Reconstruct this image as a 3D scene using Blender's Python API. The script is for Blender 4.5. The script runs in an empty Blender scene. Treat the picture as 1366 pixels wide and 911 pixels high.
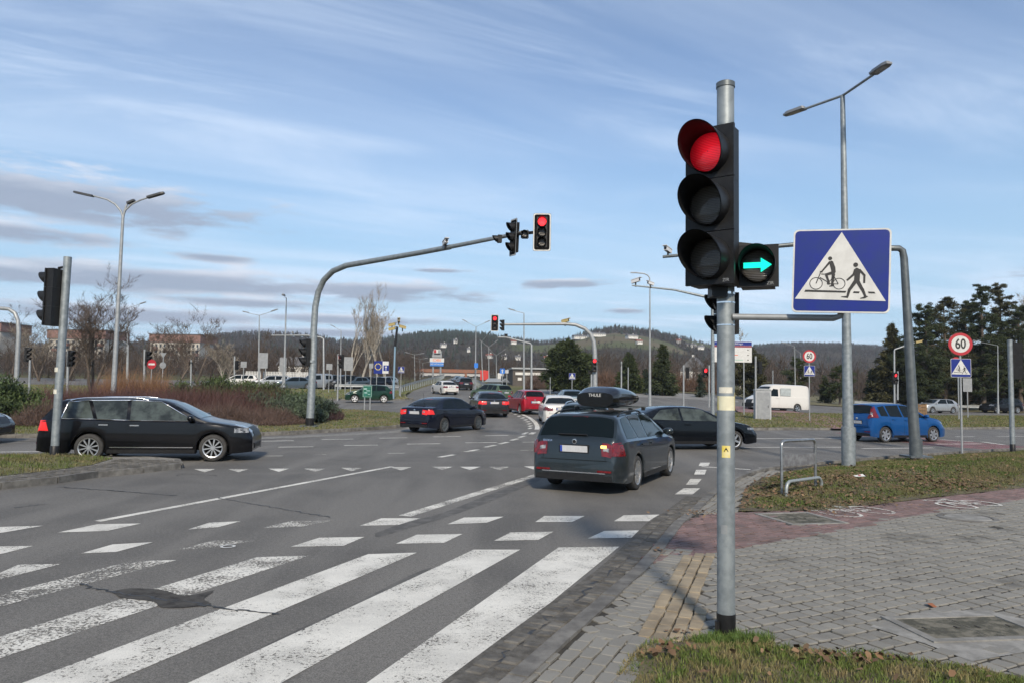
import bpy, bmesh, math, random
import numpy as np
from mathutils import Vector, Matrix, Euler
from mathutils.geometry import delaunay_2d_cdt
random.seed(7); RNG = np.random.default_rng(11)
PI = math.pi; R = math.radians
sc = bpy.context.scene
col = sc.collection

# ------------------------------------------------------------------ camera, sky, sun, exposure
CAM_H = 1.85; PITCH = math.atan((519 - 455.5) / 986.4); ROLL = R(1.0); FPX = 986.4
cam = bpy.data.cameras.new('camera'); cam.lens = 36 * FPX / 1366; cam.sensor_width = 36
cam.clip_start = 0.05; cam.clip_end = 9000
camo = bpy.data.objects.new('camera', cam); col.objects.link(camo)
camo.matrix_world = Matrix.Translation((0, 0, CAM_H)) @ Matrix.Rotation(PI / 2 + PITCH, 4, 'X') @ Matrix.Rotation(ROLL, 4, 'Z')
sc.camera = camo
SUN_EL = R(35); SUN_OFF = R(5)            # high behind the camera, a little to its right
sun_dir = Vector((math.sin(PI - SUN_OFF) * math.cos(SUN_EL), math.cos(PI - SUN_OFF) * math.cos(SUN_EL), math.sin(SUN_EL)))
sl = bpy.data.lights.new('sun', 'SUN'); sl.energy = 3.0; sl.angle = R(6); sl.color = (1, .885, .73)
so = bpy.data.objects.new('sun', sl); col.objects.link(so)
so.rotation_euler = sun_dir.to_track_quat('Z', 'Y').to_euler(); so.location = (0, -20, 30)
sc.view_settings.view_transform = 'Standard'; sc.view_settings.look = 'None'
sc.view_settings.exposure = 0.68; sc.view_settings.gamma = 1
sc.render.film_transparent = False
sc.cycles.volume_bounces = 0; sc.cycles.max_bounces = 4; sc.cycles.diffuse_bounces = 2; sc.cycles.glossy_bounces = 3; sc.cycles.transparent_max_bounces = 4
sc.cycles.sample_clamp_indirect = 6; sc.cycles.adaptive_threshold = .02

class NT:
    """small helper to write node trees"""
    def __init__(s, tree): s.t = tree
    def n(s, typ, **kw):
        nd = s.t.nodes.new(typ)
        for k, v in kw.items():
            if k == 'inp':
                for a, b in v.items():
                    if isinstance(b, bpy.types.NodeSocket): s.t.links.new(b, nd.inputs[a])
                    else: nd.inputs[a].default_value = b
            else: setattr(nd, k, v)
        return nd
    def math(s, op, a, b=0.0, c=0.0, clamp=False):
        nd = s.n('ShaderNodeMath', operation=op, inp={0: a, 1: b, 2: c}); nd.use_clamp = clamp
        return nd.outputs[0]
    def ramp(s, v, lo, hi, a=0.0, b=1.0):
        nd = s.n('ShaderNodeMapRange', interpolation_type='SMOOTHSTEP', inp={0: v, 1: lo, 2: hi, 3: a, 4: b})
        return nd.outputs[0]
    def mix(s, f, a, b):
        nd = s.n('ShaderNodeMix', data_type='RGBA')
        for k, v in ((0, f), (6, a), (7, b)):
            if isinstance(v, bpy.types.NodeSocket): s.t.links.new(v, nd.inputs[k])
            else: nd.inputs[k].default_value = (tuple(v) + (1,))[:4] if k else v
        return nd.outputs[2]
    def noise(s, vec, scale, detail=3, rough=.5, dist=0.0):
        nd = s.n('ShaderNodeTexNoise', inp={'Vector': vec, 'Scale': scale, 'Detail': detail, 'Roughness': rough, 'Distortion': dist})
        return nd.outputs[0]

w = bpy.data.worlds.new('World'); sc.world = w; w.use_nodes = True
nt = NT(w.node_tree); w.node_tree.nodes.clear(); w.cycles.sampling_method = 'MANUAL'; w.cycles.sample_map_resolution = 256
sky = nt.n('ShaderNodeTexSky'); sky.sky_type = 'NISHITA'; sky.sun_disc = False
sky.sun_elevation = SUN_EL; sky.sun_rotation = PI - SUN_OFF; sky.air_density = 1.0; sky.dust_density = .15; sky.ozone_density = 3.6
gen = nt.n('ShaderNodeTexCoord').outputs['Generated']
sx = nt.n('ShaderNodeSeparateXYZ', inp={0: gen})
az = nt.math('ARCTAN2', sx.outputs[0], sx.outputs[1])
el = nt.math('ARCSINE', sx.outputs[2])
elc = nt.math('MAXIMUM', sx.outputs[2], 0.03)
px_ = nt.math('DIVIDE', sx.outputs[0], elc); py_ = nt.math('DIVIDE', sx.outputs[1], elc)
plane = nt.n('ShaderNodeCombineXYZ', inp={0: px_, 1: py_, 2: 0.0}).outputs[0]
# cirrus veil: streaks stretched along one bearing on a high cloud sheet
mp = nt.n('ShaderNodeMapping', inp={0: plane, 2: (0, 0, R(-28))}).outputs[0]      # streaks run towards the right-hand horizon
mp = nt.n('ShaderNodeMapping', inp={0: mp, 3: (.20, .55, 1)}).outputs[0]
ci = nt.noise(mp, 1.15, 4, .50, 1.2)
ci2 = nt.noise(nt.n('ShaderNodeMapping', inp={0: plane, 1: (4.2, 1.7, 0), 3: (.10, .17, 1)}).outputs[0], 1.5, 3, .55, .3)
fine_ci = nt.noise(mp, 2.6, 6, .60, 1.0)                                       # ragged wisps inside the veil
veil = nt.math('MULTIPLY', nt.math('ADD', nt.math('MULTIPLY', nt.ramp(ci, .34, .70), .62), nt.math('MULTIPLY', nt.ramp(fine_ci, .44, .72), .55)), nt.ramp(ci2, .26, .58))
lowveil = nt.ramp(el, R(28), R(8), .08, .22)
veil = nt.math('ADD', nt.math('MULTIPLY', veil, .85), nt.math('MULTIPLY', lowveil, nt.ramp(ci2, .15, .7)), clamp=True)
hazy = nt.mix(nt.ramp(el, R(24), R(1), 0.0, .92), sky.outputs[0], (2.75, 4.35, 5.75))
c_ = nt.mix(nt.math('MULTIPLY', veil, .80), hazy, (5.5, 6.4, 7.7))
# low grey stratus: long flat clouds at known bearings, ragged by noise
azel = nt.n('ShaderNodeCombineXYZ', inp={0: nt.math('MULTIPLY', az, 5.0), 1: nt.math('MULTIPLY', el, 24.0), 2: 0.0}).outputs[0]
nz = nt.noise(azel, 2.4, 6, .62)
off = nt.math('MULTIPLY', nt.math('SUBTRACT', nz, .5), 3.0)
clouds = [(-33.0, 12.0, 14, 2.0), (-35.5, 9.5, 7.5, .8), (-22.2, 9.0, 3.2, .45), (-25.5, 7.2, 16, 1.15), (-10.2, 7.3, 8.5, .85),
          (-20.0, 5.9, 6.5, .5), (4.0, 8.2, 4.4, .42), (-27.5, 4.7, 11, .75), (-12.0, 5.0, 8, .5), (8.4, 6.1, 2.0, .28),
          (-6, 9.0, 2.6, .22), (-36, 6.9, 8, .7), (-15, 4.0, 9, .45), (46, 8, 12, .9), (62, 11, 15, 1.5), (-58, 9, 14, 1.6), (-80, 12, 18, 2), (95, 9, 16, 1.4)]
ae = nt.n('ShaderNodeCombineXYZ', inp={0: az, 1: el, 2: 0.0}).outputs[0]
dmin = None; dup_ = None
for a0, e0, ha, he in clouds:
    v = nt.n('ShaderNodeVectorMath', operation='SUBTRACT', inp={0: ae, 1: (R(a0), R(e0), 0)}).outputs[0]
    v = nt.n('ShaderNodeVectorMath', operation='MULTIPLY', inp={0: v, 1: (1 / R(ha), 1 / R(he), 0)}).outputs[0]
    d = nt.n('ShaderNodeVectorMath', operation='LENGTH', inp={0: v}).outputs[1]
    u = nt.n('ShaderNodeVectorMath', operation='DISTANCE', inp={0: v, 1: (0, .8, 0)}).outputs[1]
    dmin = d if dmin is None else nt.math('MINIMUM', dmin, d); dup_ = u if dup_ is None else nt.math('MINIMUM', dup_, u)
msk = nt.math('SUBTRACT', 1.0, dmin); base = nt.math('ADD', nt.math('SUBTRACT', dmin, dup_), 1.0)
m_ = nt.ramp(nt.math('ADD', msk, nt.math('MULTIPLY', off, .80)), -.10, .55)
gcol = nt.mix(nt.ramp(nt.math('ADD', base, nt.math('MULTIPLY', off, .5)), .4, 2.1), (2.5, 2.9, 3.75), (5.6, 5.9, 6.6))
c_ = nt.mix(nt.math('MULTIPLY', m_, .88), c_, gcol)
bg = nt.n('ShaderNodeBackground', inp={0: c_, 1: 0.092})
nt.t.links.new(bg.outputs[0], nt.n('ShaderNodeOutputWorld').inputs[0])

# ------------------------------------------------------------------ terrain and surveying helpers
_ys = np.arange(0, 4000, 1.0)
_sl = np.interp(_ys, [0, 28, 36, 60, 75, 150, 300, 600, 4000], [0, 0, .022, .022, .035, .035, .02, 0, 0])
_zz = np.concatenate([[0], np.cumsum(_sl[:-1])])
def _ss(t): t = np.clip(t, 0, 1); return t * t * (3 - 2 * t)
def gz(x, y):
    r = np.interp(y, _ys, _zz)
    q = np.asarray(x, float) / np.maximum(np.asarray(y, float), 1.0)
    return r * (1 - .85 * _ss((q - .15) / .45))
_M = np.array(camo.matrix_world.to_3x3())
def ray(px, py): return _M @ np.array([(px - 683) / FPX, (455.5 - py) / FPX, -1.0])
def G(px, py, dz=0.0):
    """ground point seen along a bearing (the survey of the place)"""
    d = ray(px, py); lo, hi = 1.0, 400.0
    f = lambda t: CAM_H + d[2] * t - (float(gz(d[0] * t, d[1] * t)) + dz)
    t = 1.0
    while t < 400 and f(t) > 0: t *= 1.02
    lo, hi = t / 1.02, t
    for _ in range(30):
        m = (lo + hi) / 2
        if f(m) > 0: lo = m
        else: hi = m
    return (d[0] * lo, d[1] * lo)
def D(px, dist):
    """ground point on the bearing of column px at a forward distance"""
    hy = 519 + (px - 683) * math.tan(ROLL)
    d = ray(px, hy); return (d[0] / d[1] * dist, dist)
def ELEV(px, py, dist):
    d = ray(px, py); return CAM_H + d[2] / d[1] * dist
RIDGE = [(-500, 468), (-200, 462), (0, 459), (100, 457), (200, 452), (260, 447), (330, 443), (400, 447), (450, 455), (500, 452), (530, 448), (560, 443), (600, 439),
         (640, 441), (680, 446), (720, 450), (760, 446), (790, 436), (820, 431), (860, 435), (900, 444), (950, 454), (990, 460), (1020, 457), (1060, 453), (1120, 452),
         (1180, 456), (1300, 462), (1500, 468), (1900, 470)]
_rp = [math.atan2(p - 683, FPX) for p, _ in RIDGE]
_rr = [1.85 + (519 + (p - 683) * .01745 - y - 11) / FPX for p, y in RIDGE]
_rt = [(519 + (p - 683) * .01745 - y) / FPX for p, y in RIDGE]
def ridge_r(a): return np.interp(a, [R(12), R(20)], [950, 1500])
def hill(x, y):
    a = np.arctan2(x, y); r = np.hypot(x, y)
    rr = ridge_r(a)
    top = (np.interp(a, _rp, _rt) * np.cos(a) * rr - 6.0)
    up = _ss((r - 300) / (rr - 300)); up = .55 * up + .45 * np.clip((r - 300) / (rr - 300), 0, 1) ** 1.2
    dn = 1 - .5 * np.clip((r - rr) / 1200, 0, 1)
    wob = 4 * np.sin(x * .011 + 1) * np.sin(y * .013) * np.clip((r - 300) / 300, 0, 1)
    base_ = gz(x, y)
    fr = np.where(np.cos(a) > .2, 1.0, 0.0)
    return base_ + fr * (np.where(r < rr, up, dn) * np.maximum(top - 10, 0) + wob)

# ------------------------------------------------------------------ materials
MATS = {}
def mat(name, c=(.5, .5, .5), rough=.6, metal=0., c2=None, scale=5., detail=4, lo=.35, hi=.65, bump=0., bscale=None, coat=0., spec=.5,
        emit=None, es=0., island=0., coords='Object', stretch=(1, 1, 1), alpha=None, trans=0.):
    if name in MATS: return MATS[name]
    m = bpy.data.materials.new(name); m.use_nodes = True; t = NT(m.node_tree)
    b = m.node_tree.nodes['Principled BSDF']
    b.inputs['Base Color'].default_value = tuple(c) + (1,); b.inputs['Roughness'].default_value = rough
    b.inputs['Metallic'].default_value = metal; b.inputs['Coat Weight'].default_value = coat; b.inputs['Coat Roughness'].default_value = .04
    b.inputs['Specular IOR Level'].default_value = spec
    if coords == 'World': vec = t.n('ShaderNodeNewGeometry').outputs['Position']
    else: vec = t.n('ShaderNodeTexCoord').outputs['Object']
    if stretch != (1, 1, 1): vec = t.n('ShaderNodeMapping', inp={0: vec, 3: stretch}).outputs[0]
    cur = None
    if c2 is not None:
        f = t.ramp(t.noise(vec, scale, detail, .6), lo, hi); cur = t.mix(f, c, c2)
    if island:
        rnd = t.math('FRACT', t.math('ADD', t.n('ShaderNodeNewGeometry').outputs['Random Per Island'], t.n('ShaderNodeObjectInfo').outputs['Random']))
        k = t.math('ADD', t.math('MULTIPLY', rnd, 2 * island), 1 - island)
        g = t.n('ShaderNodeCombineColor', inp={0: k, 1: k, 2: k}).outputs[0]
        mm = t.n('ShaderNodeMix', data_type='RGBA', blend_type='MULTIPLY', inp={0: 1.0})
        if cur is not None: t.t.links.new(cur, mm.inputs[6])
        else: mm.inputs[6].default_value = tuple(c) + (1,)
        t.t.links.new(g, mm.inputs[7]); cur = mm.outputs[2]
    if cur is not None: t.t.links.new(cur, b.inputs['Base Color'])
    if bump:
        bp = t.n('ShaderNodeBump', inp={'Strength': bump, 'Distance': .02, 'Height': t.noise(vec, bscale or scale * 4, 3, .6)})
        t.t.links.new(bp.outputs[0], b.inputs['Normal'])
    if emit: b.inputs['Emission Color'].default_value = tuple(emit) + (1,); b.inputs['Emission Strength'].default_value = es
    if trans: b.inputs['Transmission Weight'].default_value = trans
    MATS[name] = m; return m

def asphalt_mat():
    m = bpy.data.materials.new('asphalt'); m.use_nodes = True; t = NT(m.node_tree); b = m.node_tree.nodes['Principled BSDF']
    p = t.n('ShaderNodeNewGeometry').outputs['Position']
    fine = t.noise(p, 85, 3, .8); mid = t.noise(p, 9, 5, .65); big = t.noise(p, .55, 4, .6, .4)
    pr = t.n('ShaderNodeMapping', inp={0: p, 2: (0, 0, R(20)), 3: (1.0, .10, 1)}).outputs[0]
    track = t.noise(pr, .9, 3, .5)
    c = t.mix(t.ramp(big, .3, .7), (.116, .111, .102), (.168, .160, .145))
    c = t.mix(t.math('MULTIPLY', t.ramp(track, .44, .62), .75), c, (.205, .196, .178))
    c = t.mix(t.math('MULTIPLY', t.ramp(mid, .55, .8), .35), c, (.070, .069, .067))
    sp = t.ramp(fine, .36, .58); gr = t.noise(p, 26, 4, .8)
    c = t.mix(t.math('MULTIPLY', t.math('SUBTRACT', 1.0, sp), .75), c, (.045, .044, .042))
    c = t.mix(t.math('MULTIPLY', t.ramp(fine, .58, .70), .6), c, (.30, .295, .28))
    c = t.mix(t.math('MULTIPLY', t.ramp(gr, .50, .36), .45), c, (.060, .058, .054)); c = t.mix(t.math('MULTIPLY', t.ramp(gr, .52, .66), .35), c, (.24, .232, .214))
    t.t.links.new(c, b.inputs['Base Color']); b.inputs['Roughness'].default_value = .82; b.inputs['Specular IOR Level'].default_value = .3
    bp = t.n('ShaderNodeBump', inp={'Strength': .35, 'Distance': .01, 'Height': fine}); t.t.links.new(bp.outputs[0], b.inputs['Normal'])
    return m
def paint_mat(name, wear, tint=(.73, .71, .64), under=(.125, .122, .117)):
    m = bpy.data.materials.new(name); m.use_nodes = True; t = NT(m.node_tree); b = m.node_tree.nodes['Principled BSDF']
    p = t.n('ShaderNodeNewGeometry').outputs['Position']
    pd = t.n('ShaderNodeVectorMath', operation='ADD', inp={0: p, 1: t.n('ShaderNodeTexNoise', inp={'Vector': p, 'Scale': 18.0}).outputs[1]}).outputs[0]
    vo = t.n('ShaderNodeTexVoronoi', feature='DISTANCE_TO_EDGE', inp={'Vector': pd, 'Scale': 9.0}).outputs[0]
    chip = t.noise(p, 34, 5, .72); zone = t.noise(p, 2.2, 4, .6); fine = t.noise(p, 150, 2, .7)
    a = t.math('MULTIPLY', t.math('SUBTRACT', 1.0, t.ramp(vo, .0, .045)), t.ramp(zone, .40, .62))
    e = t.ramp(t.math('ADD', t.math('ADD', chip, t.math('MULTIPLY', zone, .45)), t.math('MULTIPLY', fine, .12)), .93 - wear, 1.0 - wear * .95)
    f = t.math('MAXIMUM', t.math('MULTIPLY', a, .85), e, clamp=True)
    dirt = t.mix(t.ramp(t.noise(p, 1.3, 5, .7), .35, .75), tint, tuple(x * .74 for x in tint))
    dirt = t.mix(t.math('MULTIPLY', t.ramp(fine, .45, .62, 1, 0), .28), dirt, (.25, .245, .235))
    t.t.links.new(t.mix(t.math('MULTIPLY', f, .5), dirt, under), b.inputs['Base Color']); b.inputs['Roughness'].default_value = .7
    t.t.links.new(t.math('SUBTRACT', 1.0, f), b.inputs['Alpha'])
    bp = t.n('ShaderNodeBump', inp={'Strength': .3, 'Distance': .01, 'Height': t.math('SUBTRACT', fine, f)}); t.t.links.new(bp.outputs[0], b.inputs['Normal'])
    return m
ASPHALT = asphalt_mat()
PAINT = paint_mat('road_paint', .07); PAINT_W = paint_mat('road_paint_worn', .15); PAINT_VW = paint_mat('road_paint_very_worn', .19)
PAINT_R = paint_mat('red_road_paint', .14, (.24, .085, .085))
GALV = mat('galvanised_steel', (.20, .225, .235), .52, .45, c2=(.28, .31, .32), scale=9, bump=.05, bscale=60)
GALVL = mat('light_steel', (.33, .345, .35), .5, .35, c2=(.26, .275, .28), scale=6)
GALVD = mat('dark_steel', (.10, .115, .12), .45, .5, c2=(.14, .155, .16), scale=6)
BLACKP = mat('black_plastic', (.009, .009, .010), .45, c2=(.014, .014, .014), scale=14, spec=.3)
BLACKM = mat('matt_black', (.008, .008, .008), .9, spec=.1)
RUBBER = mat('tyre_rubber', (.022, .022, .022), .8, c2=(.04, .038, .035), scale=8)
GLASS = mat('car_glass', (.004, .007, .008), .04, spec=.22)
GLASSL = mat('car_glass_painted_light', (.060, .074, .070), .05, spec=.35, c2=(.016, .020, .020), scale=2.6)  # opaque; sky light showing through the windows is painted as paler mottled colour
CHROME = mat('chrome', (.75, .75, .76), .18, 1.)
ALLOY = mat('alloy', (.52, .53, .54), .32, .85)
WHITE = mat('white_enamel', (.56, .56, .54), .5, c2=(.48, .48, .46), scale=9)
BLUE = mat('sign_blue', (.004, .016, .19), .4, c2=(.006, .022, .16), scale=7, spec=.35)
RED = mat('sign_red', (.36, .010, .02), .45)
BLACK = mat('sign_black', (.012, .012, .012), .5)
SGREY = mat('sign_back_grey', (.27, .28, .285), .5, .2, c2=(.22, .23, .24), scale=4)
PLATE = mat('number_plate', (.50, .51, .52), .4, c2=(.45, .46, .47), scale=22, stretch=(1, 1, .5))
EUB = mat('plate_blue', (.02, .06, .35), .4)
REDL = mat('red_lens', (.15, .004, .007), .15, coat=.5, c2=(.07, .002, .004), scale=14)
REDLIT = mat('brake_lamp_lit', (.20, .006, .008), .2, emit=(1, .03, .02), es=.42)
AMBER = mat('amber_lamp_lit', (.8, .4, .1), .2, emit=(1, .45, .12), es=2.2)
CLEARL = mat('clear_lens', (.30, .31, .32), .1, coat=.6, c2=(.09, .095, .10), scale=14)
CONC = mat('concrete', (.25, .242, .222), .85, c2=(.16, .155, .14), scale=6, bump=.25, bscale=60, island=.12, coords='World')
KERB = mat('kerb_concrete', (.175, .168, .152), .88, c2=(.095, .09, .082), scale=5, bump=.3, bscale=70, island=.15, coords='World')
GREYBLK = mat('grey_paving_block', (.195, .187, .165), .85, c2=(.108, .102, .088), scale=1.3, lo=.52, hi=.72, detail=7, bump=.3, bscale=90, island=.11, coords='World')
PINKBLK = mat('red_paving_block', (.185, .120, .112), .85, c2=(.122, .087, .080), scale=2.3, bump=.3, bscale=90, island=.18, coords='World')
YELBLK = mat('yellow_paving_block', (.30, .245, .165), .85, c2=(.21, .17, .115), scale=4, bump=.3, bscale=90, island=.12, coords='World')
MORTAR = mat('paving_joints', (.026, .024, .020), .95, c2=(.048, .044, .036), scale=7, bump=.3, coords='World')
SOIL = mat('soil', (.075, .058, .040), .95, c2=(.115, .10, .05), scale=3, bump=.4, bscale=40, coords='World')
TURF = mat('turf', (.095, .098, .042), .95, c2=(.155, .128, .068), scale=.9, detail=6, bump=.5, bscale=30, coords='World')
FIELD = mat('woodland_floor', (.062, .052, .038), .95, c2=(.105, .085, .055), scale=.02, coords='World')
BARK = mat('bark', (.115, .088, .066), .9, c2=(.07, .055, .043), scale=6)
BIRCH = mat('pale_bark', (.34, .31, .26), .9, c2=(.20, .18, .15), scale=3)
TWIG = mat('twigs', (.082, .060, .046), .9, island=.3)
TWIGP = mat('pale_twigs', (.21, .18, .14), .9, island=.25)

# ------------------------------------------------------------------ mesh helpers
class MB:
    def __init__(s): s.v = []; s.f = []; s.m = []
    def add(s, vs, fs, mi=0):
        o = len(s.v); s.v += [tuple(v) for v in vs]; s.f += [tuple(i + o for i in f) for f in fs]; s.m += [mi] * len(fs); return s
    def box(s, c, size, rot=None, mi=0, taper=1.0):
        hx, hy, hz = [a / 2 for a in size]; vs = []
        for z in (-1, 1):
            k = taper if z > 0 else 1
            for x, y in ((-1, -1), (1, -1), (1, 1), (-1, 1)): vs.append(Vector((x * hx * k, y * hy * k, z * hz)))
        if rot is not None:
            q = rot if isinstance(rot, Matrix) else Euler(rot).to_matrix(); vs = [q @ v for v in vs]
        vs = [v + Vector(c) for v in vs]
        return s.add(vs, [(3, 2, 1, 0), (4, 5, 6, 7), (0, 1, 5, 4), (1, 2, 6, 5), (2, 3, 7, 6), (3, 0, 4, 7)], mi)
    def tube(s, path, r, n=10, mi=0, caps=True):
        path = [Vector(p) for p in path]; rs = r if isinstance(r, (list, tuple)) else [r] * len(path)
        o = len(s.v); up = None
        for i, p in enumerate(path):
            d = (path[min(i + 1, len(path) - 1)] - path[max(i - 1, 0)]).normalized()
            if up is None: up = Vector((1, 0, 0)) if abs(d.x) < .8 else Vector((0, 1, 0))
            a = d.cross(up).normalized(); b = a.cross(d); up = b
            for k in range(n):
                t = 2 * PI * k / n; s.v.append(tuple(p + (a * math.cos(t) + b * math.sin(t)) * rs[i]))
        for i in range(len(path) - 1):
            for k in range(n):
                s.f.append((o + i * n + k, o + (i + 1) * n + k, o + (i + 1) * n + (k + 1) % n, o + i * n + (k + 1) % n)); s.m.append(mi)
        if caps:
            s.f.append(tuple(o + k for k in range(n))); s.m.append(mi)
            e = o + (len(path) - 1) * n; s.f.append(tuple(e + k for k in reversed(range(n)))); s.m.append(mi)
        return s
    def lathe(s, prof, axis='Z', n=24, c=(0, 0, 0), mi=0, rot=None):
        o = len(s.v); c = Vector(c)
        for r_, z in prof:
            for k in range(n):
                t = 2 * PI * k / n; q = Vector((r_ * math.cos(t), r_ * math.sin(t), z))
                if axis == 'Y': q = Vector((q.x, q.z, q.y))
                if axis == 'X': q = Vector((q.z, q.x, q.y))
                if rot is not None: q = rot @ q
                s.v.append(tuple(q + c))
        for i in range(len(prof) - 1):
            for k in range(n):
                s.f.append((o + i * n + k, o + i * n + (k + 1) % n, o + (i + 1) * n + (k + 1) % n, o + (i + 1) * n + k)); s.m.append(mi)
        return s
    def prism(s, pts, d0, d1, frame, mi=0):
        """outline pts (a,b) extruded from d0 to d1; frame maps (a,b,d) to xyz"""
        n = len(pts); o = len(s.v)
        for d in (d0, d1):
            for a, b in pts: s.v.append(tuple(frame(a, b, d)))
        s.f.append(tuple(o + i for i in reversed(range(n)))); s.f.append(tuple(o + n + i for i in range(n)))
        for i in range(n): s.f.append((o + i, o + (i + 1) % n, o + n + (i + 1) % n, o + n + i))
        s.m += [mi] * (n + 2); return s
    def grid(s, fn, nu, nv, mi=0):
        o = len(s.v)
        for i in range(nu + 1):
            for j in range(nv + 1): s.v.append(tuple(fn(i / nu, j / nv)))
        for i in range(nu):
            for j in range(nv):
                a = o + i * (nv + 1) + j; s.f.append((a, a + nv + 1, a + nv + 2, a + 1)); s.m.append(mi)
        return s
    def mesh(s, name, mats, smooth=None):
        me = bpy.data.meshes.new(name); me.from_pydata(s.v, [], s.f)
        mats = mats if isinstance(mats, (list, tuple)) else [mats]
        for m in mats: me.materials.append(m)
        if len(mats) > 1: me.polygons.foreach_set('material_index', s.m)
        if smooth:
            bm = bmesh.new(); bm.from_mesh(me); bmesh.ops.recalc_face_normals(bm, faces=bm.faces); bm.to_mesh(me); bm.free()
            me.polygons.foreach_set('use_smooth', [True] * len(me.polygons)); me.set_sharp_from_angle(angle=R(smooth))
        else:
            bm = bmesh.new(); bm.from_mesh(me); bmesh.ops.recalc_face_normals(bm, faces=bm.faces); bm.to_mesh(me); bm.free()
        me.update(); return me
    def build(s, name, mats, parent=None, smooth=None, **kw):
        return obj(name, s.mesh(name, mats, smooth), parent, **kw)
def obj(name, me, parent=None, loc=None, rot=None, label=None, cat=None, group=None, kind=None):
    o = bpy.data.objects.new(name, me); col.objects.link(o)
    if parent is not None: o.parent = parent
    if loc is not None: o.location = loc
    if rot is not None: o.rotation_euler = rot
    if label: o['label'] = label
    if cat: o['category'] = cat
    if group: o['group'] = group
    if kind: o['kind'] = kind
    return o
def thing(name, loc, rz, label, cat, group=None): return obj(name, None, None, loc, (0, 0, rz), label, cat, group)
def np_mesh(name, V, T, mats, mi=None, smooth=False):
    """V (n,3) float, T (m,3) int triangles"""
    me = bpy.data.meshes.new(name); V = np.asarray(V, np.float32); T = np.asarray(T, np.int32)
    me.vertices.add(len(V)); me.vertices.foreach_set('co', V.ravel())
    me.loops.add(T.size); me.loops.foreach_set('vertex_index', T.ravel())
    me.polygons.add(len(T)); me.polygons.foreach_set('loop_start', np.arange(len(T), dtype=np.int32) * 3)
    mats = mats if isinstance(mats, (list, tuple)) else [mats]
    for m in mats: me.materials.append(m)
    if mi is not None: me.polygons.foreach_set('material_index', np.asarray(mi, np.int32))
    if smooth: me.polygons.foreach_set('use_smooth', [True] * len(T))
    me.update(calc_edges=True); me.validate(); return me
def inside(P, poly):
    P = np.asarray(P); poly = np.asarray(poly); r = np.zeros(len(P), bool); j = len(poly) - 1
    for i in range(len(poly)):
        a, b = poly[i], poly[j]
        c = ((a[1] > P[:, 1]) != (b[1] > P[:, 1])) & (P[:, 0] < (b[0] - a[0]) * (P[:, 1] - a[1]) / (b[1] - a[1] + 1e-12) + a[0])
        r ^= c; j = i
    return r
def edge_dist(P, poly):
    P = np.asarray(P, float); d = np.full(len(P), 1e9); n = len(poly)
    for i in range(n):
        a = np.array(poly[i]); b = np.array(poly[(i + 1) % n]); ab = b - a
        t = np.clip(((P - a) @ ab) / (ab @ ab + 1e-12), 0, 1); d = np.minimum(d, np.hypot(*(P - a - t[:, None] * ab).T))
    return d
def drape(poly, zf, step=3.0):
    """sheet over a plan outline that follows zf(x,y)"""
    poly = [(float(a), float(b)) for a, b in poly]; out = []
    for i in range(len(poly)):
        a = np.array(poly[i]); b = np.array(poly[(i + 1) % len(poly)]); k = max(1, int(np.hypot(*(b - a)) / step))
        for q in range(k): out.append(tuple(a + (b - a) * q / k))
    A = np.array(out); xs = np.arange(A[:, 0].min(), A[:, 0].max(), step); ys = np.arange(A[:, 1].min(), A[:, 1].max(), step)
    g = np.array([(x + .01, y + .013) for x in xs for y in ys]) if len(xs) * len(ys) else np.zeros((0, 2))
    if len(g): g = g[inside(g, A)]
    if len(g): g = g[edge_dist(g, out) > step * .3]
    pts = [Vector(p) for p in out] + [Vector(p) for p in g]; n = len(out)
    r = delaunay_2d_cdt(pts, [(i, (i + 1) % n) for i in range(n)], [], 1, 1e-5)
    P = np.array([tuple(v) for v in r[0]]); Z = zf(P[:, 0], P[:, 1])
    return [(p[0], p[1], float(z)) for p, z in zip(P, Z)], [tuple(f) for f in r[2]]
def sheet(name, poly, zoff, mats, parent=None, step=3.0, kind=None, zf=None, **kw):
    zf = zf or gz
    vs, fs = drape(poly, lambda x, y: zf(x, y) + zoff, step)
    m = MB().add(vs, fs)
    me = bpy.data.meshes.new(name); me.from_pydata(m.v, [], m.f); me.materials.append(mats)
    bm = bmesh.new(); bm.from_mesh(me)
    for f in bm.faces:
        if f.normal.z < 0: f.normal_flip()
    bm.to_mesh(me); bm.free(); me.update()
    return obj(name, me, parent, kind=kind, **kw)
def text_mesh(body, size, mats, extrude=.001, bold=0.):
    cu = bpy.data.curves.new('lettering', 'FONT'); cu.body = body; cu.size = size; cu.extrude = extrude; cu.offset = bold; cu.align_x = 'CENTER'; cu.align_y = 'CENTER'
    o = bpy.data.objects.new('lettering', cu); col.objects.link(o)
    dg = bpy.context.evaluated_depsgraph_get(); me = bpy.data.meshes.new_from_object(o.evaluated_get(dg))
    bpy.data.objects.remove(o); me.materials.clear(); me.materials.append(mats); return me
def strip_poly(pts, w):
    """plan outline of a band of width w along pts"""
    L_, R_ = [], []
    for i, p in enumerate(pts):
        a = np.array(pts[max(i - 1, 0)]); b = np.array(pts[min(i + 1, len(pts) - 1)]); d = (b - a) / (np.hypot(*(b - a)) + 1e-9)
        n = np.array([-d[1], d[0]]) * (w if not isinstance(w, (list, tuple)) else w[i]) / 2
        L_.append(tuple(np.array(p) + n)); R_.append(tuple(np.array(p) - n))
    return L_ + R_[::-1]
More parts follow.
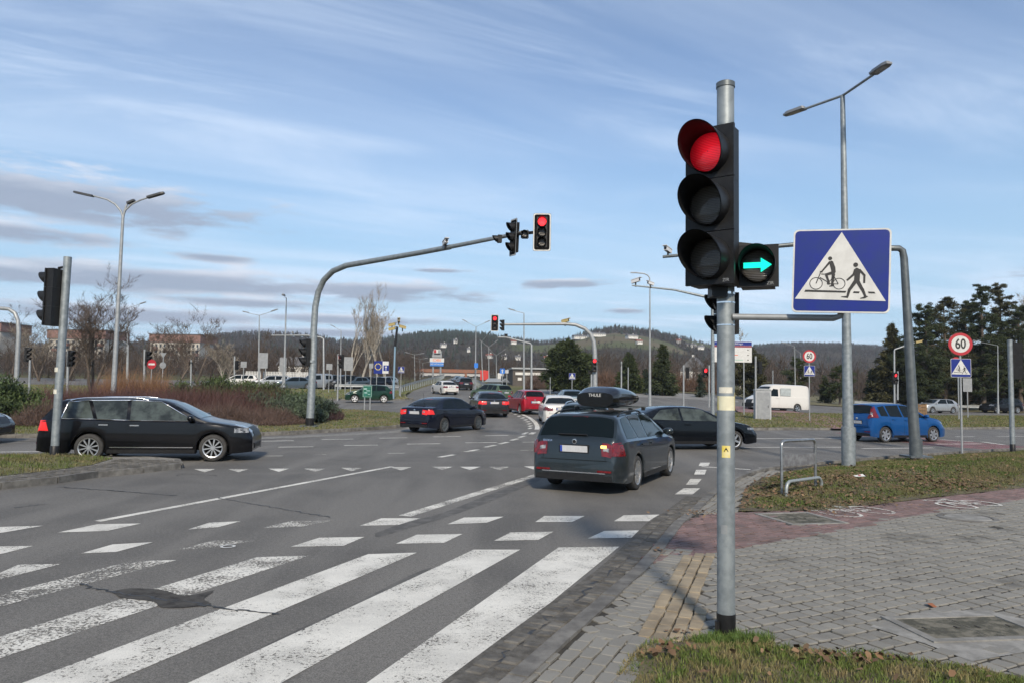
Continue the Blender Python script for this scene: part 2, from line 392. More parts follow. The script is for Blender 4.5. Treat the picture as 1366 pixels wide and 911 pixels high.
def smooth_line(pts, n=8):
    pts = [np.array(p, float) for p in pts]; out = []
    for i in range(len(pts) - 1):
        p0 = pts[max(i - 1, 0)]; p1 = pts[i]; p2 = pts[i + 1]; p3 = pts[min(i + 2, len(pts) - 1)]
        for k in range(n):
            t = k / n; out.append(tuple(.5 * (2 * p1 + (p2 - p0) * t + (2 * p0 - 5 * p1 + 4 * p2 - p3) * t * t + (3 * p1 - p0 - 3 * p2 + p3) * t ** 3)))
    out.append(tuple(pts[-1])); return out

# ------------------------------------------------------------------ ground, roads, pavement
def ground():
    rs = np.concatenate([np.arange(0, 60, 4), np.arange(60, 330, 6), np.arange(330, 1000, 22), np.arange(1000, 3000, 80), [3000, 4500, 7000]])
    azs = np.concatenate([np.arange(-180, -60, 10), np.arange(-60, 60, 1.0), np.arange(60, 180, 10)])
    V = []; T = []; na = len(azs)
    for r_ in rs:
        for a in azs: V.append((r_ * math.sin(R(a)), r_ * math.cos(R(a))))
    V = np.array(V); z = hill(V[:, 0], V[:, 1]) - .09
    for i in range(len(rs) - 1):
        for k in range(na):
            a, b = i * na + k, i * na + (k + 1) % na; c, d = a + na, b + na
            T += [(a, c, d), (a, d, b)]
    m = bpy.data.materials.new('ground_cover'); m.use_nodes = True; t = NT(m.node_tree); b = m.node_tree.nodes['Principled BSDF']
    p = t.n('ShaderNodeNewGeometry').outputs['Position']
    ln = t.n('ShaderNodeVectorMath', operation='LENGTH', inp={0: p}).outputs[1]
    turf = t.mix(t.ramp(t.noise(p, .35, 6, .65), .35, .65), (.085, .098, .038), (.135, .115, .060))
    wood = t.mix(t.ramp(t.noise(p, .03, 5, .6), .4, .6), (.034, .031, .025), (.055, .048, .035))
    sx3 = t.n('ShaderNodeSeparateXYZ', inp={0: p}); X_, Y_ = sx3.outputs[0], sx3.outputs[1]
    s1 = t.math('SINE', t.math('ADD', t.math('MULTIPLY', X_, .011), 1.3)); s2 = t.math('SINE', t.math('ADD', t.math('MULTIPLY', Y_, .012), t.math('MULTIPLY', X_, .004)))
    fm = t.math('MULTIPLY', t.ramp(t.math('MULTIPLY', s1, s2), .28, .34), t.ramp(t.math('DIVIDE', X_, Y_), -.02, .02)); fm = t.math('MULTIPLY', fm, t.ramp(t.math('DIVIDE', X_, Y_), .34, .30))
    fcol = t.mix(t.ramp(t.noise(p, .012, 2, .5), .45, .55), (.080, .090, .042), (.115, .098, .062)); fld = t.mix(fm, wood, fcol)
    c = t.mix(t.ramp(ln, 110, 200), turf, fld)
    t.t.links.new(c, b.inputs['Base Color']); b.inputs['Roughness'].default_value = .95; b.inputs['Specular IOR Level'].default_value = .1
    obj('ground', np_mesh('ground', np.column_stack([V, z]), T, m, smooth=True), kind='structure')
ground()

ROADP = [(-90, -9), (110, -9), (110, 84), D(1366, 84), D(1000, 84), D(985, 100), D(720, 100), D(705, 72), D(690, 66), D(545, 66.5), (-90, 60)]
road = sheet('road', ROADP, 0.0, ASPHALT, step=4.0, kind='structure')
far_edge_l = [D(545, 66), D(543, 75), D(552, 88), D(570, 105), D(590, 130), D(602, 165)]
far_edge_r = [D(618, 165), D(626, 130), D(640, 100), D(656, 84), D(680, 68), D(690, 65)]
far_road = sheet('far_road', far_edge_l + far_edge_r, .015, ASPHALT, step=4.0, kind='structure')
car_park = sheet('car_park', [D(-120, 84), D(300, 86), D(535, 86), D(540, 108), D(300, 112), D(-120, 112)], .02, ASPHALT, step=5.0, kind='structure')

def mark(name, quads, m=PAINT, parent=road, z=.004, ext=0.0):
    for q in quads:
        P = [G(*p) for p in q]
        if ext:
            for i in (0, 1):
                a = np.array(P[i]); b = np.array(P[3 - i]); P[i] = tuple(a + (a - b) / np.hypot(*(a - b)) * ext)
        sheet(name, P, z, m, parent, step=1.2 if P[0][1] < 15 else 4.0)
def stroke(name, lines, w, m=PAINT, parent=road, z=.004):
    for l in lines:
        P = smooth_line([G(*p) for p in l], 6) if len(l) > 2 else [G(*p) for p in l]
        sheet(name, strip_poly(P, w), z, m, parent, step=4.0)
mark('crossing_stripe', [[(489, 911), (603, 911), (826, 729), (745, 730)], [(251, 911), (375, 911), (694, 733), (632, 733)], [(30, 911), (146, 911), (556, 737), (491, 739)]], PAINT, ext=1.0)
mark('crossing_stripe', [[(0, 849), (0, 878), (412, 741), (343, 743)]], PAINT_W, ext=1.2)
mark('crossing_stripe', [[(0, 793), (0, 809), (235, 747), (175, 748)]], PAINT_VW, ext=1.2)
mark('crossing_stripe', [[(0, 764), (0, 773), (82, 752), (25, 753)]], PAINT_W, ext=1.2)
feet = [[(388, 729), (458, 728), (486, 716), (426, 717)], [(528, 725), (592, 724), (617, 712), (556, 713)], [(659, 721), (718, 720), (738, 709), (681, 710)],
        [(784, 718), (843, 717), (861, 707), (806, 708)], [(108, 738), (155, 736), (204, 723), (150, 726)], [(-20, 742), (5, 738), (44, 728), (-10, 729)],
        [(-25, 714), (5, 710), (58, 701), (-10, 703)], [(77, 710), (143, 708), (188, 698), (130, 699)], [(251, 706), (291, 703), (321, 695), (279, 697)],
        [(480, 701), (531, 700), (561, 691), (509, 691)], [(597, 699), (649, 697), (672, 689), (619, 690)], [(714, 696), (763, 696), (780, 688), (726, 688)], [(819, 695), (873, 695), (886, 686), (832, 687)]]
mark('cycle_crossing_mark', feet)
mark('cycle_crossing_mark', [[(236, 733), (275, 731), (342, 721), (285, 721)], [(350, 704), (404, 702), (444, 694), (387, 695)]], PAINT_VW)
stroke('lane_line', [[(130, 695), (523, 622)]], .13); stroke('lane_line', [[(540, 688), (720, 632)]], .20, PAINT_W)
for cx, cy, m in ((273, 627, PAINT), (318, 627, PAINT_VW), (372, 626.5, PAINT), (420, 626.5, PAINT_W), (469, 625.5, PAINT_W), (535, 624.5, PAINT_W), (590, 624, PAINT_W), (627, 624, PAINT), (666, 624, PAINT_VW), (713, 623.5, PAINT)):
    mark('give_way_triangle', [[(cx, cy + 2.6), (cx + 14, cy - 1.8), (cx - 14, cy - 1.8)]], m)
for l in (((349, 588), (392, 587.4)), ((429, 585.8), (471, 585.2)), ((506, 584), (543, 583.4)), ((578, 582.2), (614, 581.6)), ((647, 580.7), (678, 580.2)),
          ((371, 596), (418, 595.4)), ((459, 593.7), (504, 593.2)), ((543, 591.9), (587, 591.3)), ((621, 590.2), (663, 589.7)), ((697, 589.3), (722, 589)),
          ((0, 602.5), (57, 601.9)), ((993, 584.6), (1128, 584.3)), ((991, 596.2), (1128, 596))):
    stroke('lane_line', [l], .16)
for l in (((334, 608.2), (377, 607.6)), ((418, 606), (435, 605.8)), ((517, 604.4), (540, 604)), ((616, 601.6), (648, 601)), ((694, 600.4), (720, 600))): stroke('lane_line', [l], .13, PAINT_VW)
sc5 = lambda x, y: (560 + x / 6.505, 500 + y / 6.505)
for a in ((170, 712, 295, 690), (400, 665, 505, 645), (570, 625, 655, 607), (690, 597, 765, 580), (790, 566, 850, 551), (862, 540, 913, 526), (895, 513, 930, 497), (926, 489, 957, 476), (945, 466, 968, 456),
          (948, 446, 970, 436), (938, 426, 962, 416), (925, 407, 950, 400), (908, 391, 930, 384), (880, 375, 905, 367), (850, 360, 872, 352), (820, 342, 842, 336), (795, 328, 815, 320)):
    stroke('turning_guide_dash', [[sc5(a[0], a[1]), sc5(a[2], a[3])]], .16)
stroke('turning_guide_line', [[sc5(960, 512), sc5(1000, 490), sc5(1020, 455), sc5(1005, 415), sc5(960, 375), sc5(900, 345), sc5(840, 320), sc5(792, 308)]], .22)
mark('lane_dash', [[(900, 659), (924, 659), (934, 651), (912, 651)], [(915, 646), (930, 646), (936, 638.5), (921, 638.5)], [(926, 632.6), (940, 632.6), (942.6, 626.3), (928.5, 626.3)], [(932, 621), (945, 621), (947, 616.7), (934, 616.7)]])
stroke('lane_line', [[(936, 622), (1001, 626)], [(1014, 624), (1034, 623)]], .14)
mark('cycle_crossing_surface', [[(1104, 575.5), (1141, 575.5), (1366, 595), (1420, 600), (1420, 607), (1366, 602.5), (1231, 593)]], PAINT_R, z=.003)
stroke('cycle_crossing_line', [[(1150, 598), (1246, 597)], [(1248, 592), (1310, 591.6)], [(1255, 586), (1298, 589)], [(1310, 589), (1340, 593)], [(1330, 581.5), (1366, 581.5)], [(1345, 600), (1366, 602)], [(1275, 582), (1300, 582)]], .18, z=.007)
sz = lambda x, y: (570 + x / 10.12, 450 + y / 10.12)
for a in ((515, 722, 610, 724), (690, 735, 750, 737), (400, 765, 490, 766), (560, 772, 690, 774), (430, 815, 520, 822), (560, 825, 620, 828)): stroke('far_lane_mark', [[sz(a[0], a[1]), sz(a[2], a[3])]], .5, PAINT, far_road)
# cracks and repairs in the asphalt
CRK = mat('tar', (.022, .022, .022), .6, c2=(.04, .04, .04), scale=12)
def crack(pts, w, n=14):
    P = smooth_line([G(*p) for p in pts], n); P = [(a + random.gauss(0, .018), b + random.gauss(0, .018)) for a, b in P]
    sheet('crack', strip_poly(P, [max(.004, w * random.uniform(.3, 1.3)) for _ in P]), .0075, CRK, road, step=2.)
crack([(108, 779), (140, 788), (200, 797), (262, 805), (300, 812), (372, 820)], .028)
crack([(75, 649), (160, 655), (235, 661)], .03); crack([(290, 664), (360, 676), (440, 690)], .03); crack([(20, 677), (60, 672)], .03); crack([(235, 634), (250, 632), (290, 634)], .025)
crack([(662, 884), (715, 840), (770, 797), (838, 744)], .03)
PATCH = mat('damp_tar_patch', (.036, .034, .032), .85, c2=(.07, .067, .062), scale=9, lo=.3, hi=.6, coords='World', spec=.15, bump=.4, bscale=80)
P = [(150, 789), (175, 785), (215, 787), (240, 794), (262, 793), (285, 788), (272, 799), (282, 806), (262, 809), (238, 811), (214, 810), (205, 803), (180, 800), (160, 797)]
sheet('asphalt_patch', smooth_line([G(*p) for p in P + P[:1]], 4)[:-1], .0065, PATCH, road, step=1)
P = [(500, 711), (545, 695), (590, 684), (650, 660), (715, 637), (718, 641), (655, 668), (600, 688), (545, 704), (505, 716)]
WET = mat('oil_darkened_asphalt', (.066, .062, .056), .8, c2=(.115, .11, .10), scale=5, lo=.35, hi=.7, coords='World')
sheet('oil_stain', smooth_line([G(*p) for p in P + P[:1]], 4)[:-1], .0022, WET, road, step=1.5)
P = [(335, 870), (400, 838), (470, 806), (545, 768), (575, 757), (560, 770), (500, 800), (430, 838), (350, 878)]
sheet('oil_stain', smooth_line([G(*p) for p in P + P[:1]], 4)[:-1], .0022, WET, road, step=1.5)
mh = G(304, 729)
mb = MB(); n = 24
mb.lathe([(.055, .0085), (.085, .0085)], n=18, c=(mh[0], mh[1], 0)); mb.build('survey_ring', WHITE, road)

# ---- kerbs
KME = MB()
KME.prism([(-.075, -.2), (.075, -.2), (.075, .0), (-.055, .0), (-.075, -.02)], -.494, .494, lambda a, b, d: (d, a, b))
KMESH = KME.mesh('kerbstone', KERB)
def kerb(line, h, parent, zf=None, closed=False, flip=False, h2=None):
    P = smooth_line(line, 10); S = [0.]
    for a, b in zip(P, P[1:]): S.append(S[-1] + math.dist(a, b))
    n = max(1, int(round(S[-1]))); xs = np.interp(np.linspace(0, S[-1], n + 1), S, [p[0] for p in P]); ys = np.interp(np.linspace(0, S[-1], n + 1), S, [p[1] for p in P])
    for i in range(n):
        a = (xs[i], ys[i]); b = (xs[i + 1], ys[i + 1]); L_ = math.dist(a, b); cx, cy = (a[0] + b[0]) / 2, (a[1] + b[1]) / 2
        hh = h if h2 is None else h + (h2 - h) * i / max(n - 1, 1)
        o = obj('kerbstone', KMESH, parent, (cx, cy, float(gz(cx, cy)) + hh + random.uniform(-.006, .006)))
        sl_ = (float(gz(*b)) - float(gz(*a))) / L_
        o.rotation_euler = (random.uniform(-.02, .02), -math.atan(sl_), math.atan2(b[1] - a[1], b[0] - a[0]) + (PI if flip else 0)); o.scale = (L_, 1, 1)

# ---- near right pavement
kerb_px = [(690, 911), (790, 820), (860, 757), (905, 700), (925, 685), (948, 664), (985, 640), (1030, 627), (1130, 617), (1222, 609), (1366, 600), (1500, 593)]
KL = [(-2.6, -4.0), (-1.1, 2.0)] + [G(*p) for p in kerb_px]
pavement = sheet('pavement', KL + [(60, 40), (60, -8), (-2.6, -8)], .03, MORTAR, step=3., kind='structure')
kerb(smooth_line(KL[:6], 6), .058, pavement, flip=True)
kerb(KL[5:9], .05, pavement, flip=True, h2=.1); kerb(KL[8:], .1, pavement, flip=True)
bevel_cache = {}
def block_mesh(a, b, h, m, ch=.006, key=None):
    k = (round(a, 3), round(b, 3), m.name, key)
    if k in bevel_cache: return bevel_cache[k]
    mb = MB(); rnd = random.Random(hash(key) if key else 1)
    c = min(a, b) * .09
    out = [(-a / 2 + c, -b / 2), (a / 2 - c, -b / 2), (a / 2, -b / 2 + c), (a / 2, b / 2 - c), (a / 2 - c, b / 2), (-a / 2 + c, b / 2), (-a / 2, b / 2 - c), (-a / 2, -b / 2 + c)]
    out = [(x + rnd.uniform(-1, 1) * .006, y + rnd.uniform(-1, 1) * .006) for x, y in out]
    inn = [(x * (1 - 2 * ch / a), y * (1 - 2 * ch / b)) for x, y in out]
    vs = [(x, y, -h) for x, y in out] + [(x, y, -ch * .7) for x, y in out] + [(x, y, 0) for x, y in inn]
    fs = [tuple(16 + i for i in range(8))] + [(i, (i + 1) % 8, 8 + (i + 1) % 8, 8 + i) for i in range(8)] + [(8 + i, 8 + (i + 1) % 8, 16 + (i + 1) % 8, 16 + i) for i in range(8)]
    bevel_cache[k] = MB().add(vs, fs).mesh('paving_block', m); return bevel_cache[k]
def pave(name, poly, exclude, ang, a, b, m, parent, origin=(0, 0), z=.042, gap=.016, stagger=.5, limit=300, jit=.003, pad=0.0, shrink=0.0):
    A = np.array(poly); c, s = math.cos(ang), math.sin(ang); o = np.array(origin)
    L = (A - o) @ np.array([[c, -s], [s, c]])
    i0, i1 = int(L[:, 0].min() / a) - 1, int(L[:, 0].max() / a) + 2; j0, j1 = int(L[:, 1].min() / b) - 1, int(L[:, 1].max() / b) + 2
    C = []
    for j in range(j0, j1):
        for i in range(i0, i1): C.append(((i + .5 + (stagger if j % 2 else 0)) * a, (j + .5) * b))
    C = np.array(C); W = C @ np.array([[c, s], [-s, c]]) + o
    k = inside(W, A)
    k |= edge_dist(W, A) < pad
    for e in exclude: k &= ~(inside(W, e) & (edge_dist(W, e) > shrink))
    W = W[k]; ap = (a * b) / (W[:, 1] ** 3 + 1e-6)
    vis = (W[:, 1] > 4.4) & (np.abs(W[:, 0] / np.maximum(W[:, 1], .1)) < .72)
    order = np.argsort(np.where(vis, -ap, 1)); V = []; F = []; mb = MB()
    for r_, idx in enumerate(order):
        x, y = W[idx]; zz = float(gz(x, y)) + z + random.gauss(0, jit)
        me = block_mesh(a - gap, b - gap, .03, m, key=random.randrange(6))
        if r_ < limit and vis[idx]:
            obj(name, me, parent, (x, y, zz), (random.gauss(0, .008), random.gauss(0, .008), ang + random.gauss(0, .012)))
        else:
            mt = Matrix.Translation((x, y, zz)) @ Matrix.Rotation(ang + random.gauss(0, .012), 4, 'Z')
            mb.add([mt @ v.co for v in me.vertices], [tuple(p.vertices) for p in me.polygons])
    if mb.v: mb.build(name + 's', m, parent, kind='stuff')
    return W
yel = [G(846, 860), G(925, 860), G(957, 745), G(910, 747)]
neargrass = [G(835, 911), G(850, 886), G(880, 867), G(940, 861), G(1000, 866), G(1060, 876), G(1200, 887), G(1318, 904)]
neargrass = [(.55, 3.0), (.72, 4.5)] + neargrass + [(3.6, 4.85), (4.6, 4.4), (4.6, 3.0)]
hatch = [G(1168, 842), G(1238, 823), G(1318, 824), G(1400, 848), G(1385, 868), G(1296, 888)]
hatch2 = [G(1018, 689), G(1080, 685), G(1121, 703), G(1052, 705)]
border_px = [(862, 757), (985, 735), (1100, 715), (1200, 693), (1366, 668), (1500, 650)]
BD = [G(*p) for p in border_px]; BANG = math.atan2(BD[4][1] - BD[1][1], BD[4][0] - BD[1][0])
strip = [(-.75, 3.0), (.05, 4.75), G(785, 859), G(850, 861), G(876, 868), G(848, 887), G(832, 913), (.6, 4.4), (.4, 3.0)]
grey = BD + [(14, 12), (14, 3.0), (.6, 3.0), G(785, 859)]
pave('paving_block', grey, [yel, neargrass, strip, hatch], R(29.5), .142, .155, GREYBLK, pavement, origin=BD[0], z=.040, pad=.06, shrink=.085, gap=.018)
lawn_edge = [(938, 690), (990, 686), (1100, 684), (1170, 676), (1250, 666), (1366, 653), (1500, 640)]
pink = BD[:1] + [G(905, 703)] + [G(*p) for p in lawn_edge] + BD[::-1][:-1]
pave('red_paving_brick', pink, [hatch2], BANG, .20, .10, PINKBLK, pavement, origin=BD[0], z=.043, pad=.04, shrink=.06, gap=.014)
YA = math.atan2(yel[3][1] - yel[0][1], yel[3][0] - yel[0][0])
yc = [(yel[0][0], yel[0][1])]
pave('tactile_brick', yel, [], YA, .196, .112, YELBLK, pavement, origin=yel[0], z=.052, stagger=.35, gap=.012)
KA = math.atan2(KL[3][1] - KL[2][1], KL[3][0] - KL[2][0])
pave('footway_brick', strip, [neargrass], KA, .20, .115, GREYBLK, pavement, origin=KL[2], z=.049, pad=.05, shrink=.08, gap=.012)
edge_l = [np.array(G(*p_)) for p_ in ((785, 858), (800, 845), (862, 757), (880, 736))]; edge_s = strip_poly([tuple(a + np.array([.15, -.06])) for a in edge_l], .24)
pave('edging_brick', edge_s, [strip], KA - R(3), .11, .20, GREYBLK, pavement, origin=tuple(edge_l[0]), z=.047, gap=.012)
corner = [G(925, 686), G(948, 665), G(985, 641), G(1030, 628), G(1048, 630), G(1005, 644), G(990, 660), G(986, 685), G(938, 689)]
pave('corner_brick', corner, [], R(62), .20, .12, GREYBLK, pavement, origin=KL[6], z=.046)
# gutter of worn setts beside the kerb
gl = [np.array(p) for p in smooth_line([KL[1]] + KL[2:8], 8)]
SETT = mat('gutter_sett', (.130, .122, .106), .85, c2=(.065, .060, .052), scale=5, bump=.4, bscale=60, island=.25, coords='World')
GUT = mat('gutter_dirt', (.060, .055, .047), .95, c2=(.11, .103, .09), scale=9, bump=.6, bscale=50, coords='World')
gutter_line = [tuple(p) for p in gl]
nrm = []
for i, p in enumerate(gl):
    d = gl[min(i + 1, len(gl) - 1)] - gl[max(i - 1, 0)]; d /= np.hypot(*d); nrm.append(np.array([-d[1], d[0]]))
gut = sheet('gutter', strip_poly([tuple(p + n * .26) for p, n in zip(gl, nrm)], [.34] * len(gl)), .006, GUT, step=1., kind='structure')
cnt = 0
for k in range(2):
    S = [0.]
    Q = [p + n * (.17 + .15 * k) for p, n in zip(gl, nrm)]
    for a, b in zip(Q, Q[1:]): S.append(S[-1] + math.dist(a, b))
    for s_ in np.arange(.1, S[-1], .125):
        if random.random() < (.25 if k else .45): continue
        x = np.interp(s_, S, [q[0] for q in Q]); y = np.interp(s_, S, [q[1] for q in Q])
        if y < 4.3 or y > 13: continue
        x2 = np.interp(s_ + .1, S, [q[0] for q in Q]); y2 = np.interp(s_ + .1, S, [q[1] for q in Q])
        obj('gutter_sett', block_mesh(.11, .13, .03, SETT, .012, random.randrange(4)), gut, (x, y, .016 + random.gauss(0, .002)), (random.gauss(0, .03), random.gauss(0, .03), math.atan2(y2 - y, x2 - x)))
LAWN_PX = [(985, 686), (1100, 684), (1170, 676), (1250, 666), (1366, 653), (1500, 640)]
LAWN = [G(*p) for p in LAWN_PX] + [G(1500, 595), G(1366, 602), G(1222, 611), G(1130, 619), G(1048, 631), G(1008, 645), G(992, 660)]
def lawn_z(x, y):
    P = np.column_stack([np.atleast_1d(x), np.atleast_1d(y)]); e = edge_dist(P, LAWN)
    return gz(np.atleast_1d(x), np.atleast_1d(y)) + .05 + .20 * _ss(e / 2.6) + .015 * np.sin(P[:, 0] * 3.1) * np.sin(P[:, 1] * 2.7)
lawn = sheet('lawn', LAWN, 0.0, SOIL, step=.5, kind='structure', zf=lawn_z)
def ng_z(x, y):
    P = np.column_stack([np.atleast_1d(x), np.atleast_1d(y)]); return .045 + .05 * _ss(edge_dist(P, neargrass) / .5) + 0 * P[:, 0]
verge = sheet('grass_verge', neargrass, 0.0, SOIL, step=.15, kind='structure', zf=ng_z)

# ---- hatches and covers
def frame_cover(name, c, ang, w, h, label, panels, m_frame, m_panel):
    t = thing(name, (c[0], c[1], .046), ang, label, 'manhole cover')
    mb = MB(); f = .07
    for s in (-1, 1):
        mb.box((s * (w / 2 - f / 2), 0, -.008), (f, h, .03)); mb.box((0, s * (h / 2 - f / 2), -.009), (w - 2 * f, f, .03))
    mb.build('frame', m_frame, t)
    pw = (w - 2 * f) / panels
    for i in range(panels):
        p = MB().box((-w / 2 + f + pw * (i + .5), 0, -.012), (pw - .012, h - 2 * f - .012, .024)).build('cover_plate', m_panel, t)
        for u in (-.3, .3): MB().box((-w / 2 + f + pw * (i + .5) + u * pw, 0, .002), (.018, .05, .006)).build('lifting_slot', MORTAR, p)
    return t
RUSTC = mat('weathered_cover', (.15, .138, .105), .9, c2=(.055, .052, .036), scale=9, lo=.4, hi=.6, detail=7, bump=.6, bscale=60, coords='World')
frame_cover('manhole_cover', (3.62, 5.95), R(8), 1.05, .62, 'double rectangular concrete access cover set in grey paving', 2, CONC, RUSTC)
sheet('concrete_patch', [G(1160, 842), G(1240, 820), G(1320, 821), G(1420, 846), G(1420, 868), G(1296, 890), G(1235, 866)], .043, CONC, pavement, step=1.)
hc = np.mean(hatch2, axis=0)
frame_cover('manhole_cover', tuple(hc), R(14), .92, .95, 'square framed access cover in red cycle path beside the bike stand lawn', 2, CONC, RUSTC)
rc = G(1291, 694)
t = thing('manhole_cover', (rc[0], rc[1], .044), 0, 'round concrete manhole cover between red and grey paving', 'manhole cover')
MB().lathe([(0, .010), (.30, .010), (.315, 0), (.315, -.02)], n=36).build('lid', CONC, t); MB().lathe([(.33, -.02), (.33, .008), (.40, .008), (.41, 0), (.41, -.02)], n=36).build('ring', KERB, t)

# ---- bicycle symbols painted on the cycle path
def bike_strokes():
    S = []
    def circ(cx, cy, r, n=22):
        return [(cx + r * math.cos(2 * PI * k / n), cy + r * math.sin(2 * PI * k / n)) for k in range(n + 1)]
    S += [circ(-.36, 0, .24), circ(.36, 0, .24)]
    S += [[(-.36, 0), (-.16, .36)], [(-.16, .36), (.2, .36)], [(-.2, .28), (.02, 0)], [(.02, 0), (.36, 0)], [(.02, 0), (.16, .36)], [(.36, 0), (.18, .32)], [(-.16, .36), (-.22, .46)], [(-.22, .46), (-.34, .44)], [(.08, .42), (.28, .42)]]
    return S
def painted_bike(px, py, ang, sx_, sy_, m):
    c = G(px, py); ca, sa = math.cos(ang), math.sin(ang); mb = MB()
    for l in bike_strokes():
        Q = [(c[0] + ca * x * sx_ - sa * y * sy_, c[1] + sa * x * sx_ + ca * y * sy_) for x, y in l]
        o = strip_poly(Q, .055); n = len(Q); mb.add([(x, y, .052) for x, y in o], [(i, i + 1, 2 * n - 2 - i, 2 * n - 1 - i) for i in range(n - 1)])
    mb.build('painted_bicycle', m, pavement)
painted_bike(1140, 686, R(28), 1.05, 1.5, PAINT_W); painted_bike(1292, 676, R(28), .95, 1.3, PAINT)
stroke('painted_dash', [[(1076, 684.5), (1100, 685)], [(1108, 684), (1124, 683)]], .06, PAINT_W, pavement, .053)

# ---- islands: grass banks with kerbs
def island(name, poly, h, m, kerb_line=None, step=3.0, kh=None):
    o = sheet(name, poly, h, m, step=step, kind='structure')
    if kerb_line: kerb(kerb_line, kh if kh is not None else h + .01, o)
    return o
I2 = [(-13.5, 8.0), G(0, 652), G(120, 637), G(200, 629), G(238, 624.5), G(243, 621), G(225, 617.5), G(150, 613), G(60, 613), G(0, 614), (-17, 16.5)]
isl2 = island('splitter_island', I2, .11, CONC, None, 1.5)
kerb([(-12.3, 7.0)] + I2[1:5], .12, isl2, flip=True); kerb(I2[4:8], .12, isl2, flip=True); kerb(I2[7:], .12, isl2, flip=True)
G2 = [(-14.2, 9.0), G(0, 643), G(60, 636), G(120, 627.5), G(150, 618), G(120, 613.2), G(60, 613.5), G(0, 615), (-17, 16.2)]
g2z = lambda x, y: gz(np.atleast_1d(x), np.atleast_1d(y)) + .12 + .10 * _ss(edge_dist(np.column_stack([np.atleast_1d(x), np.atleast_1d(y)]), G2) / 1.2)
lawn2 = sheet('island_lawn', G2, 0.0, TURF, step=.6, kind='structure', zf=g2z)
cob = [I2[1], I2[2], I2[3], I2[4], I2[5], G(160, 618.5), G(122, 628), G(60, 637), G(0, 644)]
pave('island_sett', cob, [], R(62), .16, .12, SETT, isl2, origin=I2[2], z=.125, limit=200)
I3 = [(-40, 16.5), G(0, 583.5), G(130, 583), G(340, 581), G(430, 577), G(530, 570.5), G(543, 566), G(547, 560), G(535, 553), G(490, 549), G(440, 547), D(300, 51), D(0, 48), D(-300, 44)]
isl3 = island('central_island', I3, .12, TURF, None, 2.5)
kerb(smooth_line(I3[:8], 6), .13, isl3, flip=True)
apron = smooth_line([G(250, 584), G(340, 582.5), G(430, 579), G(530, 573), G(548, 566)], 8)
sheet('kerb_apron', strip_poly([(a + .45, b - .5) for a, b in apron], .85), .009, CONC, isl3, step=2.)
sheet('kerb_apron', strip_poly([G(0, 587.5), G(60, 586.5), G(130, 586)], 1.0), .009, SETT, isl3, step=2.)
V4 = [D(-200, 54), D(100, 58), D(300, 61), D(440, 63), D(545, 65.5), D(541, 70), D(541, 76), D(548, 85.5), D(300, 85.5), D(-200, 83.5)]
isl4 = island('far_verge', V4, .10, TURF); kerb([D(380, 62.1), D(440, 63), D(545, 65.5), D(541, 70), D(541, 76)], .11, isl4, flip=True)
I6 = [G(938, 553.5), G(955, 561), G(985, 572.5), G(1050, 573), G(1110, 573.2), G(1250, 572.5), G(1366, 571.5), G(1600, 570), D(1600, 80), D(1366, 70), D(1100, 60), D(990, 54)]
isl6 = island('right_island', I6, .11, TURF); kerb(I6[:8], .12, isl6, flip=True)
pathp = [G(975, 541, .1), G(1020, 544, .1), G(1080, 551, .1), G(1140, 560, .1), G(1150, 571.5, .1), G(1112, 571.5, .1), G(1085, 565, .1), G(1040, 557, .1), G(985, 549, .1)]
cpath = sheet('cycle_path', pathp, .118, mat('red_cycle_surface', (.22, .12, .115), .9, c2=(.17, .105, .10), scale=2, bump=.2, bscale=40, coords='World'), step=2.5, kind='structure')
V7 = [D(700, 100.5), D(985, 100.5), D(1000, 84.5), D(1366, 84.5), D(1700, 84.5), D(1700, 130), D(985, 140), D(700, 140)]
isl7 = island('park_lawn', V7, .05, TURF, step=6.)
PAVG = mat('far_footway', (.22, .215, .205), .9, c2=(.165, .16, .15), scale=.8, coords='World')
sheet('far_footway', [D(690, 78), D(760, 80), D(900, 82), D(985, 78), D(985, 84), D(900, 100), D(720, 100), D(705, 88)], .02, PAVG, step=5., kind='structure')

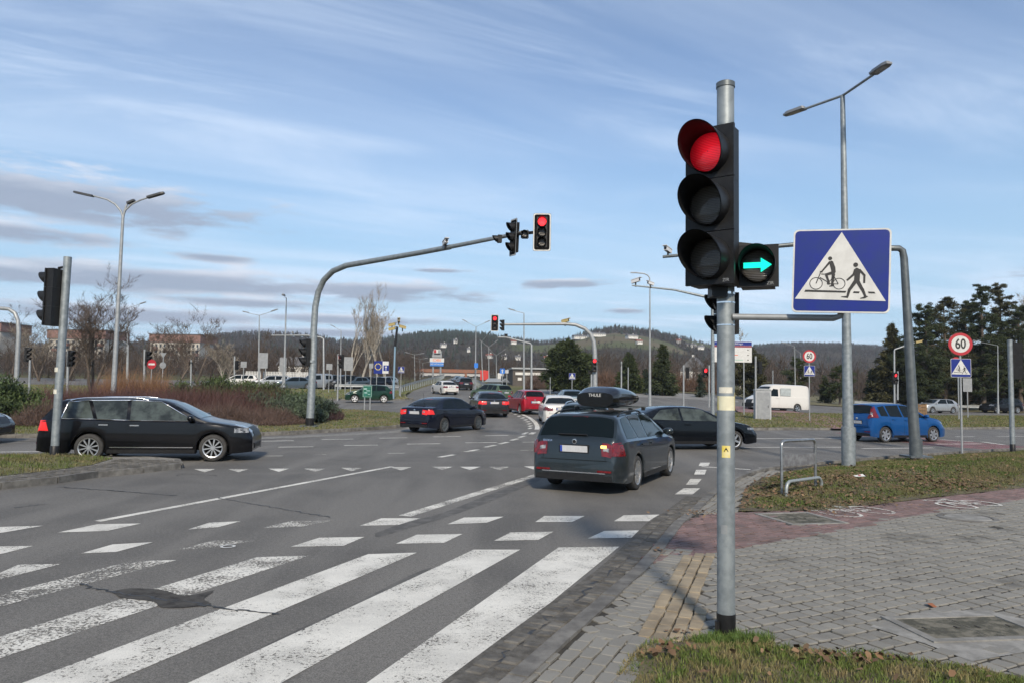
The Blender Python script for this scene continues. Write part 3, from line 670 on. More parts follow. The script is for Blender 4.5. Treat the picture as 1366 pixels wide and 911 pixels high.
# ---- grass blades
GR1 = mat('grass_blades', (.085, .122, .026), .7, c2=(.19, .155, .075), scale=5.5, lo=.42, hi=.62, island=.35, coords='World', spec=.25)
GR2 = mat('winter_grass', (.080, .108, .030), .8, c2=(.150, .128, .066), scale=1.1, detail=6, lo=.38, hi=.62, island=.35, coords='World', spec=.2)
LEAF = mat('dead_leaves', (.115, .062, .030), .85, c2=(.165, .108, .060), scale=3, island=.45, coords='World')
def blades(name, poly, n, h, wd, m, zf, label=None, lean=.6, fall=0.):
    A = np.array(poly); lo, hi = A.min(0), A.max(0); P = []
    tot = 0
    while tot < n:
        q = RNG.uniform(lo, hi, (n, 2)); q = q[inside(q, A)]; P.append(q); tot += len(q)
        if len(q) == 0: break
    P = np.concatenate(P)[:n]; n = len(P); z = zf(P[:, 0], P[:, 1])
    a = RNG.uniform(0, 2 * PI, n); hh = h * RNG.uniform(.35, 1.15, n); ww = wd * RNG.uniform(.6, 1.4, n)
    hh *= .40 + .60 * _ss(edge_dist(P, poly) / fall) if fall else 1.0
    pn = np.sin(P[:, 0] * 7.3 + 1.3) * np.sin(P[:, 1] * 6.1) * .25 + np.sin(P[:, 0] * 2.3) * np.cos(P[:, 1] * 2.9) * .25 + 1; hh *= pn
    la = RNG.uniform(0, 2 * PI, n); lm = hh * lean * RNG.uniform(.1, 1.3, n)
    dx, dy = np.cos(a) * ww / 2, np.sin(a) * ww / 2
    B = np.column_stack([P, z - .01])
    v0 = B - np.column_stack([dx, dy, 0 * dx]); v1 = B + np.column_stack([dx, dy, 0 * dx])
    mid = B + np.column_stack([np.cos(la) * lm * .35, np.sin(la) * lm * .35, hh * .62]); v2 = mid - np.column_stack([dx, dy, 0 * dx]) * .7; v3 = mid + np.column_stack([dx, dy, 0 * dx]) * .7
    v4 = B + np.column_stack([np.cos(la) * lm, np.sin(la) * lm, hh])
    V = np.stack([v0, v1, v2, v3, v4], 1).reshape(-1, 3); b = (np.arange(n) * 5)[:, None]
    T = np.concatenate([b + [0, 1, 3], b + [0, 3, 2], b + [2, 3, 4]]).reshape(-1, 3)
    o = obj(name, np_mesh(name, V, T, m), kind='stuff'); o['label'] = label; o['category'] = 'grass'; return o
def leaves(name, pts, size, m, zf, label, zo=.012, tilt=.5):
    n = len(pts); z = zf(pts[:, 0], pts[:, 1]) + zo + RNG.uniform(0, .02, n)
    a = RNG.uniform(0, 2 * PI, n); s = size * RNG.uniform(.5, 1.3, n); c = np.column_stack([pts, z])
    u = np.column_stack([np.cos(a), np.sin(a), RNG.uniform(-tilt, tilt, n)]) * s[:, None]; v = np.column_stack([-np.sin(a), np.cos(a), RNG.uniform(-tilt, tilt, n)]) * s[:, None] * .62
    up = np.array([0, 0, .25]) * s[:, None]
    V = np.stack([c - u, c - u * .25 + v + up, c + u * .45 + v * .8, c + u, c + u * .45 - v * .8, c - u * .25 - v + up], 1).reshape(-1, 3); b = (np.arange(n) * 6)[:, None]
    T = np.concatenate([b + [0, 1, 5], b + [1, 2, 5], b + [2, 4, 5], b + [2, 3, 4]]).reshape(-1, 3)
    o = obj(name, np_mesh(name, V, T, m), kind='stuff'); o['label'] = label; o['category'] = 'leaves'; return o
blades('grass', neargrass, 40000, .062, .0065, GR1, ng_z, 'green and straw grass at the foot of the signal pole', fall=.22)
fr_p = np.array([g_ for g_ in neargrass[2:10]]); fringe = [tuple(a) for a in strip_poly(smooth_line([tuple(a) for a in fr_p], 6), [.05 + .09 * random.random() for _ in range(43)])]
blades('grass', fringe, 2600, .045, .006, GR1, ng_z, 'short grass straying over the paving edge', lean=1.2)
tuft = [(1.64 + .32 * math.cos(k), 5.52 + .12 * math.sin(k)) for k in np.linspace(0, 2 * PI, 12)]
blades('grass', tuft, 1500, .065, .006, mat('green_grass', (.075, .125, .022), .7, island=.3), ng_z, 'taller green grass tuft round the black pole base')
blades('grass', LAWN, 150000, .058, .011, GR2, lawn_z, 'thin winter grass on the lawn behind the bike stand', fall=.4)
blades('grass', G2, 26000, .07, .016, GR2, g2z, 'grass on the left traffic island')
blades('grass', I3, 90000, .075, .035, GR2, lambda x, y: gz(x, y) + .12, 'grass on the central island under the bushes')
I6n = I6; blades('grass', I6n, 60000, .08, .05, GR2, lambda x, y: gz(x, y) + .11, 'grass on the island across the road')
GR4 = mat('far_grass', (.085, .125, .030), .8, c2=(.155, .140, .055), scale=.5, island=.25, coords='World')
blades('grass', V4, 30000, .10, .07, GR4, lambda x, y: gz(x, y) + .10, 'green grass bank before the car park')
q = RNG.uniform([3, 11], [18, 25], (60000, 2)); q = q[inside(q, LAWN)]; e = edge_dist(q, [G(*p) for p in LAWN_PX] + [G(992, 660), G(1008, 645)])
keep = RNG.uniform(0, 1, len(q)) < np.where(np.abs(q[:, 0] - 4.7) < 2.3, .55, .16) * np.exp(-e / 1.6) + .03 + .75 * np.exp(-((q[:, 0] - 8.6) ** 2 / 1.6 + (q[:, 1] - 15.0) ** 2 / .7))
leaves('fallen_leaves', q[keep][:2400], .034, LEAF, lawn_z, 'brown fallen leaves scattered over the lawn edge', zo=.035)
q = RNG.normal([2.15, 5.05], [.16, .09], (40, 2)); q = np.concatenate([q, RNG.normal([2.52, 5.1], [.1, .06], (14, 2)), RNG.normal([1.05, 5.15], [.08, .06], (25, 2)), RNG.uniform([.8, 4.6], [3.2, 5.4], (30, 2))]); q = q[inside(q, neargrass)]
leaves('fallen_leaves', q, .026, LEAF, ng_z, 'curled dead leaves lying in the near grass', zo=.05, tilt=.9)
q = np.concatenate([RNG.normal(G(px, py), s, (n, 2)) for px, py, s, n in ((935, 690, .22, 60), (880, 745, .1, 12), (1090, 684, .3, 60), (1180, 676, .3, 60), (905, 855, .05, 6))]); leaves('fallen_leaves', q, .03, LEAF, lambda x, y: gz(x, y) + .05, 'small dead leaves blown onto the paving', tilt=.3)
o = leaves('fallen_leaf', np.array([G(1243, 815)]), .05, mat('orange_leaf', (.25, .09, .035), .8), lambda x, y: gz(x, y) + .028, 'single orange leaf on the grey paving', tilt=.1); del o['kind']; o['category'] = 'leaf'
lc = G(1147, 651); mb = MB(); mb.add([(-.10, -.05, .0), (.11, -.03, .012), (.08, .05, .05), (-.02, .035, .03), (-.12, .02, .02)], [(0, 1, 2, 3, 4)]); mb.add([(-.03, -.02, .018), (.03, -.01, .022), (.02, .02, .035), (-.03, .01, .03)], [(0, 1, 2, 3)], 1)
mb.build('litter', [WHITE, RED], loc=(lc[0], lc[1], float(lawn_z(lc[0], lc[1])[0]) + .05), label='crumpled white and red paper litter on the lawn', cat='litter')

# ------------------------------------------------------------------ signals, lamps, signs
def PT(px, py, Y):
    d = ray(px, py); t = Y / d[1]; return Vector((d[0] * t, Y, CAM_H + d[2] * t))
def gp(px, Y, dz=0.): x, y = D(px, Y); return Vector((x, y, float(gz(x, y)) + dz))
def lens_mat(name, c, emit=None, es=0., scale=55.):
    if name in MATS: return MATS[name]
    m = bpy.data.materials.new(name); m.use_nodes = True; t = NT(m.node_tree); b = m.node_tree.nodes['Principled BSDF']
    vec = t.n('ShaderNodeTexCoord').outputs['Object']
    wv = t.n('ShaderNodeTexWave', bands_direction='Z', inp={'Vector': vec, 'Scale': scale / 2.2, 'Distortion': .15}).outputs[1]
    nz_ = t.noise(vec, 5, 2)
    col_ = t.mix(t.math('MULTIPLY', wv, .6), c, tuple(x * .45 for x in c)); t.t.links.new(col_, b.inputs['Base Color'])
    b.inputs['Roughness'].default_value = .22; b.inputs['Coat Weight'].default_value = .5
    bp = t.n('ShaderNodeBump', inp={'Strength': .5, 'Distance': .006, 'Height': wv}); t.t.links.new(bp.outputs[0], b.inputs['Normal'])
    if emit:
        e = t.mix(t.math('MULTIPLY', wv, .85), emit, tuple(x * .40 for x in emit)); t.t.links.new(e, b.inputs['Emission Color'])
        ln_ = t.n('ShaderNodeVectorMath', operation='DISTANCE', inp={0: vec, 1: (.03, 0, .01)}).outputs[1]
        t.t.links.new(t.math('MULTIPLY', t.math('MULTIPLY', t.ramp(nz_, .2, .8, .8, 1.2), t.ramp(ln_, .02, .17, 1.35, .30)), es), b.inputs['Emission Strength'])
    MATS[name] = m; return m
LDARK = lens_mat('dark_signal_lens', (.085, .078, .070)); LRED = lens_mat('red_signal_lit', (.35, .01, .015), (1.0, .010, .028), .40)
LREDF = mat('far_red_signal_lit', (.5, .02, .02), .3, emit=(1, .03, .04), es=1.5)
LARR = mat('green_arrow_lit', (.02, .3, .25), .3, emit=(.0, .80, .50), es=1.1)
LGRN = mat('dim_green_lens', (.03, .10, .075), .25, coat=.5)
def signal_head(parent, pos, ang, n=3, d=.30, lit=None, backplate=False, tilt=0., hs=None, ww=None, vis=1.0, text=None, lit_mat=None, arrow=False, depth=None, seg=20, nm='signal_head'):
    hs = hs or d * 1.2; ww = ww or d * 1.22; dp = depth or d * .62; H_ = n * hs
    mb = MB(); c = .03
    for i in range(n):
        zc = H_ / 2 - hs * (i + .5)
        mb.prism([(-ww / 2, zc - hs / 2 + .003), (ww / 2, zc - hs / 2 + .003), (ww / 2, zc + hs / 2 - .003), (-ww / 2, zc + hs / 2 - .003)], 0, .03, lambda a, b, q: (a, q, b))
        mb.prism([(-ww / 2 + c, zc - hs / 2 + .001), (ww / 2 - c, zc - hs / 2 + .001), (ww / 2 - c, zc + hs / 2 - .001), (-ww / 2 + c, zc + hs / 2 - .001)], .03, dp, lambda a, b, q: (a, q, b))
    hd = mb.build(nm, BLACKP, parent, loc=pos, rot=(0, tilt, ang))
    if backplate:
        bw, bh = ww + .26 * d / .3, H_ + .26 * d / .3
        def rr(w_, h_, r_=.06):
            o_ = []
            for (sx_, sy_, a0) in ((1, 1, 0), (-1, 1, 90), (-1, -1, 180), (1, -1, 270)):
                for k in range(5): t_ = R(a0 + 22.5 * k); o_.append((sx_ * (w_ / 2 - r_) + r_ * math.cos(t_), sy_ * (h_ / 2 - r_) + r_ * math.sin(t_)))
            return o_
        p = MB().prism(rr(bw, bh), .012, .022, lambda a, b, q: (a, q, b)).build('backplate', BLACKM, hd)
        outr, inr = rr(bw - .012, bh - .012), rr(bw - .075, bh - .075); k = len(outr); m2 = MB()
        m2.add([(a, .0105, b) for a, b in outr] + [(a, .0105, b) for a, b in inr], [(i, (i + 1) % k, k + (i + 1) % k, k + i) for i in range(k)])
        m2.build('white_border', WHITE, hd)
    for i in range(n):
        zc = H_ / 2 - hs * (i + .5); rv = d * .535
        vm = MB()
        def L(t): return (d * .10 + d * .78 * ((1 + math.cos(t)) / 2) ** .75) * vis
        for rad, s in ((rv, 1), (rv - .006, -1)):
            vm.grid(lambda u, v: (rad * math.sin(2 * PI * u), -v * L(2 * PI * u), zc + rad * math.cos(2 * PI * u)), seg, 2)
        vm.build('visor', BLACKP, hd, smooth=50)
        lm = MB(); rl = d * .5
        lm.lathe([(rl * math.sin(t), -.028 * math.cos(t) - .004) for t in np.linspace(0.02, PI / 2, 6)], axis='Y', n=seg)
        on = lit is not None and i == lit
        lm.build('lens', (lit_mat or LREDF) if on and not arrow else LDARK, hd, smooth=60, loc=(0, 0, zc))
        if arrow and on:
            am = MB(); q = d * .42
            am.prism([(-q * .95, -q * .2), (q * .25, -q * .2), (q * .25, -q * .52), (q * 1.0, 0), (q * .25, q * .52), (q * .25, q * .2), (-q * .95, q * .2)], -.036, -.033, lambda a, b, q_: (a, q_, b + zc))
            am.build('lit_arrow', LARR, hd)
        if text and i == n - 1:
            o = obj('maker_mark', text_mesh(text, .034, SGREY), hd, (ww / 2 - .06, -.002, zc - hs / 2 + .028), (PI / 2, 0, 0))
    return hd
def band(mb, z0, z1, r, n=20, mi=0): mb.lathe([(r - .002, z0), (r, z0), (r, z1), (r - .002, z1)], n=n, mi=mi)

# main signal pole in the foreground
mpz = .05; MP = Vector((1.64, 5.66, mpz))
t = thing('traffic_light', MP, 0, 'tall galvanised signal pole with red light and green right arrow in the foreground', 'traffic light')
topz = PT(966, 113, 5.66).z - mpz
MB().lathe([(.0, -.1), (.066, -.1), (.066, topz), (.062, topz + .004)], n=32).build('pole', GALV, t, smooth=40)
MB().lathe([(.072, topz - .03), (.072, topz + .008), (.05, topz + .02), (0, topz + .022)], n=24).build('pole_cap', GALVD, t, smooth=40)
mb = MB().lathe([(.070, -.05), (.070, .155), (.067, .158)], n=28); mb.box((-.075, -.03, .06), (.02, .05, .09)); mb.build('base_sleeve', BLACKP, t, smooth=40)
for py0, w_ in ((404, .012), (434, .010), (392, .018)): 
    z = PT(968, py0, 5.6).z - mpz; b = MB(); band(b, z, z + w_, .0685); b.build('clamp_band', CHROME, t)
STK = mat('pale_sticker', (.60, .58, .50), .6, c2=(.50, .48, .40), scale=20); STY = mat('yellow_sticker', (.62, .48, .06), .6, c2=(.62, .55, .30), scale=9)
STW = mat('yellowed_white_sticker', (.66, .64, .46), .6, c2=(.58, .55, .40), scale=12)
def sticker(z0, z1, a0, a1, m, name='sticker'):
    r_ = .0668; b = MB(); b.grid(lambda u, v: (r_ * math.cos(R(a0 + (a1 - a0) * u)), r_ * math.sin(R(a0 + (a1 - a0) * u)), z0 + (z1 - z0) * v), 10, 1); return b.build(name, m, t, smooth=60)
zz = lambda py: PT(968, py, 5.6).z - mpz
sticker(zz(547), zz(528), 182, 330, STW); sticker(zz(547), zz(528), 182, 205, STY, 'sticker'); sticker(zz(547), zz(523), 325, 350, STY)
sticker(zz(524), zz(516), 205, 300, STK); s_ = sticker(zz(610), zz(594), 228, 282, STY); 
b = MB(); a_ = R(255); zc = zz(600); fr = lambda a, b_, q: ((.0672 + q) * math.cos(a_ + a / .067), (.0672 + q) * math.sin(a_ + a / .067), zc + b_)
b.prism([(-.018, -.012), (.018, -.012), (0, .022)], .0002, .001, fr); b.build('warning_triangle', BLACK, s_)
sticker(zz(712), zz(700), 222, 262, GALVL)
hp = PT(946, 274, 5.47); signal_head(t, hp - MP, R(-36), 3, .30, lit=0, vis=1.18, lit_mat=LRED, hs=.402, ww=.375, depth=.2, text='ZIR', seg=40)
b = MB(); b.box(hp - MP + Vector((.12, .16, .61)), (.05, .05, .06)); b.box(hp - MP + Vector((.10, .13, -.63)), (.12, .12, .10)); b.box(hp - MP + Vector((.1, .16, 0)), (.1, .1, 1.2)); b.build('head_bracket', BLACKP, t)
ap = PT(1010.5, 355, 5.5); signal_head(t, ap - MP, R(-22), 1, .245, lit=0, arrow=True, hs=.325, ww=.30, depth=.16, text='ZIR', seg=36, nm='arrow_head')
b = MB(); b.prism([(0, 0), (.34, -.03), (.34, -.05), (0, -.2)], -.03, .03, lambda a, b_, q: ap - MP + Vector((a - .2, .10 + q, b_ + .20))); b.build('arrow_bracket', BLACKP, t)
pp = PT(957, 418, 5.80); signal_head(t, pp - MP, R(-82), 2, .115, hs=.165, ww=.15, depth=.16, seg=24, nm='pedestrian_head')

# road sign symbols
def disc(cx, cy, r, n=20): return [(cx + r * math.cos(2 * PI * k / n), cy + r * math.sin(2 * PI * k / n)) for k in range(n)]
def seg2(p, q, w0, w1=None):
    w1 = w1 or w0; p = np.array(p, float); q = np.array(q, float); d = (q - p) / np.hypot(*(q - p)); n = np.array([-d[1], d[0]])
    return [tuple(p + n * w0 / 2), tuple(p - n * w0 / 2), tuple(q - n * w1 / 2), tuple(q + n * w1 / 2)]
def ring(cx, cy, r, w, n=28): return [[(cx + (r + s * w / 2) * math.cos(2 * PI * (k + e) / n), cy + (r + s * w / 2) * math.sin(2 * PI * (k + e) / n)) for s, e in ((-1, 0), (1, 0), (1, 1), (-1, 1))] for k in range(n)]
def crossing_symbol():
    S = [disc(390, 335, 19), disc(623, 401, 22)]
    S += ring(267, 586, 58, 7) + ring(478, 588, 54, 7)
    S += [seg2((267, 586), (305, 480), 9), seg2((312, 492), (352, 494), 8), seg2((300, 525), (380, 575), 8), seg2((300, 470), (325, 468), 14), seg2((380, 580), (430, 515), 8), seg2((430, 515), (470, 590), 8), seg2((385, 588), (470, 592), 7)]
    S += [[(398, 356), (418, 366), (440, 425), (445, 470), (432, 500), (408, 500), (402, 450), (388, 400), (386, 372)], seg2((392, 368), (316, 468), 22, 14), seg2((420, 478), (350, 500), 30, 24), seg2((358, 500), (385, 575), 24, 18), seg2((425, 490), (415, 600), 32, 20), [(432, 592), (434, 615), (390, 619), (388, 611), (408, 600)], [(392, 575), (398, 596), (372, 600), (372, 585)], disc(380, 582, 14)]
    S += [[(625, 430), (645, 434), (668, 452), (664, 500), (662, 575), (612, 575), (614, 500), (608, 462)], seg2((622, 446), (606, 500), 24, 20), seg2((606, 498), (548, 555), 22, 18), seg2((655, 448), (704, 505), 24, 20), seg2((704, 500), (703, 582), 20, 18), seg2((625, 565), (572, 650), 36, 28), seg2((574, 640), (556, 718), 28, 20), [(565, 705), (562, 730), (503, 722), (500, 715), (540, 710)], seg2((645, 565), (690, 650), 36, 28), seg2((688, 640), (716, 712), 28, 20), [(705, 700), (742, 712), (715, 732), (672, 736), (672, 728), (700, 718)]]
    S += [[(170, 650), (548, 660), (536, 678), (160, 670)], [(612, 663), (665, 665), (660, 683), (605, 681)], [(738, 665), (795, 667), (805, 684), (745, 682)]]
    return S
CROSS = crossing_symbol()
def rrect(w_, h_, r_):
    o_ = []
    for (sx_, sy_, a0) in ((1, 1, 0), (-1, 1, 90), (-1, -1, 180), (1, -1, 270)):
        for k in range(5): t_ = R(a0 + 22.5 * k); o_.append((sx_ * (w_ / 2 - r_) + r_ * math.cos(t_), sy_ * (h_ / 2 - r_) + r_ * math.sin(t_)))
    return o_
FR = lambda a, b, q: (a, q, b)
def crossing_panel(parent, loc, w_, h_, rot, detail=True):
    p = MB().prism(rrect(w_, h_, .05 * w_), 0, .025, FR).build('sign_panel', WHITE, parent, loc=loc, rot=rot)
    MB().prism(rrect(w_ * .965, h_ * .965, .045 * w_), -.0015, .0005, FR).build('blue_field', BLUE, p)
    f = lambda x, y: ((x - 490) / 890 * w_, -(y - 458) / 835 * h_)
    MB().prism([f(490, 72), f(74, 741), f(897, 757)], -.003, -.0012, FR).build('white_triangle', WHITE, p)
    s = MB()
    for i, o_ in enumerate(CROSS):
        e = (i % 7) * .00012; s.prism([f(*q) for q in o_], -.0046 - e, -.0028, FR)
    s.build('cyclist_and_walker_symbol', BLACK, p); return p
def limit_panel(parent, loc, d, rot, txt='60'):
    p = MB().lathe([(0, 0), (d / 2, 0), (d / 2, .02), (0, .02)], axis='Y', n=36).build('limit_sign', RED, parent, loc=loc, rot=rot)
    MB().lathe([(0, -.002), (d * .375, -.002), (d * .375, 0)], axis='Y', n=36).build('white_disc', WHITE, p)
    o = obj('digits', text_mesh(txt, d * .56, BLACK, .001, d * .012), p, (0, -.004, -.01 * d), (PI / 2, 0, 0)); o.scale = (.80, 1.10, 1); return p
def post(parent, h, r=.03, m=GALVL, lean=(0, 0)): return MB().tube([(0, 0, -.15), (lean[0], lean[1], h)], r, 12).build('post', m, parent, smooth=40)

sg = PT(1121.5, 361.5, 5.26)
t = thing('road_sign', sg, R(-20), 'large blue square sign with cyclist and walker in white triangle', 'road sign')
crossing_panel(t, (0, 0, 0), .645, .605, (0, 0, 0))
t.rotation_euler = (0, R(2.0), R(-20)); _im = t.rotation_euler.to_matrix().inverted()
loc_ = lambda v: _im @ (Vector(v) - sg)
a0 = PT(981, 423, 5.6); a1 = PT(1112, 424.5, 5.36); a2 = PT(1121, 422, 5.34); a3 = PT(1122, 411, 5.33); a4 = PT(1121, 330, 5.33)
MB().tube([loc_(a0 - Vector((.02, 0, 0))), loc_(a1), loc_(a2), loc_(a3), loc_(a4)], .024, 14).build('bracket_arm', GALVL, t, smooth=60)
for z in (-.2, .2): MB().box((0, .035, z), (.30, .02, .03)).build('mounting_rail', GALVD, t)

# generic lamp heads and posts
LAMPG = mat('lamp_casing', (.22, .23, .24), .5, .3); LAMPB = mat('dark_lamp_casing', (.045, .047, .05), .5)
def lamp_post(label, base, top, arms, r0=.10, r1=.05, m=GALV, head=(.62, .24, .09), lm=LAMPG, bow=0., group=None, name='street_lamp'):
    base = Vector(base); t = thing(name, base, 0, label, 'street lamp', group)
    tp = Vector(top) - base
    MB().tube([(0, 0, -.2), (0, 0, .9), (0, 0, .91), tp * .5 + Vector((0, 0, 0)), tp], [r0 * 1.25, r0 * 1.25, r0, (r0 + r1) / 2, r1], 14).build('pole', m, t, smooth=40)
    MB().box((r0 * 1.2, 0, .7), (.02, .12, .35)).build('service_door', GALVD, t)
    for e in arms:
        e = Vector(e) - base; dv = (e - tp); n = dv.normalized(); q = dv.length; hl = head[0]
        if bow: path = [tp - Vector((0, 0, .25)), tp + dv * .04 + Vector((0, 0, .0 + bow * .1)), tp + dv * .18 + Vector((0, 0, bow * .45)), tp + dv * .42 + Vector((0, 0, bow * .55)), tp + dv * .7 + Vector((0, 0, bow * .35)), e]
        else: path = [tp - Vector((0, 0, .1)), tp, tp + dv * .06, e]
        MB().tube(path, [r1 * .8] * (len(path) - 2) + [r1 * .55] * 2, 10).build('arm', m, t, smooth=50)
        hb = MB(); fr = Matrix((n, Vector((-n.y, n.x, 0)).normalized(), Vector((0, 0, 1)))).transposed()
        pr = [(-.05, -.3), (0, -.5), (.75, -.5), (1, -.3), (1, .3), (.75, .5), (0, .5), (-.05, .3)]
        hb.prism([(a * hl, b * head[1]) for a, b in pr], 0, head[2] * .5, lambda a, b, z: e + fr @ Vector((a, b, z)))
        hb.prism([(a * hl * .85 + .04, b * head[1] * .7) for a, b in pr], head[2] * .5, head[2], lambda a, b, z: e + fr @ Vector((a, b, z)))
        ho = hb.build('lamp_head', lm, t)
        MB().prism([(a * hl * .6 + .2 * hl, b * head[1] * .7) for a, b in pr], -.006, .0, lambda a, b, z: e + fr @ Vector((a, b, z))).build('diffuser', CLEARL, ho)
    return t
B = Vector((*G(1132, 617, .15), .15)); Y = B.y
lamp_post('tall twin-arm street lamp standing on the near lawn behind the big crossing sign', B, PT(1124, 128, Y), [PT(1073, 146, Y + .9), PT(1165, 100, Y - 1.3)], .135, .06)
B = gp(152, 40, .12); t = lamp_post('tall three-armed street lamp rising from the bush island', B, PT(164, 290, 40), [], .14, .075, GALVL)
for P_ in ([(164, 291), (161.5, 282), (154, 273), (143, 266.5), (124, 261.5), (99, 256)], [(164, 291), (167, 281), (176, 272.5), (188, 267), (197, 264.3), (219, 258)], [(164.5, 291), (166, 282), (168, 276), (169.5, 273), (170.5, 272), (180, 268)]):
    V_ = [PT(a, b_, 40) - B for a, b_ in P_]; MB().tube(V_[:5], [.06, .055, .05, .045, .04], 8).build('arm', GALVL, t, smooth=60)
    d_ = V_[5] - V_[4]; n_ = d_.normalized(); hb = MB(); hb.prism([(-.02, -.35), (0, -.5), (.85, -.5), (1, -.3), (1, .3), (.85, .5), (0, .5), (-.02, .35)], -.03, .07, lambda a, b_, z_: V_[4] + d_ * a + Vector((0, 1, 0)) * b_ * .3 + Vector((-n_.z, 0, n_.x)) * z_); hb.build('lamp_head', LAMPB, t)
def far_lamp(label, px, Y, topp, arms, r0=.09, **k):
    B = gp(px, Y); return lamp_post(label, B, PT(topp[0], topp[1], Y), [PT(a[0], a[1], Y + (a[2] if len(a) > 2 else 0)) for a in arms], r0, .04, GALVL, **k)
far_lamp('single-arm street lamp behind the bare willow at left', 169, 75, (171, 411), [(187, 406)])
far_lamp('twin-arm street lamp left of the curved signal mast', 345, 68, (346, 421), [(332, 418), (362, 416)])
far_lamp('slim street lamp just left of the curved signal mast seen end on', 379, 58, (382, 398), [(379, 395, -1.2)], .1)
far_lamp('street lamp behind the small red signal by the bare poplars', 454, 88, (455, 441), [(447, 437)])
far_lamp('twin-arm street lamp beside the far road ahead', 634, 82, (635, 436), [(623, 430), (647, 431)], .11)
far_lamp('twin-arm street lamp second along the far road', 644, 100, (642, 456), [(651, 446, -1)])
far_lamp('twin-arm street lamp third along the far road', 652, 112, (652, 463), [(644, 457), (660, 457)])
far_lamp('twin-arm street lamp fourth and farthest along the far road', 662, 135, (662, 474), [(655, 468), (671, 468)])
far_lamp('street lamp with single arm to the left above the red car', 699, 64, (699, 418), [(687, 415)], .1)
for i, (px, Y, ty, s) in enumerate(((553, 120, 473, 8), (560, 145, 479, 7), (564, 175, 484, 7))): far_lamp(['nearest','second','farthest'][i] + ' of the small double lamps left of the advertising pylon', px, Y, (px, ty), [(px - s, ty - 2), (px + s, ty - 1)], .08, group=None)
t = far_lamp('tall street lamp with hooked arm right of the roof box', 867, 55, (867, 377), [], .10)
B = t.location; MB().tube([PT(867, 378, 55) - B, PT(866.5, 371, 55) - B, PT(864, 367.5, 55) - B, PT(859, 365.3, 55) - B, PT(850, 364.3, 55) - B], .045, 8).build('arm', GALVL, t, smooth=60); hd_ = MB().prism([(0, -.5), (1, -.25), (1, .25), (0, .5)], 0, .07, lambda a, b_, q: PT(850, 364.8, 55) - B + Vector((-a * .5, b_ * .2, q))); ho = hd_.build('lamp_head', LAMPG, t)
far_lamp('first of two lamps above the white van', 1061, 92, (1060, 462), [(1049, 459)])
far_lamp('second shorter lamp above the white van', 1068, 108, (1068, 471), [(1062, 467)])
far_lamp('street lamp among the pines at far right', 1331, 80, (1331, 461), [(1305, 456)])
far_lamp('low lamp beside the no entry sign', 171, 60, (171, 460), [(168, 458)], .07, head=(.3, .2, .06))

# cameras
CAMW = mat('camera_white', (.55, .56, .57), .5); CAMY = mat('camera_yellow', (.36, .28, .11), .5)
def cam_part(parent, p, ang, s=1., m=CAMW):
    c = MB(); q = Matrix.Rotation(ang, 3, 'Z') @ Matrix.Rotation(R(-12), 3, 'X')
    c.box(p, (.12 * s, .36 * s, .12 * s), q); c.box(Vector(p) + q @ Vector((0, -.05 * s, .075 * s)), (.15 * s, .44 * s, .02 * s), q)
    o = c.build('traffic_camera', m, parent); MB().tube([Vector(p) - Vector((0, 0, .24 * s)), p], .03 * s, 8).build('camera_mount', BLACKP, o)
    MB().lathe([(0, -.185 * s), (.05 * s, -.185 * s), (.05 * s, -.17 * s)], axis='Y', n=10, c=p, rot=q).build('camera_lens', BLACKP, o); return o

def mast(label, B, path, rs, m=GALV, base_h=.35, base_m=BLACKP, n=16):
    B = Vector(B); t = thing('signal_mast', B, 0, label, 'signal mast'); P = [Vector(p) - B for p in path]
    MB().tube(P, rs, n).build('mast_arm', m, t, smooth=60)
    if base_m: MB().lathe([(rs[0] + .02, -.05), (rs[0] + .02, base_h), (rs[0], base_h + .01)], n=16).build('base_sleeve', base_m, t, smooth=40); MB().box((0, 0, .015), (rs[0] * 4.2, rs[0] * 4.2, .05)).build('base_plate', GALVD, t)
    return t
# curved mast on the central island
B = gp(415, 31.6, .12); Yb = B.y
path = [B, PT(417.6, 484, Yb), PT(417.8, 482, Yb), PT(418.6, 440, Yb), PT(420.5, 410, Yb), PT(424.5, 390, Yb), PT(432, 374, Yb - .2), PT(444, 362, Yb - .6), PT(462, 354.5, Yb - 1.2), PT(560, 337.5, 27.0), PT(600, 330, 25.2), PT(602, 329.5, 25.1), PT(704, 309.5, 22.6)]
t = mast('curved signal mast reaching right from the central island with two red heads', B, path, [.165, .155, .145, .14, .135, .13, .125, .12, .115, .095, .09, .075, .06])
z = PT(417.7, 482, Yb).z - B.z; b = MB(); band(b, z - .05, z + .05, .2); b.lathe([(.145, z + .05), (.2, z + .05)], n=16); b.lathe([(.145, z - .05), (.2, z - .05)], n=16); b.build('flange', GALV, t)
signal_head(t, PT(723, 310, 22.2) - B, R(-3), 3, .26, lit=0, backplate=True, seg=24)
signal_head(t, PT(684, 317, 22.9) - B, R(-68), 3, .26, backplate=True, tilt=R(4), seg=20)
signal_head(t, PT(700, 313, 22.5) - B, R(-4), 1, .2, nm='auxiliary_head'); signal_head(t, PT(664, 319, 23.2) - B, R(-80), 1, .2, nm='auxiliary_head')
b = MB().tube([PT(680, 314, 22.9) - B, PT(716, 310, 22.4) - B], .05, 8); b.build('head_bracket', BLACKP, t)
signal_head(t, PT(408, 470, Yb - .1) - B + Vector((-.02, -.05, 0)), R(-62), 3, .30, hs=.38, seg=20)
cam_part(t, PT(594, 324, 25.2) - B, R(20))
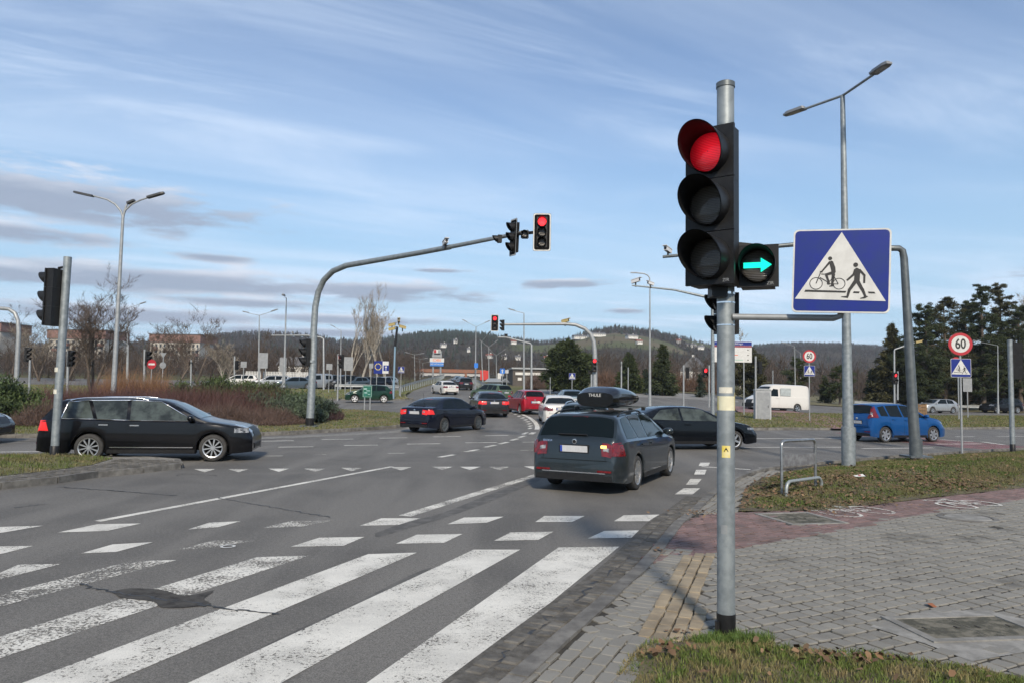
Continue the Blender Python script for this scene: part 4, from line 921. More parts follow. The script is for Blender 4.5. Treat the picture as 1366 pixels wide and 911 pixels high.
# far mast over the cross traffic
B = gp(794, 55); path = [B, PT(793.5, 470, 55), PT(792, 456, 55), PT(788, 446, 55), PT(780, 438.5, 55), PT(768, 433.5, 55), PT(755, 432.2, 55), PT(668, 433, 54)]
t = mast('far curved signal mast reaching left above the white car', B, path, [.2, .17, .16, .15, .14, .13, .12, .08], GALVL, base_m=None)
signal_head(t, PT(660, 431, 54) - B, R(4), 3, .27, lit=0, backplate=True, seg=14); signal_head(t, PT(670, 434, 54) - B, R(-70), 3, .22, seg=12, nm='side_head')
signal_head(t, PT(793, 487, 54.6) - B, R(6), 3, .27, lit=0, seg=14); cam_part(t, PT(754, 428.5, 55) - B, R(60), 1.6, CAMY)
# leaning mast on the near lawn
B = Vector((*G(1222, 609, .2), .2)); Y = B.y
path = [B, PT(1218.5, 560, Y), PT(1206, 345, Y), PT(1204, 335, Y), PT(1199, 331.5, Y), PT(1190, 331.5, Y), PT(1060, 326.5, Y + .6), PT(884, 343, Y + 1.6)]
t = mast('leaning dark steel mast on the near lawn whose arm runs left behind the signal', B, path, [.145, .135, .10, .092, .085, .08, .065, .045], GALVD, base_m=GALVD, base_h=.5)
cam_part(t, PT(891, 334, Y + 1.6) - B, R(-40), .9)
# slim mast with camera arm
B = gp(951, 43); path = [B, PT(950.5, 405, 43), PT(949, 400, 43), PT(940, 396, 43), PT(900, 387, 43.4), PT(843, 381, 44)]
t = mast('slim signal mast behind the main pole with camera arm to the left', B, path, [.12, .09, .085, .08, .06, .04], GALV, base_m=None)
cam_part(t, PT(848, 375, 44) - B, R(50), 1.5); cam_part(t, PT(868, 378.5, 43.7) - B, R(-60), 1.2)
# mast at left edge
B = gp(22, 46, .12); path = [B, PT(24, 462, 46), PT(25, 445, 46), PT(24, 428, 46), PT(20, 418, 46), PT(12, 412.5, 46), PT(2, 411.5, 46), PT(-90, 409, 46)]
t = mast('curved mast at the left edge with arm leaving the picture', B, path, [.14, .13, .13, .125, .12, .115, .11, .09], GALVL, base_m=None)
# mast arm in far left behind
B = gp(432, 84); path = [B, PT(431.5, 452, 84), PT(428, 450, 84), PT(410, 447.5, 84), PT(362, 447.5, 84)]
t = mast('thin far mast behind the curved signal mast with arm to the left', B, path, [.12, .10, .09, .08, .06], GALVL, base_m=None); cam_part(t, PT(391, 444.5, 84) - B, 0, 1.3)
B = gp(709, 70); path = [B, PT(709, 460, 70), PT(707, 458, 70), PT(675, 450, 70), PT(664, 450, 70)]
t = mast('thin far mast with sloping arm left of the dark spruce', B, path, [.11, .09, .08, .06, .05], GALVL, base_m=None); signal_head(t, PT(675, 447.5, 70) - B, 0, 1, .25, seg=10)
B = gp(1193, 78); path = [B, PT(1193, 468, 78), PT(1193.5, 466, 78), PT(1220, 457, 78)]
t = mast('thin far mast with red pedestrian light among the park trees', B, path, [.1, .08, .07, .05], GALVL, base_m=None); cam_part(t, PT(1226, 456, 78) - B, R(70), 1.6, CAMY)
signal_head(t, PT(1194.5, 504, 77.8) - B, R(8), 2, .34, lit=0, hs=.6, ww=.55, seg=12)
MB().tube([PT(1197.5, 533, 78) - B, PT(1197.5, 495, 78) - B], .09, 8).build('second_post', GALVL, t)

# signal posts
def sig_post(label, B, top, heads, r=.06, m=GALV, base=True, marks=()):
    B = Vector(B); t = thing('traffic_light', B, 0, label, 'traffic light')
    MB().tube([(0, 0, -.1), Vector(top) - B], r, 14).build('pole', m, t, smooth=40)
    if base: MB().lathe([(r + .008, -.05), (r + .008, .24), (r, .25)], n=14).build('base_sleeve', BLACKP, t, smooth=40)
    for h in heads:
        signal_head(t, Vector(h[0]) - B, R(h[1]), h[2], h[3], seg=h[4] if len(h) > 4 else 12, lit=h[5] if len(h) > 5 else None, **(h[6] if len(h) > 6 else {}))
    for z in marks: b = MB(); band(b, z, z + .1, r + .003, 14); b.build('sticker', STK, t)
    return t
B = Vector((*G(72, 613, .1), .17)); Y = B.y
t = sig_post('grey signal pole on the left island with its head turned away', B, PT(90.5, 343, Y), [(PT(66, 397, Y - .1), -100, 3, .28, 28, None, dict(hs=.43, ww=.36, depth=.2))], .085, marks=(PT(79, 525, Y).z - .17, PT(81.5, 496, Y).z - .17))
MB().tube([PT(78, 358, Y) - B, PT(90, 356, Y) - B], .03, 8).build('head_bracket', BLACKP, t)
sig_post('signal post at right edge of the near lawn seen from behind', Vector((*G(1351, 602, .1), .1)), PT(1347, 453, G(1351, 602, .1)[1]), [(PT(1357, 481, G(1351, 602, .1)[1] + .1), 150, 3, .26, 14, None, dict(hs=.40))], .075)
fs = [(451, 62, 472, 455, 482, -60, 3, .32, 'signal post on the far verge beside the green car with dim red light', dict(lit=0)),
      (193, 50, 466, 198, 478, 80, 3, .26, 'signal post with sign backs left of the no entry sign', {}), (91, 44, 468, 95, 478, 75, 3, .26, 'signal post seen just right of the left signal pole', {}),
      (40, 52, 480, 37, 473, 100, 3, .28, 'signal post at the left edge beyond the curved mast', {}), (255, 66, 480, 255, 485, 20, 1, .26, 'short signal post between bushes and far block', {}),
      (313, 64, 475, 316, 487, 160, 3, .22, 'signal post with sign backs left of twin-arm lamp', {}),
      (912, 62, 487, 917, 497, 160, 3, .26, 'signal post right of the conifers before the white house', {}), (946, 64, 487, 941, 497, 10, 2, .34, 'red pedestrian signal post right of the conifers', dict(lit=0)),
      (1008, 56, 475, 1013, 490, 200, 3, .26, 'signal post standing above the grey cabinet', {}), (829, 68, 482, 829, 487, 0, 1, .2, 'short post right of the far curved mast', {}),
      (789, 60, 499, 787, 496, 0, 1, .22, 'short signal post beside the blue crossing sign under the spruce', {})]
for px, Y, ty, hx, hy, an, n, d, lab, kw in fs:
    dark = dict(kw); lit = dark.pop('lit', None)
    sig_post(lab, gp(px, Y), PT(px, ty, Y), [(PT(hx, hy, Y), an, n, d, 12, lit, {})], .07, GALVL, base=False)

# smaller signs
def sign_post(label, B, h, panels, r=.03, posts=(0,), cat='road sign', rz=0., m=GALVL):
    t = thing('road_sign', B, rz, label, cat)
    for x in posts: MB().tube([(x, .035, -.15), (x, .035, h)], r, 10).build('post', m, t, smooth=40)
    for p in panels: p(t)
    return t
def flat(name, w_, h_, z, m, x=0., y=0., r=.03, rot=0.): return lambda t: MB().prism(rrect(w_, h_, min(r, w_ / 4)), 0, .02, FR).build(name, m, t, loc=(x, y, z), rot=(0, rot, 0))
def sized(px, py, Y, B): return PT(px, py, Y).z - B[2]
def limit_and_crossing(label, B, yc, yx, d, s, tz, rz):
    def f(t): limit_panel(t, (0, -.02, yc), d, (0, 0, 0)); crossing_panel(t, (0, -.02, yx), s, s, (0, 0, 0))
    return sign_post(label, B, tz, [f], .032, rz=rz)
B = Vector((*G(1284, 602, .1), .1)); Y = B.y; s = Y / FPX
limit_and_crossing('nearer round 60 limit sign above blue crossing sign on the right lawn', B, sized(1282, 459, Y, B), sized(1282.5, 490.5, Y, B), 29.5 * s, 24.5 * s, sized(1283, 470, Y, B), R(-12))
B = gp(1080, 45, .1); Y = 45; s = Y / FPX
limit_and_crossing('farther round 60 limit sign above blue crossing sign by the white van', B, sized(1079, 475, Y, B), sized(1079, 494.5, Y, B), 17 * s, 14 * s, sized(1079, 484, Y, B), R(-6))
B = gp(201, 44, .12); Y = 44; s = Y / FPX
t = sign_post('red round no entry sign standing above the brown bushes', B, sized(201, 488, Y, B), [lambda t: MB().lathe([(0, 0), (6.2 * s, 0), (6.2 * s, .02), (0, .02)], axis='Y', n=28).build('red_disc', RED, t, loc=(0, 0, sized(201, 485.5, Y, B)))]); 
MB().box((0, -.004, sized(201, 485.5, Y, B)), (8.6 * s, .006, 2.4 * s)).build('white_bar', WHITE, t)
B = gp(216, 48, .12); Y = 48; s = Y / FPX
sign_post('backs of a triangle sign above a round sign right of the no entry sign', B, sized(217, 472, Y, B), [lambda t: MB().prism([(-4.2 * s, 3.6 * s), (4.2 * s, 3.6 * s), (0, -3.8 * s)], 0, .02, FR).build('triangle_back', SGREY, t, loc=(0, 0, sized(217, 474, Y, B))),
     lambda t: MB().lathe([(0, 0), (4.3 * s, 0), (4.3 * s, .02), (0, .02)], axis='Y', n=24).build('disc_back', SGREY, t, loc=(0, -.003, sized(217, 487, Y, B)))])
def board(label, px0, px1, y0, y1, Y, m=SGREY, posts=2, nm='sign_board', extra=None, cat='road sign', rz=0.):
    pc = (px0 + px1) / 2; B = gp(pc, Y); w_ = (px1 - px0) / FPX * Y; h_ = (y1 - y0) / FPX * Y; z = PT(pc, (y0 + y1) / 2, Y).z - B.z
    ps = [0] if posts == 1 else [-w_ * .3, w_ * .3]
    t = sign_post(label, B, z + h_ * .4, [lambda t: MB().prism(rrect(w_, h_, .04), 0, .03, FR).build(nm, m, t, loc=(0, -.01, z))], .04, ps, cat, rz)
    if extra: extra(t, w_, h_, z)
    return t
board('pair of large grey sign backs under twin-arm lamp', 343, 356, 470.5, 491, 62, posts=2)
board('grey rectangular sign back behind far red signal', 458, 470, 476, 494, 72)
board('grey diamond-shaped priority sign back by the parked cars', 434.5, 442.5, 485, 493, 76, posts=1)
board('small white plate on post left of the blue flag board', 491.5, 497, 484.5, 491, 80, posts=1)
board('pair of grey sign backs left of the twin-arm lamp', 320, 328, 482, 490, 66, posts=1)
board('grey triangle and disc sign backs beside the slim lamp', 372, 381, 477, 496, 64, posts=1)
EUY = mat('flag_yellow', (.65, .52, .05), .5)
def eu(t, w_, h_, z):
    for k in range(12):
        a = 2 * PI * k / 12; MB().lathe([(0, 0), (w_ * .035, 0), (w_ * .035, .004)], axis='Y', n=8, c=(-w_ * .22 + w_ * .2 * math.cos(a), -.016, z + h_ * .05 + w_ * .2 * math.sin(a))).build('star', EUY, t)
    MB().box((w_ * .28, -.014, z), (w_ * .40, .006, h_ * .97)).build('white_half', WHITE, t)
    MB().box((w_ * .31, -.020, z - h_ * .05), (w_ * .34, .006, h_ * .45)).build('blue_arrow_field', BLUE, t)
    MB().prism([(-.03, -.3), (.03, -.3), (.03, .1), (.12, .1), (0, .32), (-.12, .1), (-.03, .1)], -.026, -.024, lambda a, b, q: (w_ * .31 + a * 1.1, q, z - h_ * .05 + b * h_ * .6)).build('white_arrow', WHITE, t)
board('blue flag board with ring of yellow stars and white half', 498, 518, 481.5, 498, 84, BLUE, extra=eu)
GREENB = mat('sign_green', (.012, .095, .055), .4, c2=(.03, .16, .12), scale=3)
def greenx(t, w_, h_, z):
    MB().prism(rrect(w_ * .9, h_ * .9, .03), -.016, -.012, FR).build('white_outline', WHITE, t, loc=(0, 0, z)); MB().prism(rrect(w_ * .85, h_ * .87, .03), -.02, -.016, FR).build('green_field', GREENB, t, loc=(0, 0, z))
    for q, (a, b, c, d) in enumerate(((-.2, .2, .34, .1), (.1, .05, .4, .06), (-.15, -.12, .3, .09), (.2, -.25, .25, .05))): MB().box((a * w_, -.022, z + b * h_), (c * w_, .004, d * h_)).build('route_mark', mat('sign_text_pale', (.35, .5, .48), .5), t)
board('small green information board on two posts before the green car', 483.5, 497, 513.5, 529.5, 46, GREENB, extra=greenx, rz=R(-15))
def far_cross(label, px, py, sz_, Y):
    B = gp(px, Y); s = Y / FPX; z = PT(px, py, Y).z - B.z; return sign_post(label, B, z, [lambda t: crossing_panel(t, (0, -.01, z), sz_ * s, sz_ * s, (0, 0, 0))], .035)
far_cross('blue crossing sign beside the camera pole on far verge', 534.5, 493, 8.5, 70); far_cross('blue crossing sign under the dark spruce', 763, 501.5, 8.5, 66)
def arrowx(t, w_, h_, z): MB().prism([(-.1, -.4), (.1, -.4), (.1, .05), (.28, .05), (0, .4), (-.28, .05), (-.1, .05)], -.016, -.012, lambda a, b, q: (a * w_, q, z + b * h_)).build('white_arrow', WHITE, t)
SBLUE = mat('sign_light_blue', (.02, .16, .55), .4)
board('blue one-way arrow sign above the green estate car', 666.5, 673, 491, 498, 74, SBLUE, 1, extra=arrowx); board('blue plate on the twin-arm lamp by the far road', 632, 637, 484, 490.5, 81, SBLUE, 1)
board('small white plate right of the one-way arrow sign', 673.5, 678, 493, 497.5, 74.3, WHITE, 1)
# direction sign behind the main pole
RUST = mat('sign_maroon', (.20, .03, .05), .5)
def dirx(t, w_, h_, z):
    MB().box((0, -.013, z + h_ * .40), (w_ * .995, .006, h_ * .17)).build('blue_strip', BLUE, t); MB().box((0, -.013, z + h_ * .265), (w_ * .995, .006, h_ * .085)).build('maroon_strip', RUST, t)
    obj('lettering', text_mesh('Aleja J. Piłsudskiego', h_ * .13, WHITE, .001), t, (0, -.018, z + h_ * .40), (PI / 2, 0, 0))
    for k, zz_ in enumerate((.10, -.15, -.38)):
        MB().box((0, -.013, z + h_ * zz_), (w_ * .97, .006, h_ * .20)).build('destination_plate', WHITE, t)
    ORG = mat('sign_orange', (.55, .10, .03), .5)
    MB().box((-w_ * .14, -.018, z + h_ * .13), (w_ * .30, .004, h_ * .07)).build('route_mark', ORG, t); MB().box((-w_ * .1, -.018, z - h_ * .15), (w_ * .5, .004, h_ * .035)).build('route_mark', ORG, t)
    MB().box((-w_ * .25, -.018, z - h_ * .37), (w_ * .18, .004, h_ * .06)).build('route_mark', BLACK, t); MB().box((w_ * .12, -.018, z - h_ * .38), (w_ * .3, .004, h_ * .03)).build('route_mark', mat('mark_green', (.2, .4, .3), .5), t)
    for zz_ in (.10, -.15, -.38): MB().prism([(-.5, -.3), (.1, -.3), (.1, -.6), (.6, 0), (.1, .6), (.1, .3), (-.5, .3)], -.02, -.016, lambda a, b, q: (w_ * .40 + a * .1, q, z + h_ * zz_ + b * .08)).build('arrow', BLACK, t)
board('direction sign with blue street-name strip and three white plates behind main pole', 951, 1002.5, 455.5, 483, 50, WHITE, 2, extra=dirx, rz=R(-4))
board('grey sign back behind the nearer 60 limit sign', 1285, 1297, 504, 522, 60, posts=1)
B = gp(1279, 56, .1); s = 56 / FPX
sign_post('red-edged round sign half hidden behind the nearer 60 limit sign', B, PT(1279, 480, 56).z - B.z, [lambda t: MB().lathe([(0, 0), (6 * s, 0), (6 * s, .02), (0, .02)], axis='Y', n=24).build('red_disc', RED, t, loc=(-.15, -.01, PT(1275, 482, 56).z - B.z))], .045)
for i, (px, Y, y0) in enumerate(((838, 70, 490), (1215, 60, 0), (734, 84, 503), (739, 88, 505), (1031, 84, 494))):
    if y0: B = gp(px, Y); t = thing('post', B, 0, ['slim grey post right of the dark spruce', '', 'slim post left of the dark spruce', 'second slim post left of the dark spruce', 'thin post behind the white van roof'][i], 'post'); MB().tube([(0, 0, 0), PT(px, y0, Y) - B], .05, 8).build('shaft', GALVL, t); MB().lathe([(.055, 0), (.055, .02), (0, .04)], n=8, c=PT(px, y0, Y) - B).build('cap', GALVD, t)
# camera pole on far verge
B = gp(525, 66, .1); P = [B, PT(527, 462, 66), PT(530, 436, 66)]
t = thing('camera_pole', B, 0, 'dark topped pole carrying four yellow cameras on the far verge', 'camera pole')
MB().tube([P[0] - B, P[1] - B], [.11, .08], 10).build('pole', mat('blue_grey_pole', (.20, .30, .38), .5, .3), t, smooth=40); MB().tube([P[1] - B, P[2] - B], [.12, .10], 10).build('dark_top', BLACKP, t)
for q in ((523, 433.5, 80), (523, 439, 80), (537, 436.5, -70), (532, 428, 10)): cam_part(t, PT(q[0], q[1], 66) - B, R(q[2]), 1.7, CAMY)
# pole right far (bluish) 
B = gp(1331, 66, .1)
# cabinet
B = Vector((*G(1017, 558.5, .11), .11)); s = B.y / FPX; w_ = 20 * s; h_ = 42 * s
t = thing('cabinet', B, R(-8), 'grey metal control cabinet on the grass beside the red cycle path', 'cabinet')
b = MB().box((0, 0, h_ / 2), (w_, w_ * .75, h_)); b.build('case', mat('cabinet_grey', (.40, .41, .42), .5, c2=(.34, .35, .36), scale=2), t)
MB().prism([(-w_ * .53, 0), (w_ * .53, 0), (w_ * .53, .05), (w_ * .3, .12), (-w_ * .3, .12), (-w_ * .53, .05)], -w_ * .42, w_ * .42, lambda a, b_, q: (a, q, h_ + b_)).build('roof', GALVL, t)
MB().box((0, -w_ * .38, h_ * .5), (w_ * .86, .012, h_ * .9)).build('door', SGREY, t); MB().box((w_ * .3, -w_ * .39, h_ * .5), (.03, .02, .15)).build('handle', BLACKP, t)
# cycle stand: inverted U with low hoop
B = Vector((*G(1065, 664), .06)); e1 = Vector((*G(1043, 665), .06)); e2 = Vector((*G(1088, 659), .06))
t = thing('bike_stand', B, 0, 'steel cycle stand of tall hoop with panel at the lawn corner', 'bike stand')
INOX = mat('stand_steel', (.36, .37, .37), .35, .8, c2=(.26, .27, .27), scale=12)
def hoop(a, b, h, r, rad=.09):
    a = a - B; b = b - B; d = (b - a).normalized(); up = Vector((0, 0, 1)); P = [a - up * .1, a + up * (h - rad)]
    for k in range(1, 6): q = R(90 * k / 6); P.append(a + up * (h - rad + rad * math.sin(q)) + d * rad * (1 - math.cos(q)))
    P += [a + up * h + d * rad, b + up * h - d * rad]
    for k in range(1, 6): q = R(90 * k / 6); P.append(b + up * (h - rad + rad * math.cos(q)) - d * rad * (1 - math.sin(q)))
    return P + [b + up * (h - rad), b - up * .1]
hh = PT(1064, 587, e1.y + .3).z - .06
MB().tube(hoop(e1, e2, hh, .025), .026, 12).build('hoop', INOX, t, smooth=60)
d = (e2 - e1); ang = math.atan2(d.y, d.x); z0 = PT(1064, 613, e1.y + .3).z - .06
MB().box((e1 + e2) / 2 - B + Vector((0, 0, z0)), (d.length - .05, .012, 15 * e1.y / FPX), Matrix.Rotation(ang, 3, 'Z')).build('panel', mat('worn_panel', (.20, .205, .21), .6, .2, c2=(.12, .12, .125), scale=9), t)
f1 = Vector((*G(1045, 668), .06)); f2 = Vector((*G(1096, 660), .06))
t = thing('low_hoop', B, 0, 'low bent steel hoop at the foot of the cycle stand', 'hoop')
MB().tube(hoop(f1 + Vector((.06, .02, 0)), f2, .27, .03, .14), .03, 12).build('hoop', mat('hoop_galvanised', (.30, .33, .33), .5, .5), t, smooth=60)
MB().lathe([(.045, 0), (.045, .015), (.03, .02)], n=12, c=f1 + Vector((.06, .02, 0)) - B).build('foot', GALVD, t)
# guard rails
def rail(label, pts, h=.75, group=None, post_every=3, w=.30):
    P = smooth_line(pts, 8); t = thing('guard_rail', (0, 0, 0), 0, label, 'guard rail', group); S = [0]
    for a, b in zip(P, P[1:]): S.append(S[-1] + math.dist(a, b))
    b = MB(); o_ = 0
    prof = [(0, -.5), (.04, -.3), (0, 0), (.04, .3), (0, .5)]
    rows = []
    for i, p in enumerate(P):
        for a, q in prof: b.v.append((p[0], p[1] - a, float(gz(*p)) + h + q * w))
    for i in range(len(P) - 1):
        for k in range(4): b.f.append((i * 5 + k, (i + 1) * 5 + k, (i + 1) * 5 + k + 1, i * 5 + k + 1)); b.m.append(0)
    b.build('rail_beam', GALVL, t)
    for s_ in np.arange(0, S[-1], post_every):
        x = np.interp(s_, S, [p[0] for p in P]); y = np.interp(s_, S, [p[1] for p in P]); MB().box((x, y + .08, float(gz(x, y)) + h / 2), (.1, .1, h + .2)).build('rail_post', GALV, t)
rail('guard rail curving along the left side of the far road', [D(533, 72), D(536, 80), D(546, 90), D(563, 108), D(583, 135), D(592, 165)])
rail('short guard rail in front of the parked cars', [D(447, 80), D(490, 80), D(532, 79)])
rail('guard rail on the right of the far road by the small sign', [D(676, 72), D(655, 86), D(640, 105), D(630, 130)])

# ------------------------------------------------------------------ vehicles
TYPES = dict(
 wagon=dict(L=4.69, W=1.81, H=1.465, wb=2.686, fo=.87, wr=.322, gc=.19,
   T=[(0, .60), (.012, .70), (.03, .84), (.06, .96), (.10, 1.01), (.24, 1.20), (.38, 1.375), (.46, 1.415), (.7, 1.435), (1.2, 1.455), (2.0, 1.465), (2.55, 1.44), (2.83, 1.365), (3.2, 1.18), (3.53, 1.005), (3.66, .965), (4.05, .905), (4.35, .85), (4.52, .795), (4.62, .72), (4.67, .62), (4.69, .54)],
   B=[(0, .56), (.1, .92), (.5, .955), (1.5, .94), (2.5, .925), (3.5, .905), (4.1, .84), (4.5, .73), (4.69, .48)], ws=(2.87, 3.50), rg=(.115, .375),
   win=[((.52, .985), (.60, 1.34), (1.02, 1.385), (1.20, .975)), ((1.28, .975), (1.10, 1.385), (1.86, 1.40), (1.90, .955)), ((1.98, .955), (1.94, 1.40), (2.60, 1.375), (3.36, .95))]),
 sedan=dict(L=4.9, W=1.86, H=1.45, wb=2.9, fo=.92, wr=.33, gc=.18,
   T=[(0, .58), (.012, .70), (.04, .88), (.09, .985), (.2, 1.03), (.6, 1.06), (.9, 1.20), (1.22, 1.345), (1.5, 1.415), (1.9, 1.445), (2.4, 1.45), (2.8, 1.42), (3.05, 1.35), (3.4, 1.18), (3.75, .995), (3.9, .955), (4.35, .89), (4.58, .835), (4.74, .77), (4.84, .68), (4.885, .60), (4.9, .52)],
   B=[(0, .54), (.1, .93), (.6, .97), (1.5, .955), (2.6, .93), (3.7, .89), (4.3, .80), (4.7, .66), (4.9, .44)], ws=(3.08, 3.72), rg=(.64, 1.20),
   win=[((1.05, .99), (1.40, 1.29), (1.98, 1.385), (2.05, .965)), ((2.13, .965), (2.06, 1.39), (2.83, 1.36), (3.56, .95))]),
 lift=dict(L=4.48, W=1.71, H=1.46, wb=2.6, fo=.86, wr=.315, gc=.19,
   T=[(0, .60), (.012, .72), (.04, .92), (.08, 1.02), (.2, 1.06), (.42, 1.085), (.75, 1.24), (1.08, 1.37), (1.4, 1.435), (1.8, 1.46), (2.2, 1.455), (2.55, 1.42), (2.8, 1.33), (3.1, 1.17), (3.4, 1.02), (3.55, .98), (3.9, .92), (4.15, .86), (4.32, .79), (4.42, .70), (4.465, .61), (4.48, .54)],
   B=[(0, .56), (.1, .95), (.5, .99), (1.5, .965), (2.5, .93), (3.4, .90), (3.9, .82), (4.3, .66), (4.48, .46)], ws=(2.83, 3.37), rg=(.45, 1.05),
   win=[((.88, 1.01), (1.2, 1.32), (1.80, 1.395), (1.85, .985)), ((1.92, .98), (1.87, 1.395), (2.56, 1.36), (3.24, .96))]),
 hatch=dict(L=4.1, W=1.72, H=1.46, wb=2.5, fo=.83, wr=.31, gc=.19,
   T=[(0, .56), (.01, .68), (.03, .84), (.07, .97), (.13, 1.04), (.3, 1.22), (.47, 1.35), (.62, 1.41), (1.0, 1.45), (1.5, 1.46), (2.05, 1.44), (2.35, 1.37), (2.7, 1.19), (3.03, 1.02), (3.17, .975), (3.5, .915), (3.78, .845), (3.94, .77), (4.04, .68), (4.085, .60), (4.1, .52)],
   B=[(0, .52), (.1, .95), (.5, .98), (1.4, .955), (2.3, .925), (3.0, .90), (3.5, .82), (3.9, .66), (4.1, .44)], ws=(2.38, 3.0), rg=(.14, .46),
   win=[((.62, 1.0), (.70, 1.32), (1.38, 1.40), (1.42, .98)), ((1.50, .975), (1.45, 1.40), (2.12, 1.385), (2.72, .965))]),
 mpv=dict(L=4.08, W=1.69, H=1.55, wb=2.6, fo=.80, wr=.31, gc=.19,
   T=[(0, .60), (.01, .75), (.025, .92), (.05, 1.06), (.09, 1.12), (.18, 1.32), (.27, 1.47), (.4, 1.515), (.9, 1.54), (1.4, 1.55), (1.9, 1.53), (2.25, 1.46), (2.65, 1.26), (3.02, 1.06), (3.15, 1.02), (3.5, .965), (3.76, .895), (3.92, .81), (4.02, .71), (4.065, .62), (4.08, .54)],
   B=[(0, .56), (.1, 1.0), (.5, 1.03), (1.4, 1.0), (2.3, .96), (3.0, .94), (3.5, .86), (3.85, .70), (4.08, .46)], ws=(2.28, 3.0), rg=(.10, .265),
   win=[((.46, 1.05), (.44, 1.40), (.78, 1.45), (.86, 1.04)), ((.93, 1.035), (.86, 1.45), (1.55, 1.475), (1.60, 1.01)), ((1.68, 1.005), (1.63, 1.475), (2.16, 1.44), (2.88, .985))]),
 suv=dict(L=4.4, W=1.82, H=1.66, wb=2.65, fo=.85, wr=.35, gc=.22,
   T=[(0, .66), (.012, .8), (.03, .98), (.07, 1.1), (.13, 1.16), (.27, 1.38), (.4, 1.56), (.6, 1.62), (1.2, 1.655), (2.0, 1.66), (2.35, 1.63), (2.6, 1.55), (2.95, 1.34), (3.22, 1.17), (3.35, 1.12), (3.8, 1.05), (4.1, .96), (4.28, .82), (4.37, .68), (4.4, .55)],
   B=[(0, .6), (.1, 1.07), (.5, 1.1), (1.4, 1.08), (2.5, 1.05), (3.2, 1.03), (3.8, .97), (4.2, .8), (4.4, .5)], ws=(2.63, 3.19), rg=(.14, .39),
   win=[((.55, 1.13), (.62, 1.48), (1.55, 1.57), (1.6, 1.11)), ((1.68, 1.105), (1.63, 1.57), (2.35, 1.55), (2.95, 1.09))]),
 van=dict(L=5.3, W=2.0, H=2.25, wb=3.1, fo=.9, wr=.33, gc=.22,
   T=[(0, .7), (.006, 1.0), (.012, 1.4), (.03, 1.95), (.09, 2.14), (.25, 2.21), (.8, 2.25), (2.8, 2.25), (3.25, 2.235), (3.5, 2.19), (3.75, 2.02), (4.1, 1.66), (4.45, 1.28), (4.58, 1.21), (4.9, 1.08), (5.12, .96), (5.24, .82), (5.29, .66), (5.3, .55)],
   B=[(0, .65), (.03, 1.2), (2.8, 1.2), (3.9, 1.18), (4.5, 1.10), (5.0, .9), (5.3, .5)], ws=(3.72, 4.43), rg=None, tumble=.10,
   win=[((3.12, 1.24), (3.12, 1.82), (3.56, 1.86), (4.15, 1.24))]),
 mini=dict(L=4.35, W=1.8, H=1.82, wb=2.7, fo=.88, wr=.32, gc=.2,
   T=[(0, .65), (.008, 1.0), (.02, 1.4), (.06, 1.68), (.2, 1.78), (.8, 1.82), (1.9, 1.82), (2.3, 1.78), (2.55, 1.68), (3.0, 1.34), (3.25, 1.16), (3.4, 1.1), (3.9, 1.0), (4.15, .88), (4.3, .72), (4.35, .55)],
   B=[(0, .6), (.05, 1.12), (2.2, 1.10), (3.2, 1.02), (3.9, .9), (4.35, .5)], ws=(2.58, 3.22), rg=(.025, .055), tumble=.14,
   win=[((.35, 1.16), (.36, 1.58), (1.1, 1.62), (1.1, 1.15)), ((1.75, 1.14), (1.75, 1.64), (2.3, 1.62), (2.95, 1.12))]))
def pchip(P, x):
    xs = np.array([p[0] for p in P]); ys = np.array([p[1] for p in P]); h = np.diff(xs); dl = np.diff(ys) / h; m = np.zeros(len(xs)); m[0] = dl[0]; m[-1] = dl[-1]
    for i in range(1, len(xs) - 1):
        if dl[i - 1] * dl[i] > 0: w1 = 2 * h[i] + h[i - 1]; w2 = h[i] + 2 * h[i - 1]; m[i] = (w1 + w2) / (w1 / dl[i - 1] + w2 / dl[i])
    x = np.clip(x, xs[0], xs[-1]); i = np.clip(np.searchsorted(xs, x) - 1, 0, len(h) - 1); t = (x - xs[i]) / h[i]
    return float((2 * t**3 - 3 * t**2 + 1) * ys[i] + (t**3 - 2 * t**2 + t) * h[i] * m[i] + (-2 * t**3 + 3 * t**2) * ys[i + 1] + (t**3 - t**2) * h[i] * m[i + 1])
